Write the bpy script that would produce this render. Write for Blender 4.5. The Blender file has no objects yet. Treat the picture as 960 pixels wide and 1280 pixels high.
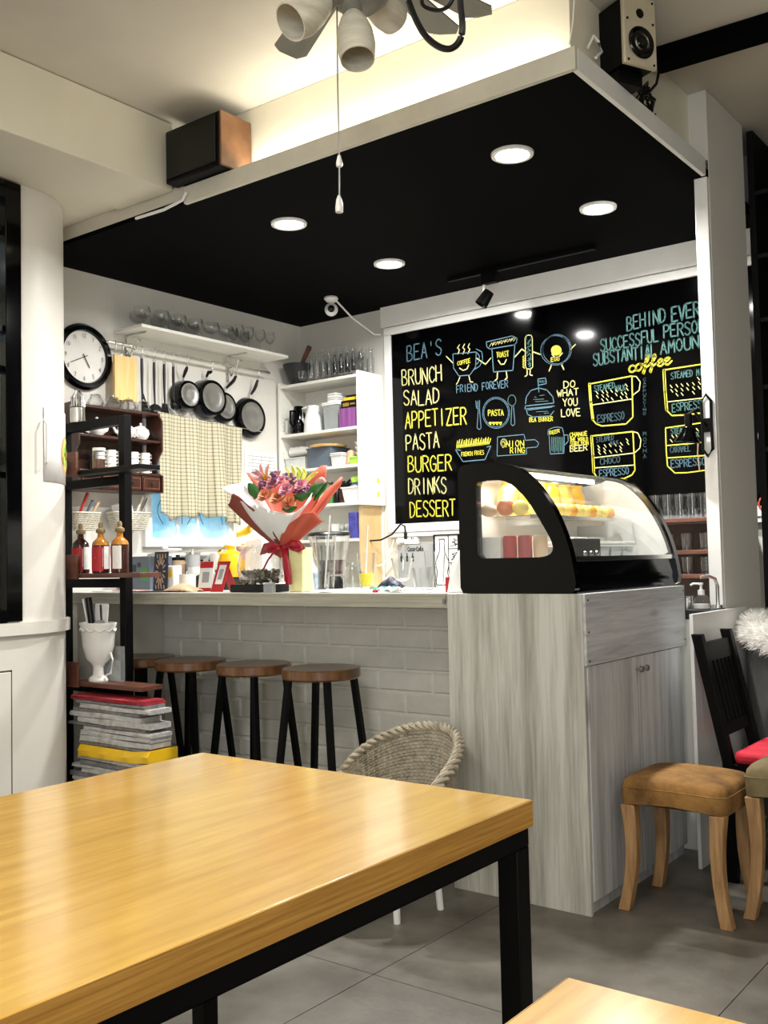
import bpy, bmesh, math, random
from mathutils import Vector, Matrix
random.seed(7)
S = bpy.context.scene
COL = S.collection
# ---------------------------------------------------------------- camera
CAMZ = 1.22
FPX = 1254.635
yaw, pitch, roll = math.radians(37.4201), math.radians(2.80814), math.radians(-1.26742)
fw = Vector((-math.sin(yaw)*math.cos(pitch), math.cos(yaw)*math.cos(pitch), math.sin(pitch)))
r0 = Vector((math.cos(yaw), math.sin(yaw), 0)); u0 = r0.cross(fw)
rt = math.cos(roll)*r0 + math.sin(roll)*u0
up = -math.sin(roll)*r0 + math.cos(roll)*u0
CAM = Vector((0, 0, CAMZ))
cd = bpy.data.cameras.new('camera'); cam = bpy.data.objects.new('camera', cd); COL.objects.link(cam)
cam.matrix_world = Matrix(((rt.x, up.x, -fw.x, 0), (rt.y, up.y, -fw.y, 0), (rt.z, up.z, -fw.z, CAMZ), (0, 0, 0, 1)))
cd.sensor_fit = 'HORIZONTAL'; cd.sensor_width = 36; cd.lens = 36*FPX/960; cd.clip_start = 0.02
S.camera = cam
# ---------------------------------------------------------------- world, lights, exposure
w = bpy.data.worlds.new('world'); S.world = w; w.use_nodes = True
w.node_tree.nodes['Background'].inputs[0].default_value = (0.85, 0.92, 1, 1)
w.node_tree.nodes['Background'].inputs[1].default_value = 0.6
S.view_settings.view_transform = 'Standard'; S.view_settings.look = 'None'
S.view_settings.exposure = 0.35; S.view_settings.gamma = 1
def area(name, loc, size, power, col=(1, .97, .9), direction=(0, 0, -1), sy=None, spread=None):
    l = bpy.data.lights.new(name, 'AREA'); l.energy = power; l.color = col; l.size = size
    if sy: l.shape = 'RECTANGLE'; l.size_y = sy
    if spread: l.spread = math.radians(spread)
    o = bpy.data.objects.new(name, l); COL.objects.link(o); o.location = loc
    o.rotation_euler = Vector(direction).to_track_quat('-Z', 'Y').to_euler(); return o
# unseen fill lamps added at ceiling height, behind and beside the camera
area('ceiling_fill_light', (-0.6, -0.8, 3.22), .9, 62)
area('ceiling_fill_light', (0.9, 2.2, 3.22), .5, 12)
area('ceiling_fill_light', (-2.6, 0.9, 3.22), .5, 15)
# daylight from the shop front behind the camera
area('shop_front_daylight', (1.2, -2.45, 1.6), 1.8, 62, (.93, .97, 1), (-.3, 1, -.1))
area('far_room_fill', (-4.8, 1.6, 2.9), .4, 12)  # unseen lamp added to brighten the room beyond the divider window
# strip lamp lying on the canopy ledge
area('ledge_strip_light', (-2.6, 3.125, 2.962), 2.0, 6.5, (1, .93, .78), (0, 0.1, 1), .05)
DOWN = [(-2.007, 3.54), (-2.017, 4.36), (-3.268, 3.56), (-3.298, 4.41)]
for x, y in DOWN:
    area('downlight_lamp', (x, y, 2.862), .11, 29, (1, .98, .94), spread=165).data.shape = 'DISK'
def at(px, py, ax, v):
    d = rt*((px-480)/FPX) - up*((py-640)/FPX) + fw
    i = 'XYZ'.index(ax); t = (v-CAM[i])/d[i]
    return CAM + d*t
# ---------------------------------------------------------------- materials
M = {}
def nd(nt, t, **k):
    n = nt.nodes.new(t)
    for a, b in k.items(): setattr(n, a, b)
    return n
def mat(name, col, rough=.6, metal=0, var=.12, scale=6, stretch=(1, 1, 1), bump=.0, bscale=60, coat=0, col2=None, emit=None, es=0, spec=.5, detail=4, sss=0):
    m = bpy.data.materials.new(name); m.use_nodes = True; nt = m.node_tree; b = nt.nodes['Principled BSDF']
    b.inputs['Roughness'].default_value = rough; b.inputs['Metallic'].default_value = metal
    b.inputs['Coat Weight'].default_value = coat; b.inputs['Specular IOR Level'].default_value = spec
    b.inputs['Coat Roughness'].default_value = .12
    tc = nd(nt, 'ShaderNodeTexCoord'); mp = nd(nt, 'ShaderNodeMapping'); mp.inputs['Scale'].default_value = stretch
    nt.links.new(tc.outputs['Object'], mp.inputs[0])
    nz = nd(nt, 'ShaderNodeTexNoise'); nz.inputs['Scale'].default_value = scale; nz.inputs['Detail'].default_value = detail
    nz.inputs['Roughness'].default_value = .6
    nt.links.new(mp.outputs[0], nz.inputs['Vector'])
    rp = nd(nt, 'ShaderNodeValToRGB'); rp.color_ramp.elements[0].position = .32; rp.color_ramp.elements[1].position = .68
    c2 = col2 or [min(1, c*(1+var)) for c in col]; c1 = col if col2 else [c*(1-var) for c in col]
    rp.color_ramp.elements[0].color = (*c1, 1); rp.color_ramp.elements[1].color = (*c2, 1)
    nt.links.new(nz.outputs['Fac'], rp.inputs[0]); nt.links.new(rp.outputs[0], b.inputs['Base Color'])
    if bump:
        n2 = nd(nt, 'ShaderNodeTexNoise'); n2.inputs['Scale'].default_value = bscale; nt.links.new(mp.outputs[0], n2.inputs['Vector'])
        bp = nd(nt, 'ShaderNodeBump'); bp.inputs['Strength'].default_value = bump; bp.inputs['Distance'].default_value = .01
        nt.links.new(n2.outputs['Fac'], bp.inputs['Height']); nt.links.new(bp.outputs[0], b.inputs['Normal'])
    if emit: b.inputs['Emission Color'].default_value = (*emit, 1); b.inputs['Emission Strength'].default_value = es
    if sss: b.inputs['Subsurface Weight'].default_value = sss; b.inputs['Subsurface Radius'].default_value = (.01, .01, .01)
    M[name] = m; return m
def glass(name, tint=(1, 1, 1), refl=1.0, body=.0, bodycol=(.8, .85, .85)):
    m = bpy.data.materials.new(name); m.use_nodes = True; nt = m.node_tree; nt.nodes.clear()
    out = nd(nt, 'ShaderNodeOutputMaterial'); tr = nd(nt, 'ShaderNodeBsdfTransparent'); gl = nd(nt, 'ShaderNodeBsdfGlossy')
    gl.inputs['Roughness'].default_value = .03; tr.inputs[0].default_value = (*tint, 1)
    lf = nd(nt, 'ShaderNodeLayerWeight'); lf.inputs[0].default_value = .5; lw = nd(nt, 'ShaderNodeMath', operation='POWER'); lw.inputs[1].default_value = 2.6; nt.links.new(lf.outputs['Facing'], lw.inputs[0])
    mt = nd(nt, 'ShaderNodeMath', operation='MULTIPLY_ADD'); mt.inputs[1].default_value = refl; mt.inputs[2].default_value = .045
    nt.links.new(lw.outputs[0], mt.inputs[0])
    mx = nd(nt, 'ShaderNodeMixShader'); nt.links.new(mt.outputs[0], mx.inputs[0]); nt.links.new(tr.outputs[0], mx.inputs[1]); nt.links.new(gl.outputs[0], mx.inputs[2])
    last = mx
    if body:
        df = nd(nt, 'ShaderNodeBsdfDiffuse'); df.inputs[0].default_value = (*bodycol, 1)
        m2 = nd(nt, 'ShaderNodeMixShader'); m2.inputs[0].default_value = body
        nt.links.new(mx.outputs[0], m2.inputs[1]); nt.links.new(df.outputs[0], m2.inputs[2]); last = m2
    nt.links.new(last.outputs[0], out.inputs[0]); M[name] = m
mat('wall_white', (.70, .68, .63), .7, var=.04, scale=2, bump=.05, bscale=30)
mat('wall_cream', (.74, .70, .58), .7, var=.05, scale=1.5, bump=.05, bscale=20)
mat('ceiling_paint', (.62, .58, .50), .8, var=.08, scale=1.2, bump=.04)
mat('divider_white', (.70, .67, .61), .45, var=.04, scale=3, bump=.06, bscale=14)
mat('canopy_black', (.0012, .0012, .0014), .7, var=.3, scale=3, spec=.03)
mat('fascia', (.62, .59, .50), .6, var=.08, scale=5)
mat('black_metal', (.0028, .0028, .003), .42, var=.2, spec=.12)
mat('black_gloss', (.0012, .0012, .0015), .1, var=.1, spec=.25)
mat('black_plastic', (.005, .005, .0055), .35, var=.2, spec=.3)
mat('board_glass', (.0008, .0008, .001), .08, var=.1, spec=.16)
mat('board_frame', (.84, .84, .82), .35, var=.03)
mat('chalk_yellow', (.62, .56, .05), .9, var=.25, scale=180)
mat('chalk_pale', (.56, .53, .22), .9, var=.3, scale=180)
mat('chalk_teal', (.065, .155, .145), .9, var=.35, scale=180)
mat('chalk_blue', (.07, .145, .19), .9, var=.35, scale=180)
mat('chalk_dim', (.035, .075, .09), .9, var=.35, scale=180)
mat('table_wood', (.56, .31, .042), .22, scale=5, stretch=(9, .7, 9), col2=(.76, .46, .09), coat=.5, detail=7)
mat('edge_wood', (.34, .15, .022), .5, scale=9, stretch=(3, .5, 22), col2=(.58, .30, .06), detail=6)
mat('washed_wood', (.36, .35, .30), .55, scale=3, stretch=(7, 7, .4), col2=(.58, .57, .505), detail=8, bump=.06)
mat('washed_wood_grey', (.38, .385, .39), .5, scale=3, stretch=(7, 7, .4), col2=(.64, .645, .65), detail=8, bump=.06)
mat('washed_wood_flat', (.44, .45, .46), .5, scale=3, stretch=(2, .6, 8), col2=(.64, .65, .66), detail=8)
mat('slab_edge', (.34, .33, .26), .5, scale=6, stretch=(.6, 1, 14), col2=(.50, .48, .39), detail=8)
mat('slab_top', (.62, .61, .56), .35, scale=6, stretch=(.8, 10, 1), col2=(.75, .74, .70))
mat('foam_brick', (.84, .82, .74), .6, var=.05, scale=8, bump=.35, bscale=22)
mat('stool_wood', (.10, .042, .016), .3, scale=6, stretch=(10, 1, 1), col2=(.24, .11, .045), coat=.3)
mat('dark_wood', (.022, .007, .004), .35, scale=6, stretch=(1, 8, 1), col2=(.07, .022, .012), coat=.2)
mat('rack_wood', (.08, .028, .016), .45, scale=6, stretch=(1, 9, 9), col2=(.17, .062, .036))
mat('leg_wood', (.24, .12, .045), .5, scale=8, stretch=(7, 7, .8), col2=(.46, .27, .12), detail=6)
mat('suede', (.10, .043, .010), .85, scale=8, col2=(.38, .19, .045), detail=5, bump=.25, bscale=90)
mat('suede_olive', (.12, .09, .04), .85, scale=6, col2=(.24, .185, .09), bump=.25, bscale=90)
mat('wicker', (.25, .21, .145), .6, scale=30, col2=(.52, .46, .35))
mat('pine', (.70, .42, .13), .5, scale=6, stretch=(1, 12, .6), col2=(.86, .60, .25))
mat('shelf_white', (.78, .77, .71), .45, var=.04)
mat('porcelain', (.86, .85, .81), .15, var=.02)
mat('white_plastic', (.82, .82, .80), .35, var=.03)
mat('steel', (.72, .72, .70), .22, 1, var=.08)
mat('pan_bottom', (.62, .61, .59), .32, 1, var=.22, scale=5)
mat('pewter', (.26, .25, .23), .45, .6, var=.15)
mat('fan_grey', (.24, .235, .20), .5, .3, var=.1)
mat('shade_glass', (.55, .51, .42), .35, scale=9, stretch=(1, 1, 5), col2=(.78, .74, .62), sss=.1)
mat('red_cloth', (.62, .02, .045), .8, var=.15, scale=20)
mat('grey_velvet', (.10, .105, .105), .8, var=.15, bump=.1)
mat('fur', (.86, .84, .80), .9, var=.08, scale=40)
mat('red_label', (.45, .012, .018), .5, var=.1)
mat('white_label', (.80, .78, .74), .6, var=.08, scale=40)
mat('amber', (.40, .16, .02), .12, var=.3, scale=20)
mat('dark_sauce', (.03, .006, .004), .12, var=.3)
mat('cork', (.24, .17, .08), .8, var=.2, scale=40)
mat('yellow_plastic', (.82, .46, .01), .3, var=.08)
mat('yellow_bag', (.90, .55, .015), .35, var=.08)
mat('newsprint', (.50, .49, .47), .85, var=.25, scale=30)
mat('newsprint_dark', (.20, .19, .19), .8, var=.35, scale=25)
mat('magazine_red', (.40, .035, .05), .45, var=.25, scale=12)
mat('paper_white', (.82, .81, .79), .7, var=.05, scale=12)
mat('paper_pink', (.70, .42, .38), .7, var=.2, scale=12)
mat('wrap_coral', (.50, .085, .045), .6, var=.08, scale=8)
mat('wrap_brown', (.24, .042, .024), .6, var=.1, scale=8)
mat('wrap_white', (.80, .80, .78), .6, var=.05, scale=8)
mat('ribbon', (.40, .004, .02), .3, var=.15)
mat('rose', (.62, .26, .13), .6, var=.15, scale=20)
mat('rose_pink', (.58, .26, .34), .6, var=.2, scale=20)
mat('mauve', (.19, .075, .15), .7, var=.4, scale=30)
mat('lily', (.62, .20, .24), .55, scale=14, col2=(.80, .50, .46))
mat('leaf', (.03, .13, .02), .4, var=.3, scale=10)
mat('leaf_light', (.38, .50, .04), .4, scale=12, stretch=(5, 5, 1), col2=(.78, .76, .14))
mat('stamen', (.75, .45, .02), .6)
mat('vase_yellow', (.76, .72, .36), .6, var=.1, scale=14)
mat('coins', (.16, .135, .095), .4, .5, var=.5, scale=60)
mat('juice', (.90, .80, .06), .3, var=.05, emit=None)
mat('plywood', (.55, .37, .17), .6, scale=5, stretch=(1, 1, .6), col2=(.72, .53, .28))
mat('grey_plastic', (.34, .35, .35), .4, var=.08)
mat('dark_grey_plastic', (.03, .03, .032), .4, var=.12, spec=.3)
mat('slate_blue', (.10, .13, .17), .4, var=.12)
mat('frosted', (.62, .63, .61), .35, var=.06, scale=14)
mat('purple', (.10, .012, .13), .45, scale=9, stretch=(14, 1, .2), col2=(.34, .12, .34))
mat('blue_print', (.05, .05, .28), .5, var=.4, scale=20)
mat('bag_blue', (.05, .20, .50), .45, scale=25, col2=(.70, .78, .85))
mat('lime', (.40, .70, .08), .5, var=.15)
mat('green', (.05, .24, .05), .5, var=.2)
mat('teal_cloth', (.03, .20, .18), .7, var=.2)
mat('orange', (.85, .34, .02), .45, var=.15, scale=14)
mat('yellow_food', (.90, .62, .05), .45, var=.2, scale=14, col2=(.95, .80, .25))
mat('apple', (.55, .05, .03), .3, scale=5, col2=(.75, .30, .08))
mat('navy', (.02, .025, .05), .5, var=.2)
mat('tan', (.60, .42, .26), .6, var=.15)
mat('clock_face', (.78, .77, .73), .5, var=.05)
mat('rattan_white', (.62, .58, .48), .6, var=.12, scale=30)
mat('concrete_gap', (.06, .055, .048), .8)
mat('shop_dark', (.004, .0038, .0035), .6, var=.2, spec=.15)
mat('gold', (.65, .42, .08), .3, .8, var=.1)
mat('sky_pane', (.18, .50, .75), .4, scale=6, col2=(.55, .78, .92), emit=(.25, .62, .9), es=.35)
mat('lamp_on', (1, 1, 1), .5, emit=(1, .98, .94), es=14)
mat('case_lamp', (1, 1, 1), .5, emit=(1, .95, .85), es=8)
glass('glass', (.985, .99, .988), .95)
glass('window_glass', (.93, .95, .95), .25)
glass('case_glass', (.97, .98, .98), .35, .04, (.9, .88, .8))
glass('clear_plastic', (.9, .92, .92), .5, .25, (.75, .78, .78))
def concrete():
    m = mat('concrete', (.070, .060, .046), .42, scale=1.5, col2=(.225, .208, .178), detail=9, bump=.08)
    nt = m.node_tree; rp = [n for n in nt.nodes if n.type == 'VALTORGB'][0]
    tc = [n for n in nt.nodes if n.type == 'TEX_COORD'][0]
    g = nd(nt, 'ShaderNodeNewGeometry'); nz = [n for n in nt.nodes if n.type == 'TEX_NOISE'][0]
    mp = [n for n in nt.nodes if n.type == 'MAPPING'][0]; nt.links.new(g.outputs['Position'], mp.inputs[0])
    rp.color_ramp.elements[0].position = .38; rp.color_ramp.elements[1].position = .64
    for n in nt.nodes:
        if n.type == 'TEX_NOISE' and n != nz: n.inputs['Scale'].default_value = 45
concrete()
def washed(name, ax, cols):
    # pale laminate wood: strips of differing tone, fine grain along one axis and a few knots
    m = mat(name, cols[0], .5, scale=3, col2=cols[1]); nt = m.node_tree; b = nt.nodes['Principled BSDF']
    rp = [n for n in nt.nodes if n.type == 'VALTORGB'][0]; nz = [n for n in nt.nodes if n.type == 'TEX_NOISE'][0]; mp = [n for n in nt.nodes if n.type == 'MAPPING'][0]
    mp.inputs['Scale'].default_value = (9, .5, 9) if ax == 'Y' else (9, 9, .5)
    tc = [n for n in nt.nodes if n.type == 'TEX_COORD'][0]
    n2 = nd(nt, 'ShaderNodeTexNoise'); n2.inputs['Scale'].default_value = 1.0; n2.inputs['Detail'].default_value = 1
    m2 = nd(nt, 'ShaderNodeMapping'); m2.inputs['Scale'].default_value = (9, .12, 9) if ax == 'Y' else (12, 12, .12); nt.links.new(tc.outputs['Object'], m2.inputs[0]); nt.links.new(m2.outputs[0], n2.inputs['Vector'])
    n3 = nd(nt, 'ShaderNodeTexNoise'); n3.inputs['Scale'].default_value = 12; n3.inputs['Detail'].default_value = 3; nt.links.new(mp.outputs[0], n3.inputs['Vector'])
    vo = nd(nt, 'ShaderNodeTexVoronoi'); vo.inputs['Scale'].default_value = 2.2; m3 = nd(nt, 'ShaderNodeMapping'); m3.inputs['Scale'].default_value = (3, .9, 3) if ax == 'Y' else (3, 3, .9)
    nt.links.new(tc.outputs['Object'], m3.inputs[0]); nt.links.new(m3.outputs[0], vo.inputs['Vector'])
    k = nd(nt, 'ShaderNodeMath', operation='SMOOTH_MIN'); 
    kr = nd(nt, 'ShaderNodeMapRange'); kr.inputs[1].default_value = 0.03; kr.inputs[2].default_value = .13; kr.inputs[3].default_value = -.22; kr.inputs[4].default_value = 0; nt.links.new(vo.outputs['Distance'], kr.inputs[0])
    def madd(s1, f, s2):
        x = nd(nt, 'ShaderNodeMath', operation='MULTIPLY_ADD'); nt.links.new(s1, x.inputs[0]); x.inputs[1].default_value = f
        if s2 is not None: nt.links.new(s2, x.inputs[2])
        else: x.inputs[2].default_value = 0
        return x.outputs[0]
    s = madd(nz.outputs['Fac'], .45, None); s = madd(n2.outputs['Fac'], .35, s); s = madd(n3.outputs['Fac'], .2, s)
    ad = nd(nt, 'ShaderNodeMath', operation='ADD'); nt.links.new(s, ad.inputs[0]); nt.links.new(kr.outputs[0], ad.inputs[1])
    nt.links.new(ad.outputs[0], rp.inputs[0]); rp.color_ramp.elements[0].position = .36; rp.color_ramp.elements[1].position = .60
washed('washed_wood', 'Z', ((.32, .31, .26), (.60, .59, .53)))
washed('washed_wood_grey', 'Z', ((.33, .33, .335), (.60, .605, .61)))
washed('washed_wood_flat', 'Y', ((.32, .325, .335), (.58, .585, .595)))
def plaid():
    m = mat('plaid', (.60, .55, .38), .85, var=.04); nt = m.node_tree; b = nt.nodes['Principled BSDF']
    g = nd(nt, 'ShaderNodeNewGeometry'); sp = nd(nt, 'ShaderNodeSeparateXYZ'); nt.links.new(g.outputs['Position'], sp.inputs[0])
    def lines(sock, per, wd):
        a = nd(nt, 'ShaderNodeMath', operation='DIVIDE'); a.inputs[1].default_value = per; nt.links.new(sock, a.inputs[0])
        f = nd(nt, 'ShaderNodeMath', operation='FRACT'); nt.links.new(a.outputs[0], f.inputs[0])
        l = nd(nt, 'ShaderNodeMath', operation='LESS_THAN'); l.inputs[1].default_value = wd; nt.links.new(f.outputs[0], l.inputs[0]); return l
    a = lines(sp.outputs['Y'], .027, .25); c = lines(sp.outputs['Z'], .0225, .25)
    ad = nd(nt, 'ShaderNodeMath', operation='ADD'); nt.links.new(a.outputs[0], ad.inputs[0]); nt.links.new(c.outputs[0], ad.inputs[1])
    sc = nd(nt, 'ShaderNodeMath', operation='MULTIPLY'); sc.inputs[1].default_value = .45; nt.links.new(ad.outputs[0], sc.inputs[0])
    mx = nd(nt, 'ShaderNodeMix', data_type='RGBA'); mx.inputs[6].default_value = (.52, .48, .34, 1); mx.inputs[7].default_value = (.06, .06, .035, 1)
    nt.links.new(sc.outputs[0], mx.inputs[0])
    nt.links.new(mx.outputs[2], b.inputs['Base Color'])
plaid()
# ---------------------------------------------------------------- mesh builder
def sm3(P, n=5):
    P = [Vector(p) for p in P]; out = []
    for i in range(len(P)-1):
        p0 = P[max(i-1, 0)]; p1 = P[i]; p2 = P[i+1]; p3 = P[min(i+2, len(P)-1)]
        for k in range(n):
            t = k/n; out.append(.5*((2*p1)+(p2-p0)*t+(2*p0-5*p1+4*p2-p3)*t*t+(3*p1-p0-3*p2+p3)*t**3))
    return out+[P[-1]]
class MB:
    def __init__(s): s.v = []; s.f = []
    def add(s, vs, fs):
        n = len(s.v); s.v += [tuple(v) for v in vs]; s.f += [tuple(i+n for i in f) for f in fs]; return s
    def box(s, x0, x1, y0, y1, z0, z1):
        return s.add([(x0, y0, z0), (x1, y0, z0), (x1, y1, z0), (x0, y1, z0), (x0, y0, z1), (x1, y0, z1), (x1, y1, z1), (x0, y1, z1)],
                     [(0, 3, 2, 1), (4, 5, 6, 7), (0, 1, 5, 4), (1, 2, 6, 5), (2, 3, 7, 6), (3, 0, 4, 7)])
    def obox(s, c, dims, rz=0, tilt=None):
        R = Matrix.Rotation(rz, 3, 'Z')
        if tilt: R = R @ Matrix.Rotation(tilt[1], 3, tilt[0])
        a, b, d = [q/2 for q in dims]; c = Vector(c)
        P = [c + R @ Vector(p) for p in ((-a, -b, -d), (a, -b, -d), (a, b, -d), (-a, b, -d), (-a, -b, d), (a, -b, d), (a, b, d), (-a, b, d))]
        return s.add(P, [(0, 3, 2, 1), (4, 5, 6, 7), (0, 1, 5, 4), (1, 2, 6, 5), (2, 3, 7, 6), (3, 0, 4, 7)])
    def lathe(s, prof, c=(0, 0, 0), n=20, axis=None, sx=1, sy=1):
        c = Vector(c); A = Vector(axis or (0, 0, 1)).normalized(); q = A.to_track_quat('Z', 'Y').to_matrix()
        vs = []; fs = []
        for r, z in prof:
            for k in range(n):
                t = 2*math.pi*k/n; vs.append(c + q @ Vector((r*math.cos(t)*sx, r*math.sin(t)*sy, z)))
        m = len(prof)
        for i in range(m-1):
            for k in range(n): fs.append((i*n+k, i*n+(k+1) % n, (i+1)*n+(k+1) % n, (i+1)*n+k))
        op = Vector(prof[0]) == Vector(prof[-1])
        if prof[0][0] > 1e-4 and not op and abs(prof[0][1]-prof[1][1]) > 1e-9: fs.append(tuple(range(n))[::-1])
        if prof[-1][0] > 1e-4 and not op and abs(prof[-1][1]-prof[-2][1]) > 1e-9: fs.append(tuple((m-1)*n+k for k in range(n)))
        return s.add(vs, fs)
    def cyl(s, a, b, r, r2=None, n=12):
        a = Vector(a); b = Vector(b); L = (b-a).length
        return s.lathe([(r, 0), (r if r2 is None else r2, L)], a, n, b-a)
    def tube(s, pts, r, n=6, closed=False, rr=None):
        pts = [Vector(p) for p in pts]; m = len(pts); vs = []; fs = []
        for i, p in enumerate(pts):
            a = pts[i-1] if (i or closed) else p; b = pts[(i+1) % m] if (i < m-1 or closed) else p
            t = (b-a).normalized() if (b-a).length > 1e-7 else Vector((0, 0, 1))
            ref = Vector((0, 0, 1)) if abs(t.z) < .95 else Vector((1, 0, 0))
            e1 = t.cross(ref).normalized(); e2 = t.cross(e1); ri = rr[i] if rr else r
            for k in range(n):
                g = 2*math.pi*k/n; vs.append(p + e1*ri*math.cos(g) + e2*ri*math.sin(g))
        for i in range(m if closed else m-1):
            j = (i+1) % m
            for k in range(n): fs.append((i*n+k, i*n+(k+1) % n, j*n+(k+1) % n, j*n+k))
        if not closed: fs += [tuple(range(n))[::-1], tuple((m-1)*n+k for k in range(n))]
        return s.add(vs, fs)
    def prism(s, poly, d, hole=None):
        # poly: list of 3D points (planar), extruded by vector d
        d = Vector(d); P = [Vector(p) for p in poly]; n = len(P)
        vs = P + [p+d for p in P]
        fs = [tuple(range(n))[::-1], tuple(range(n, 2*n))] + [(i, (i+1) % n, n+(i+1) % n, n+i) for i in range(n)]
        return s.add(vs, fs)
    def ring(s, outer, inner, d):
        # frame between two loops with the same number of points, extruded by d
        d = Vector(d); n = len(outer); O = [Vector(p) for p in outer]; I = [Vector(p) for p in inner]
        vs = O+I+[p+d for p in O]+[p+d for p in I]; fs = []
        for i in range(n):
            j = (i+1) % n
            fs += [(i, j, n+j, n+i), (2*n+i, 3*n+i, 3*n+j, 2*n+j), (i, 2*n+i, 2*n+j, j), (n+i, n+j, 3*n+j, 3*n+i)]
        return s.add(vs, fs)
    def grid(s, fn, nu, nv, th=None):
        vs = [Vector(fn(i/nu, j/nv)) for j in range(nv+1) for i in range(nu+1)]
        fs = [(j*(nu+1)+i, j*(nu+1)+i+1, (j+1)*(nu+1)+i+1, (j+1)*(nu+1)+i) for j in range(nv) for i in range(nu)]
        return s.add(vs, fs)
    def ball(s, c, r, n=12, sz=1):
        k = n//2; return s.lathe([(max(1e-5, r*math.sin(math.pi*i/k)), -r*sz*math.cos(math.pi*i/k)) for i in range(k+1)], c, n)
    def xf(s, m4): s.v = [tuple(m4 @ Vector(v)) for v in s.v]; return s
def mk(name, mb, m, parent=None, loc=None, smooth=True, bev=0, solid=0, kind=None, center=False, sub=0):
    vs = mb.v
    if parent is not None and loc == 'W': o0 = parent_world(parent); vs = [(a-o0[0], b-o0[1], c-o0[2]) for a, b, c in vs]; loc = None
    if center:
        xs = [v[0] for v in vs]; ys = [v[1] for v in vs]; zs = [v[2] for v in vs]
        loc = ((min(xs)+max(xs))/2, (min(ys)+max(ys))/2, min(zs)); vs = [(a-loc[0], b-loc[1], c-loc[2]) for a, b, c in vs]
    me = bpy.data.meshes.new(name); me.from_pydata(vs, [], mb.f); me.update()
    bm = bmesh.new(); bm.from_mesh(me); bmesh.ops.remove_doubles(bm, verts=bm.verts, dist=1e-5); bmesh.ops.recalc_face_normals(bm, faces=bm.faces); bm.to_mesh(me); bm.free()
    me.materials.append(M[m] if isinstance(m, str) else m)
    if smooth: me.shade_smooth(); me.set_sharp_from_angle(angle=math.radians(38))
    o = bpy.data.objects.new(name, me); COL.objects.link(o)
    if loc: o.location = loc
    if parent is not None: o.parent = parent
    if solid: k = o.modifiers.new('s', 'SOLIDIFY'); k.thickness = solid; k.offset = 0
    if sub: k = o.modifiers.new('u', 'SUBSURF'); k.levels = sub; k.render_levels = sub
    if bev: k = o.modifiers.new('b', 'BEVEL'); k.width = bev; k.segments = 2; k.limit_method = 'ANGLE'
    if kind: o['kind'] = kind
    return o
def parent_world(o):
    l = Vector(o.location)
    while o.parent: o = o.parent; l += o.location
    return l
def tag(o, label, cat, group=None):
    o['label'] = label; o['category'] = cat
    if group: o['group'] = group
    return o
def thing(name, label, cat, loc=(0, 0, 0), rz=0, group=None):
    o = bpy.data.objects.new(name, None); COL.objects.link(o); o.location = loc; o.rotation_euler = (0, 0, rz); o.empty_display_size = .05
    return tag(o, label, cat, group)
def solo(name, mb, m, label, cat, group=None, **k):
    if 'loc' not in k: k['center'] = True
    return tag(mk(name, mb, m, **k), label, cat, group)
def dup(o, loc=None, rz=None, label=None, parent=None, top=True, sc=None):
    c = o.copy(); COL.objects.link(c)
    if not top: c.parent = parent
    for ch in o.children: dup(ch, parent=c, top=False)
    if loc is not None: c.location = loc
    if rz is not None: c.rotation_euler = (0, 0, rz)
    if label: c['label'] = label
    if sc: c.scale = (sc, sc, sc)
    return c
def struct(name, mb, m, **k):
    return mk(name, mb, m, kind='structure', **k)
# ================================================================ THE SETTING
LW, BY, HC, ZC = -4.68, 5.20, 2.875, 3.27
fl = struct('floor', MB().box(-6, 2.6, -2.8, 5.4, -.10, -.004), 'concrete_gap')
tc0 = at(467, 1218, 'Z', 0)
T = .92
tm = None
i0 = int((-4.68-tc0.x)//T)-1; j0 = int((-2.6-tc0.y)//T)-1
for i in range(i0, 5):
    for j in range(j0, 6):
        x0 = max(-5.9, tc0.x+i*T)+.0015; x1 = min(2.4, tc0.x+(i+1)*T)-.0015; y0 = max(-2.6, tc0.y+j*T)+.0015; y1 = min(5.3, tc0.y+(j+1)*T)-.0015
        if x1-x0 < .05 or y1-y0 < .05: continue
        full = (x1-x0 > T-.01) and (y1-y0 > T-.01)
        if full and tm:
            o = bpy.data.objects.new('tile', tm); COL.objects.link(o); o.parent = fl; o.location = (x0, y0, 0)
        else:
            o = mk('tile', MB().box(0, x1-x0, 0, y1-y0, -.004, 0), 'concrete', fl, (x0, y0, 0), smooth=False)
            if full: tm = o.data
struct('ceiling', MB().box(-4.8, 2.5, -2.7, 5.3, ZC, ZC+.1), 'ceiling_paint')
struct('ceiling', MB().box(-4.8, -3.9105, -2.7, 3.0515, 2.965, ZC-.003), 'wall_cream')          # low part left of the beam
struct('ceiling_beam', MB().box(-3.91, -3.52, -2.7, 3.0495, 2.95, ZC-.003), 'wall_cream', bev=.004)
struct('wall_left', MB().box(LW-.12, LW-.0005, 3.0, 5.32, 0, ZC-.002), 'wall_white')
struct('wall_back', MB().box(LW, -1.40, BY, BY+.12, 0, ZC-.002), 'wall_white')
struct('wall_right', MB().box(2.4, 2.5, -2.7, 5.2, 0, ZC-.002), 'wall_cream')
fw_ = MB().box(-3.9, -.2, -2.7, -2.6, 0, ZC-.002).box(2.2, 2.4, -2.7, -2.6, 0, ZC-.002).box(-.2, 2.2, -2.7, -2.6, 2.5, ZC-.002)
struct('wall_front', fw_, 'wall_cream')
struct('wall_back', MB().box(-1.40, 2.4, 5.17, 5.27, 0, ZC-.002), 'shop_dark')
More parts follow.
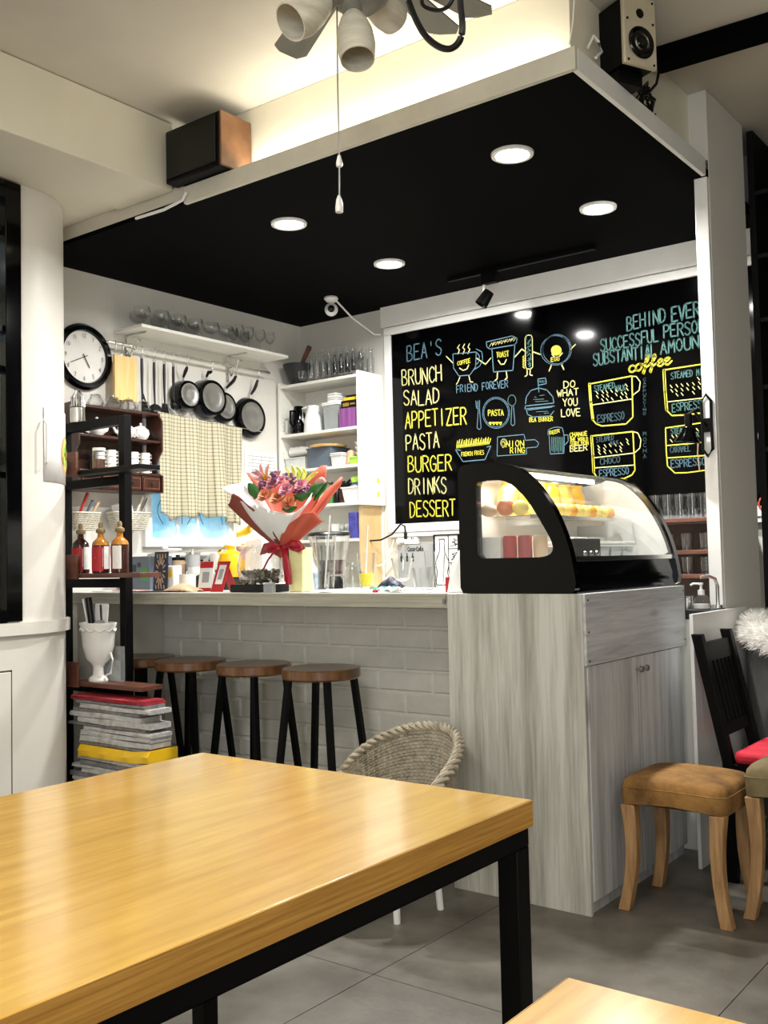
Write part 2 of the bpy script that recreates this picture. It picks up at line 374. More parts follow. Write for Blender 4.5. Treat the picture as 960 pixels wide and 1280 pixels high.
# canopy over the kitchen
cn = struct('ceiling_canopy', MB().box(LW, -1.497, 3.072, BY-.0005, HC, 2.93).box(LW, -3.45, 3.052, 3.0715, HC, 2.897), 'canopy_black')
mk('edge_filler', MB().box(LW, -3.45, 3.052, 3.0715, 2.8975, 2.9645), 'ceiling_paint', cn)
mk('fascia_board', MB().box(-3.448, -1.477, 3.05, 3.0715, HC-.002, 2.952), 'fascia', cn, bev=.002)
mk('fascia_board', MB().box(-1.4965, -1.477, 3.0725, 4.30, HC-.002, 2.952), 'board_frame', cn, bev=.002)
mk('ledge_board', MB().box(-3.448, -1.4975, 3.0725, 5.2, 2.931, 2.95), 'fascia', cn)
mk('light_strip', MB().box(-3.0, -1.75, 3.115, 3.135, 2.951, 2.958), 'white_plastic', cn)
struct('wall_bulkhead', MB().box(-3.518, -1.556, 3.18, 3.24, 2.951, ZC-.002).box(-1.60, -1.556, 3.24, 4.33, 2.951, ZC-.002), 'wall_cream')
struct('wall_pillar', MB().box(-1.536, -1.474, 4.33, 4.82, 0, HC-.003).box(-1.60, -1.474, 4.33, 4.82, 2.953, ZC-.002).box(-1.4765, -1.474, 4.33, 4.82, HC-.003, 2.953), 'wall_white')
# pillar's kitchen-side edge board
struct('trim_1', MB().box(-1.533, -1.476, 4.305, 4.329, 1.0, HC-.004), 'board_frame', bev=.002)
# curved divider wall on the left
def path(r0=0, ya=-2.6):
    pts = [(-4.0+r0, ya)]
    for k in range(19):
        t = math.pi/2*k/18; pts.append((-4.37+(.37+r0)*math.cos(t), 2.60+(.37+r0)*math.sin(t)))
    pts.append((LW+.005, 2.97+r0)); return pts
def curved(mb, z0, z1, ya, ro=0, ri=-.12):
    po, pi_ = path(ro, ya), path(ri, ya); n = len(po)
    vs = [(x, y, z0) for x, y in po]+[(x, y, z0) for x, y in pi_]+[(x, y, z1) for x, y in po]+[(x, y, z1) for x, y in pi_]; fs = []
    for i in range(n-1):
        fs += [(i, i+1, 2*n+i+1, 2*n+i), (n+i, 3*n+i, 3*n+i+1, n+i+1), (2*n+i, 2*n+i+1, 3*n+i+1, 3*n+i), (i, n+i, n+i+1, i+1)]
    fs += [(0, 2*n, 3*n, n), (n-1, 2*n-1, 4*n-1, 3*n-1)]
    return mb.add(vs, fs)
dw = MB(); curved(dw, 0, 1.0, -2.6); curved(dw, 1.0, 2.963, 2.565); dw.box(-4.12, -4.0, -2.6, .6, 1.0, 2.963)
wl = struct('wall_divider', dw, 'divider_white')
struct('trim_2', curved(MB(), .93, .985, -2.5, .022, .001), 'divider_white')
# recessed panel line on its lower half
p1_ = at(13, 840, 'X', -3.998); pz = p1_.z; py_ = p1_.y
pl = MB().box(-3.9995, -3.992, py_-.9, py_, .12, pz); mk('wall_panel', pl, 'divider_white', wl, bev=.002)
mk('panel_gap', MB().box(-4.0, -3.998, py_, py_+.008, .10, pz+.008).box(-4.0, -3.998, py_-.9, py_+.008, pz, pz+.008), 'concrete_gap', wl)
# the black framed window
wn = struct('window_1', MB().box(-4.10, -3.985, 2.485, 2.563, .99, 2.955).box(-4.10, -3.985, .62, 2.485, .99, 1.045).box(-4.10, -3.985, .62, 2.485, 2.88, 2.955).box(-4.10, -3.985, .62, .69, 1.045, 2.88).box(-4.10, -3.985, 1.5, 1.57, 1.045, 2.88), 'black_gloss', bev=.003)
for yy in (288, 412, 462, 594):
    z = at(4, yy, 'X', -4.02).z; mk('muntin', MB().box(-4.06, -4.0, .69, 2.485, z-.013, z+.013), 'black_gloss', wn)
mk('pane', MB().box(-4.035, -4.03, .69, 2.485, 1.045, 2.88), 'window_glass', wn)
struct('wall_far_room', MB().box(-5.6, -5.5, -2.6, 2.9, 0, 2.96), 'wall_cream')
# kitchen window in the left wall behind the curtain
wx = LW+.001
y0, y1 = 3.84, 4.46; z0, z1 = 1.385, 2.05
w2 = struct('window_2', MB().ring([(wx, y0-.05, z0-.05), (wx, y1+.05, z0-.05), (wx, y1+.05, z1+.05), (wx, y0-.05, z1+.05)], [(wx, y0, z0), (wx, y1, z0), (wx, y1, z1), (wx, y0, z1)], (.03, 0, 0)), 'board_frame')
mk('pane', MB().box(wx+.002, wx+.008, y0, y1, z0, z1), 'sky_pane', w2)
for yy in (y0+.2, (y0+y1)/2+.05): mk('mullion', MB().box(wx+.008, wx+.025, yy-.01, yy+.01, z0, z1), 'board_frame', w2)
wr = MB()
for k in range(5): wr.tube(sm3([(wx+.03, y0+.08+.11*k+.04*math.sin(j*.9+k*2), z0+.40-.045*j) for j in range(8)], 4), .002, 5)
mk('window_wire', wr, 'dark_grey_plastic', w2)
# ================================================================ COUNTER
ct = thing('bar_counter', 'long bar counter with pale wood top edge and white brick front', 'counter', (-3.4, 3.5, 0))
PY = 3.80
mk('counter_top', MB().box(-4.66, -2.115, 3.215, 3.92, 1.045, 1.091), 'slab_top', ct, 'W')
mk('front_edge', MB().box(-4.66, -2.165, 3.20, 3.2145, 1.035, 1.0915), 'slab_edge', ct, 'W', bev=.002)
mk('edge_cap', MB().box(-2.164, -2.128, 3.20, 3.2145, 1.035, 1.0915), 'washed_wood', ct, 'W')
hg = MB()
for k in range(6): hg.obox((-2.165+.014*k, 3.196, 1.068+(.008 if k % 2 else -.006)), (.012, .008, .018))
mk('bracket', hg, 'pewter', ct, 'W')
mk('side_panel', MB().box(-4.55, -4.51, 3.22, PY, 0, 1.034), 'wall_white', ct, 'W')
pn = mk('front_panel', MB().box(-4.509, -2.132, PY, PY+.05, 0, 1.034), 'concrete_gap', ct, 'W')
pn.data.materials[0] = M['foam_brick']
bh, bw = .1, .31; bmz = {}
row = 0; z = .012
while z+bh < 1.035:
    x = -4.505 - (bw/2 if row % 2 else 0)
    while x < -2.135:
        a = max(x, -4.507)+.004; b = min(x+bw, -2.134)-.004
        if b-a > .03:
            key = round(b-a, 3)
            if key not in bmz:
                q = MB(); L = b-a; H = bh-.008
                q.add([(0, 0, 0), (L, 0, 0), (L, 0, H), (0, 0, H), (.008, -.010, .008), (L-.008, -.010, .008), (L-.008, -.010, H-.008), (.008, -.010, H-.008)],
                      [(4, 5, 6, 7), (0, 1, 5, 4), (1, 2, 6, 5), (2, 3, 7, 6), (3, 0, 4, 7), (0, 3, 2, 1)])
                o = mk('brick', q, 'foam_brick', pn, smooth=False); bmz[key] = o.data
            else:
                o = bpy.data.objects.new('brick', bmz[key]); COL.objects.link(o); o.parent = pn
            o.location = (a - parent_world(pn)[0], PY - parent_world(pn)[1], z)
        x += bw
    z += bh; row += 1
# ---- cabinet that carries the display case
cb = thing('display_cabinet', 'whitewashed wood cabinet under the pastry display case', 'cabinet', (-1.84, 3.6, 0))
mk('body', MB().box(-2.114, -1.583, 3.178, 4.04, .0, 1.078), 'washed_wood_grey', cb, 'W')
mk('front_panel', MB().box(-2.127, -1.570, 3.16, 3.1775, 0, 1.092), 'washed_wood', cb, 'W', bev=.0015)
mk('top_board', MB().box(-2.114, -1.583, 3.178, 4.04, 1.0785, 1.092), 'washed_wood_flat', cb, 'W')
mk('upper_panel', MB().box(-1.5825, -1.560, 3.165, 4.085, .845, 1.092), 'washed_wood_flat', cb, 'W', bev=.0015)
xs = at(797, 840, 'X', -1.57).y
for a, b in ((3.181, xs-.002), (xs+.002, 4.035)):
    dr = mk('door', MB().box(-1.5825, -1.566, a, b, .045, .842), 'washed_wood_grey', cb, 'W', bev=.0015)
    kx = xs-.022 if a < 3.5 else xs+.03
    mk('knob', MB().lathe([(.004, 0), (.004, .014), (.012, .018), (.011, .028), (.001, .032)], (-1.566, kx, .795), 12, (1, 0, 0)), 'pewter', dr, 'W')
kk = MB()
for yy, zz in ((3.185, 1.07), (3.185, .86), (4.07, 1.07), (4.07, .87), (3.185, .96)): kk.lathe([(.004, 0), (.003, .002)], (-1.5595, yy, zz), 8, (1, 0, 0))
mk('screw', kk, 'black_metal', cb, 'W')
# white sheet panel and dark worktop beside the pillar
solo('partition_board', MB().box(-1.462, -1.448, 3.87, 4.53, .0, .985), 'board_frame', 'plain white upright board between display cabinet and pillar', 'panel', bev=.001)
solo('sink_worktop', MB().box(-1.93, -1.465, 4.10, 4.30, .95, .99), 'dark_grey_plastic', 'dark stone worktop behind the white panel with soap on it', 'worktop', bev=.002)
solo('sink_cabinet', MB().box(-1.91, -1.48, 4.11, 4.29, 0, .949), 'shelf_white', 'narrow base cabinet under the dark worktop', 'cabinet')
# ---- back worktop and left worktop
solo('back_worktop', MB().box(-4.1, -1.7, 4.75, 5.19, .90, .94), 'slab_top', 'pale back worktop running below the menu board', 'worktop')
solo('back_base_cabinet', MB().box(-4.08, -1.72, 4.77, 5.19, 0, .899), 'shelf_white', 'white base cabinets below the menu board', 'cabinet')
solo('side_worktop', MB().box(-4.66, -4.12, 3.93, 4.88, 1.02, 1.06), 'slab_top', 'worktop under the plaid curtain along the left wall', 'worktop')
solo('side_base_cabinet', MB().box(-4.66, -4.14, 3.94, 4.87, 0, 1.019), 'shelf_white', 'white base cabinet below the curtained window', 'cabinet')
# ================================================================ TABLES
def table(x0, x1, y0, y1, label, leg=True):
    t = thing('dining_table', label, 'table', ((x0+x1)/2, (y0+y1)/2, 0))
    mk('table_top', MB().box(x0, x1, y0, y1, .7185, .75), 'table_wood', t, 'W', bev=.002)
    e = MB().box(x0-.0015, x0-.0002, y0, y1, .70, .7485).box(x1+.0002, x1+.0015, y0, y1, .70, .7485).box(x0, x1, y0-.0015, y0-.0002, .70, .7485).box(x0, x1, y1+.0002, y1+.0015, .70, .7485)
    mk('edge_band', e, 'edge_wood', t, 'W', smooth=False)
    f = MB(); w_ = .045; zt, zb = .7183, .662
    for a, b, c, d in ((x0+.006, x1-.006, y0+.006, y0+w_), (x0+.006, x1-.006, y1-w_, y1-.006), (x0+.006, x0+w_, y0+w_, y1-w_), (x1-w_, x1-.006, y0+w_, y1-w_)): f.box(a, b, c, d, zb, zt)
    mk('frame', f, 'black_metal', t, 'W', bev=.0015)
    for a in (x0+.006, x1-.051):
        for b in (y0+.006, y1-.051): mk('leg', MB().box(a, a+.045, b, b+.045, 0, zb), 'black_metal', t, 'W', bev=.002)
table(-1.924, -.985, .16, 1.741, 'large pale wood dining table with black steel frame in foreground')
table(-.544, .36, .15, 1.032, 'yellow wood table whose corner shows at bottom right')
# ================================================================ BAR STOOLS
def bar_stool():
    t = thing('bar_stool', 'x', 'stool', (0, 0, 0), group='wooden bar stools at the counter')
    R = .178
    mk('seat', MB().lathe([(.001, .742), (.10, .741), (R-.03, .747), (R-.006, .748), (R, .742), (R, .708), (R-.008, .700), (.001, .700)], n=40), 'stool_wood', t)
    for sx in (-1, 1):
        for sy in (-1, 1):
            mk('leg', MB().prism([(sx*.105-.013, sy*.105-.013, .699), (sx*.105+.013, sy*.105-.013, .699), (sx*.105+.013, sy*.105+.013, .699), (sx*.105-.013, sy*.105+.013, .699)], (sx*.068, sy*.05, -.699)), 'black_metal', t)
    fr = MB()
    for z_, k in ((.22, .68),):
        a, b = .105+.068*k, .105+.05*k
        P = [(-a, -b, z_), (a, -b, z_), (a, b, z_), (-a, b, z_)]
        for i in range(4): fr.cyl(P[i], P[(i+1) % 4], .008)
    mk('foot_rest', fr, 'black_metal', t)
    return t
st = bar_stool()
sl = ['bar stool farthest left, behind the newspaper rack', 'second bar stool from the left along the counter', 'third bar stool from the left along the counter', 'bar stool farthest right, nearest the wicker chair']
for i, (q, lab) in enumerate(zip([(185, 820), (245, 824), (323, 829), (408, 834)], sl)):
    p = at(q[0], q[1], 'Z', .745); s_ = st if i == 0 else dup(st)
    s_.location = (p.x, 3.44, 0); s_.rotation_euler = (0, 0, (.0, .12, .0, .1)[i]); s_['label'] = lab
# ================================================================ WICKER CHAIR
def wicker():
    t = thing('wicker_chair', 'pale woven wicker tub chair tucked between table and counter', 'chair', (-2.185, 2.84, 0), rz=-.22)
    # shell: angle from -105 to 105 deg around the back (+y)
    A = 115
    def rim(a): return .35 + .255*max(0, math.cos(a*math.pi/230))**.8
    def rad(z): return .205+.06*(z-.2)/.4
    def P(u, v, off=0):
        a = math.radians(-A+2*A*u); zt = rim(-A+2*A*u); z = .22+(zt-.22)*v; r = rad(z)+off
        return (r*math.sin(a)*1.02, r*math.cos(a)*.95, z)
    wv = MB()
    NS = 46; NR = 30
    for k in range(NR+1):
        pts = []
        for i in range(NS*2+1): pts.append(P(i/(NS*2), k/NR, .0045*(1 if (i+k) % 2 else -1)))
        wv.tube(pts, .0046, 4)
    st_ = MB()
    for i in range(0, NS+1): st_.tube([P(i/NS, v/8) for v in range(9)], .0034, 4)
    mk('woven_shell', wv, 'wicker', t, kind='stuff'); mk('stakes', st_, 'wicker', t, kind='stuff')
    for off in (0,):
        rimt = MB(); n = 90
        base = [Vector(P(i/n, 1)) for i in range(n+1)]
        for ph in range(3):
            rimt.tube([p + Vector((.011*math.cos(i*.9+ph*2.09)*math.sin(math.radians(-A+2*A*i/n)), .011*math.cos(i*.9+ph*2.09), .011*math.sin(i*.9+ph*2.09))) for i, p in enumerate(base)], .009, 6)
        mk('rolled_rim', rimt, 'wicker', t)
    # seat
    mk('seat', MB().lathe([(.001, .30), (.19, .30), (.205, .28), (.19, .26), (.001, .26)], n=32), 'wicker', t)
    for sx in (-1, 1):
        for sy in (-1, 1): mk('leg', MB().cyl((sx*.11, .02+sy*.09, .26), (sx*.12, .03+sy*.10, 0), .014, .012), 'white_plastic', t)
    return t
wicker()
# ================================================================ SUEDE STOOLS
def suede(loc, rz, label, m='suede', w=.37, d=.33):
    t = thing('suede_stool', label, 'stool', loc, rz)
    a, b = w/2, d/2; zt, zb = .457, .357
    def sup(u, v):
        # cushion top: rounded box by grid param
        x = -1+2*u; y = -1+2*v
        return (x*a, y*b, zt - .022*x*x*x*x - .02*y*y*y*y + .012*(x*x) - .0*y)
    n = 14; mb = MB(); rings = []
    prof = [(0, 1.0), (.35, .0)]
    vs = []; fs = []
    def loop(s_, z, sag=0):
        L = []
        for k in range(40):
            th = 2*math.pi*k/40; c, s2 = math.cos(th), math.sin(th); p_ = .22
            x = a*s_*math.copysign(abs(c)**p_, c); y = b*s_*math.copysign(abs(s2)**p_, s2)
            L.append((x, y, z + sag*(1-(x/a)**2)*1.0))
        return L
    lv = [loop(.3, zt, .012), loop(.7, zt-.002, .012), loop(.90, zt-.008, .010), loop(.97, zt-.020, .008), loop(1.0, zt-.040, .006), loop(1.0, zb+.03, .010), loop(.985, zb, .016), loop(.9, zb-.002, .016)]
    for L in lv: vs += L
    for i in range(len(lv)-1):
        for k in range(40): fs.append((i*40+k, i*40+(k+1) % 40, (i+1)*40+(k+1) % 40, (i+1)*40+k))
    fs += [tuple(range(40)), tuple((len(lv)-1)*40+k for k in range(40))]
    cu = mk('cushion', mb.add(vs, fs), m, t)
    mk('seam', MB().tube([(x, y, z+.001) for x, y, z in loop(1.002, zt-.040, .006)], .0022, 4, True), m, cu)
    for sx in (-1, 1):
        for sy in (-1, 1):
            pts = []; rr = []
            q = MB(); lp = []
            for k in range(9):
                z = .36*(1-k/8); s_ = .025-.006*math.sin(k/8*2.6)*.6 - .003*k/8
                ox = sx*(a-.03 + .010*math.sin(k/8*math.pi)*-1 + .022*(k/8)**2.5); oy = sy*(b-.03+.014*(k/8)**2.5)
                lp.append([(ox-s_, oy-s_, z), (ox+s_, oy-s_, z), (ox+s_, oy+s_, z), (ox-s_, oy+s_, z)])
            V = [p for l in lp for p in l]; F = [(i*4+k, i*4+(k+1) % 4, (i+1)*4+(k+1) % 4, (i+1)*4+k) for i in range(8) for k in range(4)]+[(0, 1, 2, 3), (32, 35, 34, 33)]
            mk('leg', q.add(V, F), 'leg_wood', t, bev=.003)
    return t
suede((-1.335, 3.452, 0), .01, 'worn tan suede stool with curved wooden legs against the cabinet')
s2_ = suede((-.965, 3.585, 0), .0, 'olive brown suede stool behind the tan one, partly cut by frame edge', 'suede_olive', .345, .31); s2_.scale = (1, 1, 1.12)
# ================================================================ BLACK CHAIR with red cushion
t = thing('slat_back_chair', 'black slat-back chair with a red seat cushion', 'chair', (-1.15, 3.95, 0))
xb, xt, zt_ = -1.30, -1.402, .915
for yy in (3.79, 4.11):
    mk('back_post', MB().prism([(xb-.02, yy-.018, 0), (xb+.02, yy-.018, 0), (xb+.02, yy+.018, 0), (xb-.02, yy+.018, 0)], (0, 0, .44)).prism([(xb-.02, yy-.018, .44), (xb+.02, yy-.018, .44), (xb+.02, yy+.018, .44), (xb-.02, yy+.018, .44)], (xt-xb, 0, zt_-.44)), 'black_metal', t, 'W', bev=.002)
def bx(z): return xb+(xt-xb)*(z-.44)/(zt_-.44)
def bar(z0, z1, y0_, y1_, th=.010):
    return MB().prism([(bx(z0)-th, y0_, z0), (bx(z0)+th, y0_, z0), (bx(z0)+th, y1_, z0), (bx(z0)-th, y1_, z0)], (bx(z1)-bx(z0), 0, z1-z0))
mk('top_rail', bar(.81, .880, 3.809, 4.091), 'black_metal', t, 'W'); mk('lower_rail', bar(.535, .58, 3.809, 4.091), 'black_metal', t, 'W')
for k in range(6):
    yy = 3.832+k*.0445; mk('slat', bar(.578, .812, yy, yy+.022, .006), 'black_metal', t, 'W')
mk('seat', MB().box(-1.32, -.92, 3.775, 4.125, .41, .438), 'black_metal', t, 'W', bev=.004)
mk('cushion', MB().box(-1.275, -.91, 3.765, 4.135, .439, .487), 'red_cloth', t, 'W', bev=.018)
for yy in (3.79, 4.11): mk('leg', MB().box(-.96, -.925, yy-.018, yy+.018, 0, .409), 'black_metal', t, 'W')
# grey armchair with fur throw
t = thing('grey_armchair', 'grey velvet rounded-back armchair behind the black slat chair', 'armchair', (-1.03, 4.50, 0))
g = MB(); n = 26; R1, R2 = .31, .25
def shell(u, v):
    a = math.radians(100+160*u); z = .12 + v*(.80-.12*abs(2*u-1)**2); r = R1*(1+.04*v)
    return (-1.03+r*math.cos(a)*1.15, 4.50+r*math.sin(a), z)
mk('back', g.grid(shell, 26, 10), 'grey_velvet', t, 'W', solid=.07, sub=1)
mk('seat', MB().lathe([(.001, .43), (.24, .43), (.27, .40), (.27, .16), (.001, .16)], (-1.01, 4.50, 0), 28), 'grey_velvet', t, 'W')
for a, b in ((-1.16, 4.35), (-.85, 4.35), (-1.16, 4.65), (-.85, 4.65)): mk('leg', MB().cyl((a, b, .16), (a, b, 0), .016), 'leg_wood', t, 'W')
fu = MB(); rnd = random.Random(3)
fb = MB().grid(lambda u, v: (lambda p, w_: (p[0]+w_*.0, p[1], p[2]))(tuple(shell(.08+.84*u, 1.0 - .16*abs(v*2-1)) [i] + ((0, 0, .035)[i]) for i in range(3)), 0), 20, 4)
def furp(u, v):
    p = Vector(shell(.08+.84*u, 1)); c = Vector((-1.03, 4.50, p.z)); d = (p-c).normalized(); th = math.pi*(v*1.3-.15)
    return p + Vector((0, 0, -.02)) + d*(.055*math.cos(th)) + Vector((0, 0, .055*math.sin(th)))
fbm = MB().grid(furp, 30, 10)
for k in range(9000):
    u, v = rnd.random(), rnd.random(); p = furp(u, v); p0 = Vector(shell(.08+.84*u, 1))+Vector((0, 0, -.02)); d = (p-p0).normalized()
    e = Vector((rnd.uniform(-1, 1), rnd.uniform(-1, 1), rnd.uniform(-1, .4)))*.5; tip = p+(d*.6+e)*.042
    s_ = Vector((rnd.uniform(-1, 1), rnd.uniform(-1, 1), rnd.uniform(-1, 1))).normalized()*.0022
    fbm.add([p-s_, p+s_, tip], [(0, 1, 2)])
solo('fur_throw', fbm, 'fur', 'white fluffy fur throw over the top of the grey armchair', 'throw')
# ================================================================ MENU BOARD
FY = BY-.035
bl = at(489, 419, 'Y', FY); bb = at(496, 655, 'Y', FY)
X0, X1, Z0, Z1 = bl.x, -1.50, bb.z, bl.z
mb_ = thing('menu_board', 'black glass menu board covered in chalk lettering and drawings', 'menu board', ((X0+X1)/2, FY, Z0))
mk('board_panel', MB().box(X0, X1, FY, FY+.012, Z0, Z1), 'board_glass', mb_, 'W', smooth=False)
F_ = .055
for a in ((X0-F_, X1+.02, Z1+.001, Z1+.05), (X0-F_, X1+.02, Z0-F_, Z0-.001)): mk('frame', MB().box(a[0], a[1], FY-.012, FY+.03, a[2], a[3]), 'board_frame', mb_, 'W', bev=.004)
mk('frame', MB().box(X0-F_, X0-.001, FY-.012, FY+.03, Z0, Z1), 'board_frame', mb_, 'W', bev=.004)
mk('frame', MB().box(X0-F_+.005, X1, FY-.004, FY+.03, Z0-F_-.03, Z0-F_-.001), 'board_frame', mb_, 'W', bev=.004)
struct('trim_3', MB().box(X0-.07, X1+.02, FY-.02, BY-.002, Z1+.055, HC-.004), 'board_frame')
G = {'A': '006~;26;40|.8,2;3.2,2'}
def L_(s): return [[tuple(map(float, p.split(','))) for p in st.split(' ')] for st in s.split('|')]
FONT = {k: L_(v) for k, v in {
 'A': '0,0 2,6 4,0|.8,2.2 3.2,2.2', 'B': '0,0 0,6 2.4,6 3.4,5 3,3.7 1.8,3.2 0,3.2|1.8,3.2 3.6,2.4 4,1.3 3.3,.3 2,0 0,0',
 'C': '3.9,4.9 3.1,5.8 1.9,6 .6,5 0,3 .6,1 1.9,0 3.1,.2 4,1.1', 'D': '0,0 0,6 1.8,5.8 3.5,4.8 4,3 3.4,1.1 1.8,.1 0,0',
 'E': '3.7,6 0,6 0,0 3.9,0|0,3.1 3,3.1', 'F': '3.8,6 0,6 0,0|0,3.1 3,3.1', 'G': '3.9,4.9 3.1,5.8 1.9,6 .6,5 0,3 .6,1 1.9,0 3.4,.3 4,1.4 4,2.8 2.2,2.8',
 'H': '0,0 0,6|4,0 4,6|0,3.1 4,3.1', 'I': '2,0 2,6', 'J': '3,6 3,1.3 2.2,0 1,0 .2,1', 'K': '0,0 0,6|3.8,6 0,2.6|1.2,3.6 4,0',
 'L': '0,6 0,0 3.8,0', 'M': '0,0 .3,6 2,2.4 3.7,6 4,0', 'N': '0,0 0,6 4,0 4,6', 'O': '2,6 .6,5 0,3 .6,1 2,0 3.4,1 4,3 3.4,5 2,6',
 'P': '0,0 0,6 2.4,6 3.8,5.2 3.8,3.8 2.4,2.9 0,2.8', 'R': '0,0 0,6 2.4,6 3.8,5.2 3.8,3.9 2.4,3.1 0,3|1.8,3 4,0',
 'S': '3.8,5.2 2.8,6 1.2,6 .2,5 .5,3.8 2,3.1 3.6,2.3 3.9,1.1 2.8,0 1.2,0 .1,.9', 'T': '0,6 4,6|2,6 2,0', 'U': '0,6 0,1.5 1,.1 3,.1 4,1.5 4,6',
 'V': '0,6 2,0 4,6', 'W': '0,6 1,0 2,4 3,0 4,6', 'X': '0,0 4,6|0,6 4,0', 'Y': '0,6 2,3 4,6|2,3 2,0', 'Z': '0,6 4,6 0,0 4,0', "'": '2,6.2 2,4.8', '-': '.8,3 3.2,3', ' ': '0,0 0,0',
 'c': '3.4,3.4 2.4,4 1,3.6 .2,2 .8,.4 2.2,0 4.6,.9', 'o': '2.4,4 .8,3.6 .1,2 .8,.3 2.2,0 3.4,.8 3.8,2.2 3.2,3.6 2.4,4 3.4,3.2 5,3.4',
 'f': '.2,2.6 2.4,3.6 4,6 3.6,7.6 2.6,7.4 2,5 1.6,0 .8,-2.4 .2,-1.6 1.4,.6 4.8,2.4', 'e': '.2,1.8 2.6,2.2 3.8,3.4 2.8,4.2 1.4,3.6 .6,1.8 1.4,.2 3,0 4.9,1.6',
 'a': '3.6,3.6 2,4 .4,3 .2,1 1.4,0 3,.8 3.7,3.8|3.7,3.8 3.6,.4 4.6,.3', 'l': '.4,.6 2.6,4 3,6.4 2.2,6.8 1.6,4 1.8,.4 3.4,.2'}.items()}
def ribbon(mb, pts, w, off):
    # pts: 3D points in a vertical plane, flat chalk stroke of width w, raised by off
    off = Vector(off); nrm = off.normalized(); h = w/2
    for i in range(len(pts)-1):
        a, b = Vector(pts[i]), Vector(pts[i+1]); d = b-a
        if d.length < 1e-6: continue
        s_ = d.normalized().cross(nrm)*h
        mb.add([a-s_+off, b-s_+off, b+s_+off, a+s_+off], [(0, 1, 2, 3)])
    for p in pts:
        p = Vector(p)+off; e1 = Vector((0, 0, 1)); e2 = e1.cross(nrm)
        mb.add([p+e1*h*math.cos(k*math.pi/3)+e2*h*math.sin(k*math.pi/3) for k in range(6)], [tuple(range(6))])
jr = random.Random(5)
def text3(mb, s_, A, B, H, w, off, gap=.24, jit=.0):
    A = Vector(A); B = Vector(B); n = len(s_); adv = (B-A)/(n-gap); dx = adv*(1-gap)/4; dz = Vector((0, 0, H/6))
    for i, ch in enumerate(s_):
        if ch == ' ': continue
        jy = jr.uniform(-jit, jit)*H; sl = jr.uniform(-jit, jit)*.6
        for st in FONT.get(ch, []):
            ribbon(mb, [A+adv*i+dx*(x+sl*y)+dz*y+Vector((0, 0, jy)) for x, y in st], w, off)
BO = (0, -.0012, 0)
def bt(px, py): return at(px, py, 'Y', FY)
chalk = []
def T_(s_, p0, p1, h, m, w=.0085, name='lettering'):
    A = bt(*p0); B = bt(*p1); H = (bt(p0[0], p0[1]-h)-A).z
    q = MB(); text3(q, s_, A, B, H, w*.74, BO, jit=.05); mk(name, q, m, mb_, 'W', smooth=False)
T_("BEA'S", (509, 452), (552, 444), 19, 'chalk_blue', .011)
for s_, a, b, h in (('BRUNCH', (503, 482.5), (552, 476), 19), ('SALAD', (505, 507), (549, 504), 18), ('APPETIZER', (507, 535.5), (583, 529), 20), ('PASTA', (508, 563), (549, 560), 19),
                    ('BURGER', (510.5, 590), (564.5, 587), 19), ('DRINKS', (511, 618), (558, 615.5), 19), ('DESSERT', (513, 646), (569, 644), 19)):
    T_(s_, a, b, h, 'chalk_yellow' if s_ in ('BURGER', 'DESSERT', 'APPETIZER') else 'chalk_pale', .0115)
T_('FRIEND FOREVER', (571, 491), (635, 484), 9, 'chalk_blue', .007)
T_('PASTA', (610.5, 520), (629.5, 519), 7, 'chalk_yellow', .007)
T_('BEA BURGER', (662, 527.5), (691, 526), 5.5, 'chalk_yellow', .006)
T_('ONION', (627, 559.5), (655, 557.5), 7.5, 'chalk_yellow', .006); T_('RING', (638, 566.5), (656, 566), 7, 'chalk_yellow', .006)
T_('FRENCH FRIES', (577, 570.5), (605, 568), 5, 'chalk_yellow', .005)
T_('COFFEE', (572, 457), (588, 453), 5, 'chalk_yellow', .006); T_('TOAST', (621, 447), (636, 445), 6.5, 'chalk_yellow', .007); T_('EGG', (689, 452), (699.5, 450.5), 4.8, 'chalk_yellow', .006)
T_('DO', (705, 485), (719, 483.5), 8.5, 'chalk_pale', .008); T_('WHAT', (697, 496), (723, 493.5), 8, 'chalk_pale', .008); T_('YOU', (704, 508), (722, 506.5), 9, 'chalk_pale', .008); T_('LOVE', (702, 521), (725.5, 520), 9, 'chalk_pale', .008)
T_('CHANGE', (712.5, 546), (734, 544.5), 5, 'chalk_yellow', .006); T_('THE WORLD', (712.5, 552), (735, 551), 4.6, 'chalk_yellow', .005); T_('START WITH', (713, 557), (735.5, 556), 4.4, 'chalk_yellow', .005); T_('BEER', (713, 564.7), (734, 562.5), 7, 'chalk_pale', .008)
T_('BEER', (687, 543), (699.5, 540.5), 4, 'chalk_yellow', .005)
T_('BEHIND', (784, 413), (832, 402.5), 17, 'chalk_teal', .011); T_('EVERY', (840, 402), (884, 392.5), 18, 'chalk_teal', .013)
T_('SUCCESSFUL', (751, 439.5), (823, 427), 15, 'chalk_teal', .011); T_('PERSON', (830, 422.5), (881, 414.5), 15.5, 'chalk_teal', .011)
T_('SUBSTANTIAL', (742, 457), (820, 445.5), 15, 'chalk_teal', .011); T_('AMOUNT', (826, 442.5), (884, 433), 15, 'chalk_teal', .011)
q = MB(); A, B = bt(786, 466), bt(838, 455); text3(q, 'coffee', A, B, (bt(786, 453.5)-A).z, .010, BO, gap=.02); mk('lettering', q, 'chalk_yellow', mb_, 'W', smooth=False)
def D_(strokes, m, w=.007, name='drawing'):
    q = MB()
    for st in strokes: ribbon(q, [bt(*p) for p in st], w*.78, BO)
    return mk(name, q, m, mb_, 'W', smooth=False, kind='stuff' if len(strokes) > 3 else None)
def c8(*p): return [(480+x/4, 360+y/4) for x, y in p]
def c9(*p): return [(680+x/4, 330+y/4) for x, y in p]
